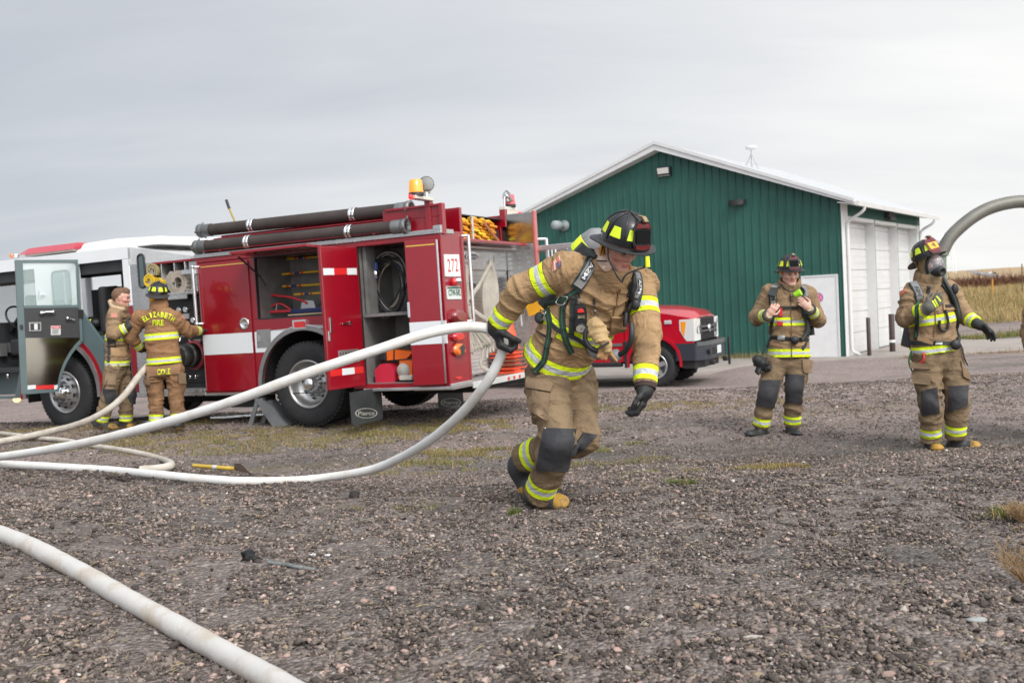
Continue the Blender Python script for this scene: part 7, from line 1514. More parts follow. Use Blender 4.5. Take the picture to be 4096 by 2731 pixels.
mb = MB(); mb.tube([P(*c1(1655, 505), 4.99), P(*c1(1660, 600), 4.99)], [.011, .0125], 10); mb.build('torch', mat('torch_yellow', (.80, .80, .01), .4), ho)
# cylinder on his back
cylpack(R0, P(2385, 968, 5.60), P(2215, 1140, 5.72), .088); mb = MB(); a, b_ = P(2378, 1010, 5.52), P(2190, 1240, 5.62); mb.tube([a, a.lerp(b_, .5), b_], [.06, .07, .05], 8, flat=1.6); mb.build('back_frame', blk, R0)
# ============================================================ man standing by the white door
def c3(x, y): return (2900+x/1.844, 950+y/1.844)
Y1 = 10.3
J = dict(shA=P(*c3(330, 415), Y1+.02), shB=P(*c3(612, 420), Y1+.02), elA=P(*c3(235, 590), Y1+.03), elB=P(*c3(682, 610), Y1+.03), wrA=P(*c3(318, 572), Y1-.24), wrB=P(*c3(628, 528), Y1-.24), hipA=P(*c3(378, 930), Y1), hipB=P(*c3(540, 925), Y1),
         kneeA=P(*c3(312, 1150), Y1-.08), kneeB=P(*c3(508, 1110), Y1-.08), ankA=P(*c3(266, 1385), Y1+.02), ankB=P(*c3(496, 1375), Y1+.02), toeA=P(*c3(158, 1462), Y1-.12), toeB=P(*c3(545, 1462), Y1-.20))
for s_, px, py in (('A', 290, 1468), ('B', 475, 1462)): J['heel'+s_] = P(*c3(px, py), Y1+.06)
J['ankA'].z += .0
F1, U1 = V((.02, -1, -.12)), V((0, 0, 1))
M1 = person('firefighter standing in front of the white door, bare hands raised to his harness', J, P(*c3(478, 268), Y1-.06), P(*c3(472, 385), Y1+.02), F1, U1, P(*c3(476, 885), Y1), tanm=tan2, h=.0115, seed=11, fold=.0098,
    bandsT=(.47, .93), armB=(.5, .80), armband=(), boots='black', skin=(.60, .36, .28), flush=.35, hair=(.40, .20, .08), shinB=.84, hips_r=.118, hemr=.158,
    hands={'A': dict(bare=1, d=(.55, -.25, .75), pn=(.2, 1, .1), ts=(.6, 0, .6), curl=(35, 50, 35)), 'B': dict(bare=1, d=(-.75, -.1, .65), pn=(.1, 1, 0), ts=(.3, 0, 1), curl=(25, 45, 30))})
R1 = M1['root']; js, ts, bs = M1['js'], M1['ts'], M1['bs']; K = gear(R1, js); KT = gear(R1, ts)
ho, F0, dome, brim = helmet(R1, P(*c3(479, 235), Y1-.05), F1+V((0, 0, .04)), U1); earflap(ho, F0, 75, 285, .0, -.05, .1)
mb = MB(); q = M1['q']
for sg in (1, -1): mb.tube([q(.02, sg*.082, .05), q(.0, sg*.084, .0)], [.016, .010], 6)
mb.tube([q(-.06, .05, .03), q(-.08, 0, 0), q(-.06, -.05, .03)], .03, 6); mb.build('hair', mat('hair_ginger', (.40, .17, .06), .8), M1['body'])
mb = MB(); mb.tube([q(.088, .026, -.056), q(.098, .012, -.050), q(.100, 0, -.049), q(.098, -.012, -.050), q(.088, -.026, -.056)], [.004, .006, .006, .006, .004], 6); mb.build('moustache', mat('moustache_blond', (.38, .22, .11), .8), M1['body'])
def pad(line, w_, K, m=padm): K.st(line, w_*1.35, web, 'harness_strap', .010, .004); return K.st(line, w_, m, 'shoulder_pad', .012, .010)
o = pad([c3(385, 345), c3(358, 390), c3(350, 440), c3(352, 485)], 21, K); mb = MB(); ribbon_text(mb, K.path, 'MSA', .8, .3, .018, .026, True, .03); mb.build('lettering', blk, o)
pad([c3(575, 365), c3(592, 400), c3(588, 445)], 17, K)
for ln, w_ in [([c3(350, 490), c3(352, 560), c3(345, 640), c3(340, 720)], 12), ([c3(600, 440), c3(612, 560), c3(618, 650), c3(610, 730)], 14), ([c3(385, 520), c3(460, 518), c3(535, 515)], 11), ([c3(345, 735), c3(420, 742), c3(500, 748), c3(605, 748)], 14), ([c3(610, 745), c3(590, 790), c3(568, 825)], 13)]: K.st(ln, w_, web)
K.st([c3(345, 735), c3(325, 770), c3(300, 810)], 12, web)
K.pt([c3(395, 724), c3(442, 726), c3(440, 758), c3(393, 756)], bk, 'belt_buckle', .012, .012, 2); K.blob(*c3(515, 745), 17, 16, blk, 'regulator', .04)
K.blob(*c3(375, 555), 15, 18, blk, 'gauge_unit', .05); K.hose([c3(535, 470), c3(560, 540), c3(588, 620), c3(592, 700), c3(560, 745)], .018, MATS['flap_rubber'], 'air_hose', .03, 24)
K.pt([c3(402, 520), c3(424, 520), c3(424, 582), c3(402, 582)], mat('tab_red', (.62, .03, .03), .6), 'red_tab', .006, .008, 2); K.pt([c3(385, 618), c3(428, 622), c3(427, 650), c3(384, 648)], MATS['tab_red'], 'red_tab', .006, .008, 2)
mb = MB(); p0, _ = js.cast(*c3(508, 425)); mb.tube([p0+V((0, -.04, 0)), P(*c3(558, 402), p0.y-.07)], [.03, .036], 10); mb.build('torch', mat('torch_lime', (.35, .80, .02), .5), R1)
K.hose([c3(400, 340), c3(440, 380), c3(480, 405), c3(505, 412)], .006, blk, 'cord', .03, 14); K.hose([c3(482, 420), c3(480, 470), c3(500, 465)], .005, blk, 'cord', .02, 10)
K.pt([c3(485, 560), c3(560, 562), c3(566, 604), c3(488, 606)], flapm, 'pocket_flap', .010, .004, 2); K.pt([c3(340, 770), c3(430, 790), c3(428, 812), c3(338, 790)], flapm, 'pocket_flap', .008, .003, 2); K.st([c3(484, 430), c3(486, 560), c3(492, 690), c3(490, 900)], 3.5, MATS['seam_shadow'], 'front_seam', .004, .003)
K.pt([c3(515, 780), c3(600, 765), c3(605, 790), c3(518, 805)], flapm, 'pocket_flap', .008, .003, 2)
KT.pt([c3(268, 1052), c3(405, 1048), c3(365, 1255), c3(228, 1238)], patchm, 'knee_patch', .010, .008, 8); KT.pt([c3(447, 1003), c3(585, 1015), c3(566, 1225), c3(447, 1215)], patchm, 'knee_patch', .010, .008, 8)
KT.pt([c3(560, 900), c3(640, 905), c3(640, 1000), c3(572, 1000)], flapp, 'cargo_pocket', .02, .002, 3, bevel=.01)
# wrist liners
lin = mat('wrist_liner', (.50, .40, .26), .9)
for s_, cx_, cy in (('A', 0, 0), ('B', 0, 0)): a = J['el'+s_]; b_ = J['wr'+s_]; d = (b_-a).normalized(); mb = MB(); mb.tube([b_-d*.02, b_+d*.035], [.042, .034], 12); mb.build('wrist_liner', lin, R1); mb = MB(); mb.tube([b_-d*.01, b_+d*.012], [.062, .058], 16); mb.build('sleeve_cuff', MATS['flap_rubber'], R1)
# gloves clipped on his hip
gp = []; random.seed(5)
c = P(*c3(275, 935), Y1-.10)
for k in range(9): a = random.random()*6.3; gp.append(cap(c+V((cos(a)*.035, random.gauss(0, .02), sin(a)*.05)), c+V((cos(a)*.075, random.gauss(0, .02), sin(a)*.095-.02)), .022, .014, k=.012))
gp.append(cap(c+V((-.05, 0, .05)), c+V((.04, 0, -.03)), .05, k=.02)); garment('work_gloves', gp, .009, glv, R1, {}, .003)
mb = MB(); mb.tube([P(*c3(300, 810), Y1-.13), P(*c3(275, 860), Y1-.14)], .022, 6, flat=.3); mb.build('glove_strap', web, R1)
cylpack(R1, P(*c3(470, 480), Y1+.30), P(*c3(470, 780), Y1+.30), .085); mb = MB(); a, b_ = P(*c3(480, 450), Y1+.22), P(*c3(480, 760), Y1+.22); mb.tube([a, b_], [.1, .1], 8, flat=.5, up=(0, 1, 0)); mb.tube([P(*c3(612, 560), Y1+.12), P(*c3(632, 720), Y1+.12)], .045, 8); mb.build('back_frame', blk, R1)
# ============================================================ man in the face mask
def c5(x, y): return (3500+x/1.651, 900+y/1.651)
Y3 = 8.85
J = dict(shA=P(*c5(250, 445), Y3-.05), shB=P(*c5(492, 440), Y3+.03), elA=P(*c5(205, 610), Y3-.10), elB=P(*c5(585, 598), Y3+.03), wrA=P(*c5(338, 555), Y3-.30), wrB=P(*c5(668, 648), Y3-.12), hipA=P(*c5(345, 870), Y3), hipB=P(*c5(492, 868), Y3),
         kneeA=P(*c5(360, 1165), Y3-.06), kneeB=P(*c5(545, 1140), Y3-.06), ankA=P(*c5(372, 1412), Y3+.03), ankB=P(*c5(532, 1398), Y3+.03), toeA=P(*c5(425, 1490), Y3-.17), toeB=P(*c5(700, 1468), Y3-.05))
for s_, px, py in (('A', 372, 1485), ('B', 512, 1480)): J['heel'+s_] = P(*c5(px, py), Y3+.09)
F3, U3 = V((.26, -.95, .03)), V((-.05, 0, 1))
gg = mat('glove_grey', (.10, .10, .085), .8, var=.4, vscale=20, bump=.4, bscale=60)
M3 = person('firefighter in a clear face mask at the right, one arm held out', J, P(*c5(362, 262), Y3-.05), P(*c5(345, 385), Y3), F3, U3, P(*c5(402, 838), Y3), tanm=tan2, h=.011, seed=21, fold=.0108, bandsT=(.52, .955), armB=(.5, .78), armband=(), skin=(.50, .30, .24), hips_r=.128, hemr=.155, shinB=.79,
    hands={'A': dict(d=(.75, -.3, .6), pn=(.1, 1, 0), ts=(-.6, 0, .8), curl=(30, 45, 30), m=gg, cuff=0, spread=.25), 'B': dict(d=(.75, -.2, -.6), pn=(-.3, -.4, -.8), ts=(.3, -1, .2), curl=(15, 25, 20), m=mat('glove_dark', (.035, .036, .036), .75, var=.5, vscale=20, bump=.4, bscale=60), cuff=0)})
R3 = M3['root']; js, ts, bs = M3['js'], M3['ts'], M3['bs']; K = gear(R3, js); KT = gear(R3, ts); q = M3['q']
ho, F0, dome, brim = helmet(R3, P(*c5(343, 212), Y3-.05), F3+V((-.10, 0, .20)), V((-.24, .12, 1)), 'yellow'); ho['label'] = 'black helmet with a yellow and maroon front shield'; earflap(ho, F0, 100, 255, .0, -.09)
Fv, Uv, Rv = HF(F3, U3)
hoodp = [cap(q(-.02, 0, .03), q(0, 0, .03), .102, .098, lat=Rv, s=.95), cap(q(-.01, 0, -.03), q(.02, 0, -.09), .085, .07, k=.03), cap(q(-.02, 0, -.07), q(-.02, 0, -.15), .078, .088, k=.03), cap(q(.11, 0, .0), q(.11, 0, -.02), .085, k=.02, op='-')]
garment('hood', hoodp, .009, mat('hood_tan', (.26, .20, .12), .9, bump=.4, bscale=50), R3, {}, .004)
mb = MB(); n = 24; mb.tube([q(.055+.02*cos(a), .078*sin(a), -.012+.098*cos(a)) for a in [2*pi*k/n for k in range(n)]], .014, 8, closed=True); msk = mb.build('face_mask', blk, R3)
mb = MB(); vs = []; sg = 20
for i in range(9):
    r_ = i/8; 
    for k in range(sg): a = 2*pi*k/sg; vs.append(q(.062+.075*sqrt(max(0, 1-r_*r_))+.018*cos(a)*r_, .076*r_*sin(a), -.012+.096*r_*cos(a)))
mb.add(vs, [(i*sg+k, i*sg+(k+1) % sg, (i+1)*sg+(k+1) % sg, (i+1)*sg+k) for i in range(8) for k in range(sg)], 0, True); mb.build('lens', mat('mask_lens', (.55, .58, .62), .06, spec=.9, coat=1, alpha=.38), msk)
mb = MB(); mb.lathe(q(.105, 0, -.062), Fv-Uv*.25, [(.058, -.045), (.055, -.01), (.046, .02), (.04, .024), (.04, .05), (.028, .054), (.02, .04), (0, .04)], 20); mb.build('regulator', blk, msk)
o = pad([c5(250, 385), c5(275, 425), c5(288, 465), c5(290, 490)], 24, K); mb = MB(); ribbon_text(mb, K.path, 'MSA', .8, .3, .018, .026, True, .03); mb.build('lettering', blk, o); K.st([c5(445, 385), c5(480, 425), c5(510, 480), c5(530, 540), c5(545, 620)], 30, web, 'harness_strap', .012)
pad([c5(455, 385), c5(478, 412), c5(498, 440)], 14, K)
K.hose([c5(430, 365), c5(470, 425), c5(510, 495), c5(540, 560), c5(552, 650), c5(546, 740), c5(520, 780)], .0165, MATS['flap_rubber'], 'air_hose', .035, 30); K.blob(*c5(514, 428), 13, 20, blk, 'gauge_unit', .05)
for ln, w_ in [([c5(290, 490), c5(285, 560), c5(278, 660), c5(268, 760)], 14), ([c5(240, 775), c5(320, 778), c5(400, 780), c5(480, 782), c5(560, 778)], 15)]: K.st(ln, w_, web); 
K.st([c5(286, 500), c5(280, 600), c5(272, 740)], 3, webg, 'green_stitch', .009); K.pt([c5(395, 762), c5(440, 764), c5(438, 792), c5(394, 790)], bk, 'belt_buckle', .012, .012, 2); K.blob(*c5(505, 785), 19, 19, blk, 'air_regulator', .05)
K.hose([c5(455, 560), c5(470, 620), c5(474, 670), c5(455, 695), c5(430, 692), c5(418, 665), c5(420, 630)], .011, blk, 'coiled_cord', .02, 40, True); K.pt([c5(445, 525), c5(520, 530), c5(535, 560), c5(448, 565)], flapm, 'pocket_flap', .010, .006, 2); o = K.pt([c5(455, 527), c5(505, 528), c5(512, 543), c5(458, 545)], blk, 'name_patch', .003, .018, 2)
K.blob(*c5(235, 790), 20, 26, blk, 'hip_pack', .03); K.st([c5(352, 400), c5(350, 450)], 12, blk, 'front_closure', .004, .004, 6)
K.pt([c5(285, 735), c5(385, 770), c5(380, 790), c5(280, 760)], flapm, 'pocket_flap', .008, .003, 2); K.st([c5(395, 500), c5(398, 620), c5(388, 740)], 3.5, MATS['seam_shadow'], 'front_seam', .004, .003)
K.pt([c5(165, 450), c5(200, 420), c5(205, 440), c5(172, 470)], MATS['flag_red'], 'flag_patch', .003, .004, 2)
KT.pt([c5(305, 1095), c5(410, 1070), c5(424, 1240), c5(312, 1256)], patchm, 'knee_patch', .010, .008, 8); KT.pt([c5(487, 1062), c5(612, 1056), c5(608, 1190), c5(480, 1236)], patchm, 'knee_patch', .010, .008, 8)
KT.pt([c5(232, 960), c5(368, 985), c5(362, 1055), c5(238, 1040)], flapp, 'cargo_pocket', .02, .002, 3, bevel=.008); KT.pt([c5(228, 905), c5(372, 920), c5(368, 955), c5(230, 945)], flapp, 'pocket_flap', .024, .004, 3); KT.pt([c5(560, 900), c5(618, 985), c5(620, 1025), c5(575, 1000)], flapp, 'cargo_pocket', .018, .002, 3)
KT.hose([c5(265, 800), c5(245, 870), c5(238, 930), c5(224, 985)], .007, webg, 'cord', .03, 14); KT.hose([c5(560, 800), c5(575, 870), c5(595, 925)], .006, web, 'cord', .02, 12); KT.hose([c5(322, 850), c5(326, 890), c5(300, 915)], .009, MATS['tab_red'], 'carabiner', .015, 12)
cylpack(R3, P(*c5(340, 500), Y3+.32), P(*c5(330, 760), Y3+.32), .085); mb = MB(); mb.tube([P(*c5(290, 460), Y3+.2), P(*c5(235, 800), Y3+.12)], [.08, .09], 8); mb.build('back_frame', blk, R3)
# hi-vis marking on the raised glove
KG = Surf([v.co+R3.location for v in M3['gloveA'].data.vertices], [list(p.vertices) for p in M3['gloveA'].data.polygons]); mb = MB()
for a, b_ in (((378, 500), (400, 545)), ((392, 490), (415, 535)), ((405, 470), (432, 505))): strap(mb, KG, [c5(*a), c5((a[0]+b_[0])/2, (a[1]+b_[1])/2), c5(*b_)], 5, .003, .003, 6)
mb.build('glove_marking', hiv, M3['gloveA'])
# ============================================================ bare headed man at the cab
def c6(x, y): return (350+x/2.376, 1100+y/2.376)
YA = 12.95
J = dict(shA=P(*c6(250, 395), YA-.16), shB=P(*c6(330, 390), YA+.18), elA=P(*c6(242, 560), YA-.22), elB=P(*c6(370, 560), YA+.2), wrA=P(*c6(372, 500), YA-.2), wrB=P(*c6(440, 520), YA+.1), hipA=P(*c6(245, 905), YA-.1), hipB=P(*c6(320, 900), YA+.1),
         kneeA=P(*c6(205, 1150), YA-.14), kneeB=P(*c6(375, 1150), YA+.08), ankA=P(*c6(130, 1385), YA-.08), ankB=P(*c6(362, 1385), YA+.1), toeA=P(*c6(278, 1462), YA-.14), toeB=P(*c6(430, 1455), YA+.05)); J['heelA'] = P(*c6(82, 1450), YA-.06); J['heelB'] = P(*c6(320, 1445), YA+.12)
FA = V((.93, .12, -.06))
MA = person('bare headed firefighter in profile standing at the open cab', J, P(*c6(322, 225), YA), P(*c6(288, 345), YA), FA, V((0, 0, 1)), P(*c6(282, 862), YA), tanm=tan2, h=.0115, seed=31, fold=.0098, bandsT=(.47, .96), armB=(.5, .86), armband=(), hips_r=.115, hemr=.15, tw=.96, skin=(.55, .30, .23), flush=.4, shinB=.84,
    hands={'A': dict(d=(.6, .2, .5), pn=(0, .8, .2), ts=(0, 0, 1), curl=(35, 45, 30)), 'B': dict(d=(.6, .2, .3), pn=(0, .8, .2), ts=(0, 0, 1))})
RA = MA['root']; q = MA['q']; js, ts = MA['js'], MA['ts']; K = gear(RA, js); KT = gear(RA, ts)
Fv, Uv, Rv = HF(FA); hp_ = [cap(q(-.03, 0, .055), q(.03, 0, .075), .090, .072, lat=Rv, s=.92), cap(q(-.055, 0, .03), q(-.06, 0, -.03), .062, .045, k=.03, lat=Rv, s=1.1), cap(q(.055, 0, .115), q(.085, 0, .088), .03, .02, k=.02, lat=Rv, s=1.8), cap(q(-.01, .068, .035), q(-.008, .07, .0), .02, .012, k=.02), cap(q(-.01, -.068, .035), q(-.008, -.07, .0), .02, .012, k=.02)]
garment('hair', hp_, .007, mat('hair_brown', (.16, .085, .05), .75, var=.4, vscale=60, bump=.8, bscale=90, stretch=(1, 1, .3)), MA['body'], {}, .005, seed=8)
mb = MB(); mb.tube([P(*c6(x, y), YA+d) for x, y, d in ((225, 250, 0), (250, 300, -.08), (300, 325, -.1), (350, 320, -.05))], [.045, .05, .045, .03], 10, flat=.8); mb.build('hood_down', mat('hood_light', (.46, .33, .21), .9, bump=.4, bscale=30), RA)
K.st([c6(200, 600), c6(205, 700), c6(200, 830)], 10, patchm, 'black_panel', .004, .003); K.pt([c6(195, 605), c6(265, 625), c6(275, 688), c6(200, 670)], patchm, 'black_panel', .004, .004, 2)
K.pt([c6(215, 690), c6(400, 705), c6(410, 785), c6(225, 765)], flapm, 'pocket_flap', .010, .004, 3); fl = K.pt([c6(222, 365), c6(282, 362), c6(284, 402), c6(224, 405)], mat('flag_faded', (.42, .18, .13), .8), 'flag_patch', .003, .004, 2)
KT.pt([c6(140, 1075), c6(270, 1090), c6(265, 1220), c6(175, 1215)], patchm, 'knee_patch', .010, .008, 8); KT.pt([c6(340, 1060), c6(460, 1065), c6(450, 1230), c6(400, 1200)], patchm, 'knee_patch', .010, .008, 8); KT.pt([c6(180, 935), c6(320, 935), c6(318, 1045), c6(165, 1040)], flapp, 'cargo_pocket', .02, .002, 3, bevel=.008)
# ============================================================ helmeted man seen from behind at the pump panel
YB = 12.80
J = dict(shA=P(*c6(500, 405), YB), shB=P(*c6(838, 405), YB-.02), elA=P(*c6(410, 585), YB+.05), elB=P(*c6(945, 535), YB+.12), wrA=P(*c6(500, 690), YB+.22), wrB=P(*c6(1065, 528), YB+.42), hipA=P(*c6(630, 905), YB), hipB=P(*c6(835, 900), YB),
         kneeA=P(*c6(655, 1130), YB+.02), kneeB=P(*c6(840, 1130), YB+.02), ankA=P(*c6(655, 1390), YB), ankB=P(*c6(862, 1380), YB), toeA=P(*c6(640, 1435), YB+.22), toeB=P(*c6(905, 1452), YB+.12)); J['heelA'] = P(*c6(655, 1462), YB-.05); J['heelB'] = P(*c6(850, 1462), YB-.05)
FB = V((-.25, .95, .0))
MB_ = person('helmeted firefighter seen from behind working at the pump panel', J, P(*c6(680, 205), YB+.05), P(*c6(680, 330), YB), FB, V((.05, 0, 1)), P(*c6(728, 842), YB), tanm=turnout('turnout_back', srgb(150, 114, 82), srgb(134, 100, 72), .25), pantm=turnout('trousers_back', srgb(146, 112, 82), srgb(124, 94, 68), .4), h=.0115, seed=41, fold=.0098,
    bandsT=(.49, .94), armB=(.5, .74), armband=(), hips_r=.118, hemr=.160, tw=1.03, shinB=.86, hands={'A': dict(d=(.2, .9, -.1), pn=(1, 0, 0), ts=(0, 0, 1)), 'B': dict(d=(.6, .8, 0), pn=(0, .3, -1), ts=(-.5, .6, 0))})
RB = MB_['root']; js, ts = MB_['js'], MB_['ts']; K = gear(RB, js); KT = gear(RB, ts)
ho, F0, dome, brim = helmet(RB, P(*c6(668, 178), YB+.04), FB+V((0, 0, .10)), V((.14, -.1, 1))); earflap(ho, F0, 95, 265, .0, -.10, .1)
lem = mat('letter_lime', (.72, .86, .02), .55)
word = 'ELIZABETH'; ctr = (680, 720); n = len(word)
for i, ch in enumerate(word):     # arched lettering, one glyph at a time
    t_ = (i-(n-1)/2)/(n-1); a = t_*radians(62); Rr_ = 262; wch = 13 if ch == 'I' else 26; hh_ = 46
    cx_, cy = 680+sin(a)*Rr_, 640-cos(a)*Rr_
    def qq(x, y): return c6(cx_+x*cos(a)-y*sin(a), cy+x*sin(a)+y*cos(a))
    hw_ = 7 if ch == 'I' else 14
    tx(js, MB_['jacket'], ch, [qq(-hw_, -25), qq(hw_, -25), qq(hw_, 25), qq(-hw_, 25)], lem, .022, .012)
tx(js, MB_['jacket'], 'FIRE', [c6(622, 426), c6(728, 424), c6(728, 476), c6(622, 477)], lem, .022, .015)
fp = KT.pt([c6(560, 868), c6(885, 850), c6(880, 935), c6(575, 965)], mat('flap_back', srgb(140, 106, 78), .85, var=.2, bump=.3), 'seat_flap', .014, .012, 5, bevel=.004)
tx(ts, fp, 'COLE', [c6(668, 892), c6(794, 884), c6(796, 936), c6(670, 945)], lem, .034, .015)
K.pt([c6(882, 385), c6(918, 395), c6(925, 420), c6(893, 412)], MATS['flag_faded'], 'flag_patch', .003, .004, 2)
KT.pt([c6(545, 955), c6(590, 960), c6(600, 1040), c6(550, 1035)], flapp, 'cargo_pocket', .03, .002, 2, bevel=.01); KT.pt([c6(855, 930), c6(930, 930), c6(925, 1030), c6(860, 1030)], flapp, 'cargo_pocket', .03, .002, 2, bevel=.01)
# ============================================================ man cut off by the right edge
Y5 = 9.1; dx = 4232
J = dict(shA=P(dx-88, 1195, Y5), shB=P(dx+105, 1195, Y5), elA=P(dx-112, 1330, Y5+.03), elB=P(dx+130, 1320, Y5+.02), wrA=P(dx-92, 1455, Y5-.1), wrB=P(dx+115, 1440, Y5-.1), hipA=P(dx-45, 1450, Y5), hipB=P(dx+50, 1450, Y5),
         kneeA=P(dx-40, 1620, Y5-.04), kneeB=P(dx+55, 1620, Y5-.04), ankA=P(dx-35, 1765, Y5+.03), ankB=P(dx+60, 1765, Y5+.03), toeA=P(dx-20, 1806, Y5-.2), toeB=P(dx+75, 1806, Y5-.2)); J['heelA'] = P(dx-35, 1806, Y5+.08); J['heelB'] = P(dx+60, 1806, Y5+.08)
M5 = person('firefighter mostly cut off by the right edge of the photo', J, P(dx, 1085, Y5-.04), P(dx, 1155, Y5), (-.4, -.9, 0), (0, 0, 1), P(dx, 1425, Y5), tanm=tan2, h=.014, seed=51, fold=.008, bandsT=(.5, .93), armband=(), hips_r=.118, hands={'A': dict(pn=(0, 0, 1), ts=(0, -1, 0))}); helmet(M5['root'], P(dx, 1062, Y5-.04), (-.4, -.9, 0), (0, 0, 1))
# ============================================================ red pickup parked by the green building
KH = V((.90, -.436, 0)).normalized(); KL = V((-KH.y, KH.x, 0)); KO = V(((2614-CX)/FOC*19.9, 19.9, -.33))
KF = Matrix(((KH.x, KL.x, 0, KO.x), (KH.y, KL.y, 0, KO.y), (0, 0, 1, KO.z), (0, 0, 0, 1)))
class KMB(MB):
    def add(s, vs, fs, mi=0, smooth=False):
        return MB.add(s, [V((v[0] if v[0] < .5 else .5+(v[0]-.5)*.76, v[1], v[2])) for v in vs], fs, mi, smooth)
pk_ = thing('pickup_truck', 'red pickup truck parked in front of the green building', 'pickup truck', KO)
pr_ = mat('pickup_red', srgb(176, 12, 36), .25, coat=.8, var=.06, vscale=1); dkp = mat('bumper_dark', (.022, .027, .037), .45); bkp = mat('pickup_black', (.015, .015, .016), .55)
def kb(boxes, name, m, par=None, bevel=.02, b3=2):
    mb = KMB(KF)
    for b_ in boxes: mb.box(*b_)
    return mb.build(name, m, par or pk_, bevel=bevel, bseg=b3)
WD = 1.92; R_ = .42
# side silhouettes: near (y=0) and far (y=WD) fenders with arches
def karc(cx_, cz, r, a0, a1, n=14): return [(cx_+r*cos(radians(a0+(a1-a0)*k/n)), cz+r*sin(radians(a0+(a1-a0)*k/n))) for k in range(n+1)]
side = [(.92, .86), (.90, 1.12), (.84, 1.36), (.2, 1.47), (-.55, 1.50), (-.6, 1.3), (-.62, .52), (-.56, .45)] + karc(0, .45, .54, 180, 8) + [(.62, .86)]
mb = KMB(KF)
for y0 in (.0, WD-.06): mb.prism([(x, y0, z) for x, z in side], (0, .06, 0))
mb.build('fender', pr_, pk_, bevel=.02) if 0 else None
for y0 in (.0, WD-.06): mb = KMB(KF); mb.prism([(x, y0+.06, z) for x, z in side], (0, -.06, 0)); mb.build('fender', pr_, pk_, bevel=.018)
ring(MB(), (0, 0), 1, 1, 0, 1, 0, 1) if 0 else None
mb = KMB(KF)    # flared arch lips
for y0, y1 in ((-.03, .02), (WD-.02, WD+.03)):
    mb = KMB(KF)
    A = karc(0, .45, .535, 185, -5, 18); B_ = karc(0, .45, .60, 185, -5, 18)
    for i in range(18): mb.prism([(A[i][0], y0, A[i][1]), (A[i+1][0], y0, A[i+1][1]), (B_[i+1][0], y0, B_[i+1][1]), (B_[i][0], y0, B_[i][1])], (0, y1-y0, 0))
    mb.build('arch_flare', pr_, pk_)
# hood with raised centre, built as lofted sections
secs = [(.93, [(0.06, 1.28), (.35, 1.36), (.7, 1.40), (1.3, 1.40), (1.65, 1.36), (1.94, 1.28)]), (.80, [(.02, 1.36), (.35, 1.455), (.7, 1.50), (1.3, 1.50), (1.65, 1.455), (1.98, 1.36)]), (.3, [(.0, 1.455), (.35, 1.54), (.7, 1.60), (1.3, 1.60), (1.65, 1.54), (2., 1.455)]), (-.55, [(.0, 1.50), (.35, 1.60), (.7, 1.66), (1.3, 1.66), (1.65, 1.60), (2., 1.50)])]
mb = KMB(KF); vs = [(x, y, z) for x, pr in secs for y, z in pr]; mb.add(vs, [(i*6+k, i*6+k+1, (i+1)*6+k+1, (i+1)*6+k) for i in range(3) for k in range(5)], 0, True); mb.add([(x, y, z) for x, pr in secs[:1] for y, z in pr]+[(.93, 1.94, 1.2), (.93, .06, 1.2)], [list(range(8))]); mb.build('hood', pr_, pk_)
# cab, bed
mb = KMB(KF); mb.prism([(x, .0, z) for x, z in [(-.62, .52), (-.62, 1.40), (-3.1, 1.42), (-3.1, .52)]], (0, .05, 0)); d1 = mb.build('door', pr_, pk_, bevel=.01)
mb = KMB(KF); mb.prism([(x, WD-.05, z) for x, z in [(-.62, .52), (-.62, 1.40), (-3.1, 1.42), (-3.1, .52)]], (0, .05, 0)); mb.build('door', pr_, pk_, bevel=.01)
kb([((-3.05, -.015, .84), (-.66, .0, .90))], 'side_moulding', mat('moulding_grey', (.12, .12, .12), .5), d1, .004)
mb = KMB(KF); vs = []
for x, w_, z in ((-.58, .03, 1.50), (-1.15, .16, 1.98), (-2.9, .16, 2.0), (-3.15, .05, 1.42)): vs += [(x, w_, z), (x, WD-w_, z)]
mb.add(vs, [(2, 3, 5, 4)]); mb.build('roof', pr_, pk_)
mb = KMB(KF); mb.add(vs, [(0, 1, 3, 2), (4, 5, 7, 6)]); mb.add([(-.62, .02, 1.41), (-1.15, .16, 1.97), (-2.9, .16, 1.99), (-3.1, .02, 1.42)], [(0, 1, 2, 3)]); mb.add([(-.62, WD-.02, 1.41), (-1.15, WD-.16, 1.97), (-2.9, WD-.16, 1.99), (-3.1, WD-.02, 1.42)], [(0, 1, 2, 3)]); mb.build('windows', mat('car_glass', (.02, .025, .028), .05, spec=.9, coat=1), pk_)
kb([((-5.2, 0, .6), (-3.15, .06, 1.42)), ((-5.2, WD-.06, .6), (-3.15, WD, 1.42)), ((-5.2, .06, .6), (-5.12, WD-.06, 1.42)), ((-5.1, .06, .7), (-3.15, WD-.06, .78)), ((-3.2, .06, .6), (-3.12, WD-.06, 1.42))], 'bed', pr_)
kb([((-5.0, .4, .45), (.6, 1.6, .7)), ((-.55, .06, .5), (.5, 1.94, 1.3)), ((-3.0, .06, .5), (-.62, 1.94, .6)), ((.5, .2, .8), (.88, 1.8, 1.3))], 'chassis', under)
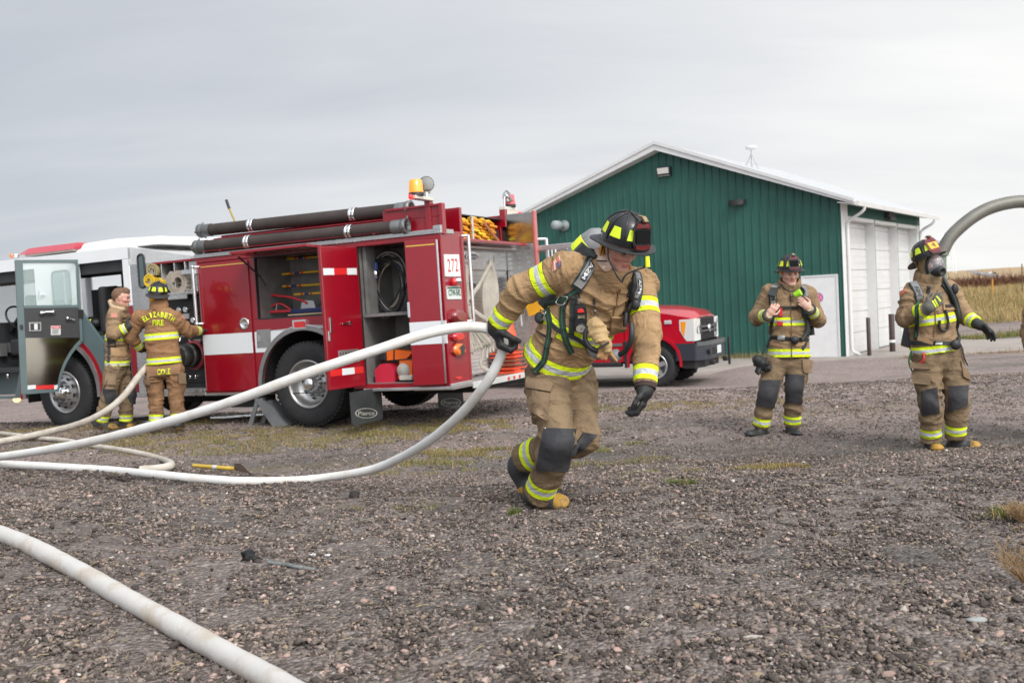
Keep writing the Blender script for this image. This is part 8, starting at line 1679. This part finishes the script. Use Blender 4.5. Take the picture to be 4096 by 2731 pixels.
# bumper, valance, grille, lamps
mb = KMB(KF); pts = [(.44, -.02), (.98, .0), (1.14, .18), (1.20, .5), (1.20, 1.5), (1.14, 1.82), (.98, 2.0), (.44, 2.02)]; inn = [(.44, .06), (.9, .1), (1.02, .25), (1.06, .5), (1.06, 1.5), (1.02, 1.75), (.9, 1.9), (.44, 1.94)]
mb.prism([(x, y, .52) for x, y in pts+inn[::-1]], (0, 0, .34)); bp_ = mb.build('bumper', dkp, pk_, bevel=.035, bseg=3)
mb = KMB(KF); mb.prism([(x*1.0+.02, y, .80) for x, y in pts[1:-1]+inn[1:-1][::-1]], (0, 0, .075)); mb.build('bumper_step', mat('bumper_grey', (.08, .085, .09), .4), bp_, bevel=.02)
mb = KMB(KF); mb.prism([(x-.08, y, .36) for x, y in [(.62, .08), (1.0, .1), (1.12, .45), (1.12, 1.55), (1.0, 1.9), (.62, 1.92), (.6, 1.5), (.6, .5)]], (0, 0, .16)); mb.build('valance', bkp, bp_, bevel=.03)
kb([((1.198, .55, .60), (1.206, .85, .74))], 'bumper_opening', under, bp_, .01)
kb([((1.20, .30, .62), (1.24, .50, .72)), ], 'fog_lamp', bkp, bp_); kb([((1.16, .42, .40), (1.30, .50, .50))], 'tow_hook', blk, bp_); kb([((1.16, 1.50, .40), (1.30, 1.58, .50))], 'tow_hook', blk, bp_)
lp = kb([((1.21, .93, .60), (1.225, 1.24, .76))], 'licence_plate', mat('plate_pale', (.60, .64, .62), .5), bp_, .004)
kb([((1.2, 1.86, .3), (1.26, 1.92, .9))], 'cable_stub', blk, bp_, .01)
kb([((.86, .42, .90), (.94, 1.58, 1.36))], 'grille_back', under)
gr = []
for z in (1.30, 1.255, 1.21, 1.0, .955, .915): gr.append(((.93, .42, z), (.965, 1.58, z+.022)))
mb = KMB(KF)
for b_ in gr: mb.box(*b_)
for k in range(24): y = .44+k*.0485; mb.box((.925, y, .91), (.95, y+.012, 1.33))
gl_ = mb.build('grille', mat('grille_dark', (.018, .019, .02), .6), pk_)
mb = KMB(KF)
for z0, z1 in ((1.14, 1.19), (1.05, 1.10)): mb.box((.95, .38, z0), (1.0, 1.62, z1))
mb.box((.94, .36, 1.02), (.985, .46, 1.22)); mb.box((.94, 1.54, 1.02), (.985, 1.64, 1.22)); mb.build('grille_bars', mat('grille_bar', (.045, .047, .05), .45), gl_, bevel=.008)
mb = KMB(KF); mb.lathe((1.0, 1.0, 1.12), (1, 0, 0), [(.085, 0), (.085, .02), (.07, .03), (0, .035)], 20); mb.build('oval_badge', chrome, gl_)
for s_ in (0, 1):
    Y_ = (lambda y: WD-y) if s_ else (lambda y: y)
    mb = KMB(KF); mb.prism([(.56, Y_(-.008), 1.33), (.56, Y_(-.008), 1.12), (.68, Y_(-.008), .96), (.74, Y_(-.008), .905), (.93, Y_(-.008), .905), (.93, Y_(-.008), 1.34)], (0, (.05 if not s_ else -.05), 0)); 
    mb.prism([(.91, Y_(.0), .905), (.965, Y_(.12), .905), (.97, Y_(.40), .91), (.97, Y_(.40), 1.33), (.95, Y_(.12), 1.345), (.91, Y_(.0), 1.335)], (-.05, 0, 0)); hl_ = mb.build('headlight', mat('headlight_clear', (.72, .73, .72), .10, metal=.15, coat=1), pk_, bevel=.008)
    mb = KMB(KF); mb.prism([(.60, Y_(-.014), 1.29), (.60, Y_(-.014), 1.12), (.68, Y_(-.014), 1.0), (.74, Y_(-.014), 1.29)], (.0, (.03 if not s_ else -.03), 0)); mb.build('indicator', mat('indicator_amber', (.85, .30, .02), .2, coat=1), hl_)
    mb = KMB(KF); mb.lathe((.97, Y_(.26), 1.12), (1, 0, 0), [(.08, 0), (.07, .004), (.05, -.02), (0, -.02)], 16); mb.build('lamp_reflector', chrome, hl_)
mb = KMB(KF); mb.box((.24, -.03, 1.25), (.39, .0, 1.33)); mb.build('side_lamp', mat('side_lamp_grey', (.45, .46, .47), .25, coat=1), pk_, bevel=.02)
kb([((-.62, -.04, .40), (-.56, .12, .95))], 'mud_flap', blk, None, .01); kb([((-3.0, -.02, .42), (-.7, .12, .52))], 'side_step', blk)
def kwheel(x, y, sg):
    mb = MB(KF); W_ = .30; q = -1 if sg > 0 else 1; r0 = .25
    pr = [(r0, 0), (r0+.02, -.012), (R_*.82, -.02), (R_*.95, -.005), (R_, .03), (R_, W_-.03), (R_*.95, W_), (R_*.8, W_+.01), (r0, W_)]
    mb.lathe((x, y, R_), (0, 1, 0), [(a, b_*sg) for a, b_ in pr], 48)
    for k in range(44):
        a = 2*pi*k/44; c0, s0, c1_, s1_ = cos(a), sin(a), cos(a+.09), sin(a+.09); y0, y1 = (.0, .11) if k % 2 else (.17, .29)
        vs = [(x+r*cc, y+yy*sg, R_+r*s2) for r in (R_-.01, R_+.012) for cc, s2 in ((c0, s0), (c1_, s1_)) for yy in (y0, y1)]; mb.add(vs, [(4, 5, 7, 6), (0, 4, 6, 2), (1, 3, 7, 5), (0, 1, 5, 4), (2, 6, 7, 3)])
    w_ = mb.build('wheel', rub, pk_)
    mb = MB(KF); mb.lathe((x, y, R_), (0, 1, 0), [(r0+.01, 0), (r0+.008, -.012*sg), (r0-.02, -.01*sg), (r0-.03, .06*sg), (r0-.05, .10*sg), (.0, .10*sg)], 30)
    for k in range(5):
        a = 2*pi*k/5+.3; d = V((cos(a), 0, sin(a))); p_ = V((-sin(a), 0, cos(a)))
        mb.prism([V((x, y-.0*sg, R_))+d*.05+p_*.05, V((x, y-.0*sg, R_))+d*.05-p_*.05, V((x, y, R_))+d*.235-p_*.04, V((x, y, R_))+d*.235+p_*.04], (0, .04*sg, 0))
    mb.lathe((x, y, R_), (0, 1, 0), [(.075, .02*sg), (.07, -.02*sg), (0, -.025*sg)], 16); mb.build('rim', mat('rim_silver', (.50, .51, .52), .3, .7), w_)
kwheel(0, .02, 1); kwheel(-4.05, .02, 1); kwheel(0, WD-.02, -1); kwheel(-4.05, WD-.02, -1)
# ============================================================ hoses
hw = mat('hose_white', (.68, .675, .65), .55, var=.0, bump=.25, bscale=90, spec=.35, col2=(.56, .48, .39), vscale=7, c2lo=.48, c2hi=.8, stretch=(1, 1, 1), bdist=.003); hg = mat('hose_dusty', (.50, .455, .39), .8, col2=(.36, .315, .26), vscale=5, bump=.4, bscale=80, bdist=.004)
hw2 = mat('hose_dirty_white', (.52, .50, .47), .6, col2=(.40, .33, .25), vscale=5, bump=.4, bscale=80, bdist=.004, c2lo=.5, c2hi=.7)
def hose(name, pts, r, m, label, group='fire hoses laid out on the gravel', n=160, flat=1):
    pts = [tuple(p) for p in pts]; q = resample(pts, n)
    for _ in range(3): q = [q[0]]+[tuple((a+2*b_+c)/4 for a, b_, c in zip(q[i-1], q[i], q[i+1])) for i in range(1, n-1)]+[q[-1]]
    rr = [r*(1+.018*sin(i*.9)+.02*sin(i*.23)) for i in range(n)]; mb = MB(); mb.tube(q, rr, 18); return tag(mb.build(name, m, loc=q[n//2]), label, 'hose', group)
def gp_(px, py, r): return G(px, py, r)
A = [(2012, 1352, 5.50), (1985, 1322, 5.49), (1940, 1309, 5.49), (1870, 1306, 5.48), (1802, 1313, 5.47), (1691, 1338, 5.46), (1504, 1400, 5.45), (1236, 1490, 5.5), (968, 1591, 5.65), (700, 1678, 5.9), (400, 1757, 6.3), (200, 1796, 6.7), (0, 1826, 7.1), (-200, 1848, 7.5), (-500, 1872, 8.0)]
hose('fire_hose', [P(*a) for a in A], .0285, hw, 'clean white hose held high by the running firefighter and stretching left')
B_ = [(1996, 1330, 5.49), (2012, 1338, 5.49), (2020, 1360, 5.49), (2013, 1403, 5.50), (1985, 1465, 5.52), (1942, 1538, 5.56), (1846, 1653, 5.75), (1719, 1761, 6.05), (1591, 1835, 6.4), (1464, 1883, 6.65)]
pts = [P(*a) for a in B_]+[gp_(x, y, .026) for x, y in ((1227, 1917), (1010, 1925), (794, 1914), (613, 1896))]+[P(433, 1880, 6.85), P(216, 1866, 7.05), P(0, 1856, 7.25), P(-250, 1848, 7.5)]
hose('fire_hose', pts, .0285, hw, 'white hose looping down from the runner and lying along the gravel crest', n=200)
C_ = [P(612, 1440, 13.2), P(600, 1452, 13.0), P(580, 1474, 12.75), P(545, 1517, 12.55), P(505, 1572, 12.4), P(448, 1626, 12.3), P(373, 1672, 12.3), P(287, 1704, 12.35), P(172, 1732, 12.45)]+[gp_(x, y, .045) for x, y in ((57, 1755), (-60, 1776), (-400, 1830))]
hose('supply_hose', C_, .040, hg, 'thick dusty grey hose coming down from the pump panel between the two men')
D_ = [G(x, y, .03) for x, y in ((-400, 1690), (0, 1732), (108, 1748), (252, 1759), (346, 1778), (469, 1796), (590, 1818), (655, 1838), (684, 1856), (676, 1870), (635, 1878), (560, 1879))]
hose('fire_hose', D_, .029, hg, 'pale beige hose bending back in a hairpin behind the gravel crest')
E_ = [G(x, y, .036) for x, y in ((-300, 2035), (0, 2134), (108, 2177), (216, 2230), (325, 2289), (433, 2352), (541, 2413), (649, 2473), (758, 2534), (866, 2594), (974, 2655), (1082, 2715), (1200, 2785), (1400, 2890))]
hose('fire_hose', E_, .0395, hw2, 'thick dirty white hose crossing the bottom left corner in the foreground')
# hand tool on the ground
a, b_ = G(772, 1861, .03), G(938, 1874, .035); d = (b_-a); tl = thing('hand_axe', 'yellow handled axe lying on the gravel between the hoses', 'axe', a.lerp(b_, .5)-V((0, 0, .02)))
mb = MB(); mb.tube([a, a.lerp(b_, .3), b_], [.013, .015, .015], 8); mb.build('handle', mat('axe_yellow', (.46, .31, .04), .6, var=.3, vscale=14), tl)
mb = MB(); mb.tube([a.lerp(b_, .48), a.lerp(b_, .58)], .0165, 8); mb.build('tape_wrap', mat('tape_silver', (.45, .46, .47), .4), tl)
mb = MB(); s_ = V((.25, -.6, .3)).normalized(); u_ = V((0, 0, 1)); mb.prism([b_-s_*.02+u_*.035, b_+d.normalized()*.04+u_*.03, b_+d.normalized()*.10-u_*.025, b_+d.normalized()*.085-u_*.05, b_+d.normalized()*.01-u_*.02], s_*.035); mb.build('head', mat('axe_head', (.10, .065, .05), .6, .4, var=.4, vscale=20), tl)
# debris
def lump(px, py, r, m, name, label, cat, sq=(1, 1, .7), seed=1, rough=.3):
    c = G(px, py); v, f = ico2(); v = v*(1+rough*vn(v*2.2+seed)[:, None]*1.2+.12*vn(v*6+seed)[:, None]); v = v*np.array(sq)*r+np.array(c)+np.array((0, 0, r*sq[2]*.45)); o = npmesh(name, v, f, m, None, loc=tuple(c)); return tag(o, label, cat)
char = mat('charcoal', (.010, .010, .010), .7, var=.4, vscale=20, bump=1, bscale=40); ash = mat('ash_grey', (.16, .17, .165), .9, var=.5, vscale=25, bump=.8, bscale=40)
lump(1008, 2240, .036, char, 'charred_lump', 'black charred lump on the gravel in the left foreground', 'charcoal', (1.2, .9, .9), 13, .85)
lump(1415, 1990, .032, mat('dark_clod', (.035, .028, .025), .95, var=.4, vscale=20, bump=1, bscale=30), 'dirt_clod', 'dark round dirt clod on the gravel left of the runner', 'clod', (1.1, 1, .9), 7, .4)
c = [G(x, y, .012) for x, y in ((1075, 2248), (1140, 2256), (1200, 2268), (1262, 2276))]; mb = MB(); mb.tube(resample([tuple(p) for p in c], 16), [.012, .014, .011, .015, .013, .012, .014, .012, .011, .013, .012, .014, .012, .010, .009, .006], 8, flat=.7); tag(mb.build('burnt_stick', ash), 'ash grey burnt stick lying beside the black lump', 'stick')
lump(2232, 2448, .030, mat('bark', (.16, .10, .055), .9, var=.3, vscale=20), 'wood_chip', 'flat brown wood chip on the gravel below the runner', 'wood chip', (2.0, .6, .3), 5, .25)
lump(3905, 2482, .024, mat('pale_rock', (.30, .31, .30), .9, var=.2), 'pale_stone', 'flat pale grey stone at the lower right', 'stone', (1.5, .8, .4), 6, .2)
lump(3005, 2550, .020, mat('pale_shard', (.36, .33, .29), .9), 'stone_shard', 'long pale stone shard at the bottom right of centre', 'stone', (1.8, .6, .3), 8, .2)
lump(1250, 2222, .014, mat('white_stone', (.6, .6, .6), .8), 'white_pebble', 'left one of two small white pebbles beside the burnt stick', 'pebble', (1.6, .7, .5), 9); lump(1312, 2223, .013, MATS['white_stone'], 'white_pebble', 'right one of two small white pebbles beside the burnt stick', 'pebble', (1.6, .7, .5), 10)
# puddle under the engine
mb = MB()
for (px, py, rx, ry) in ((880, 1674, 1.0, .16), (1010, 1668, .5, .08)):
    c = G(px, py); mb.add([c+V((cos(t_)*rx*(1+.2*sin(3*t_)), sin(t_)*ry*(1+.3*sin(2*t_+1))+.12*cos(t_), .022)) for t_ in [2*pi*k/24 for k in range(24)]], [list(range(24))])
tag(mb.build('water', mat('puddle_water', (.10, .09, .08), .04, spec=1.0)), kind='structure')
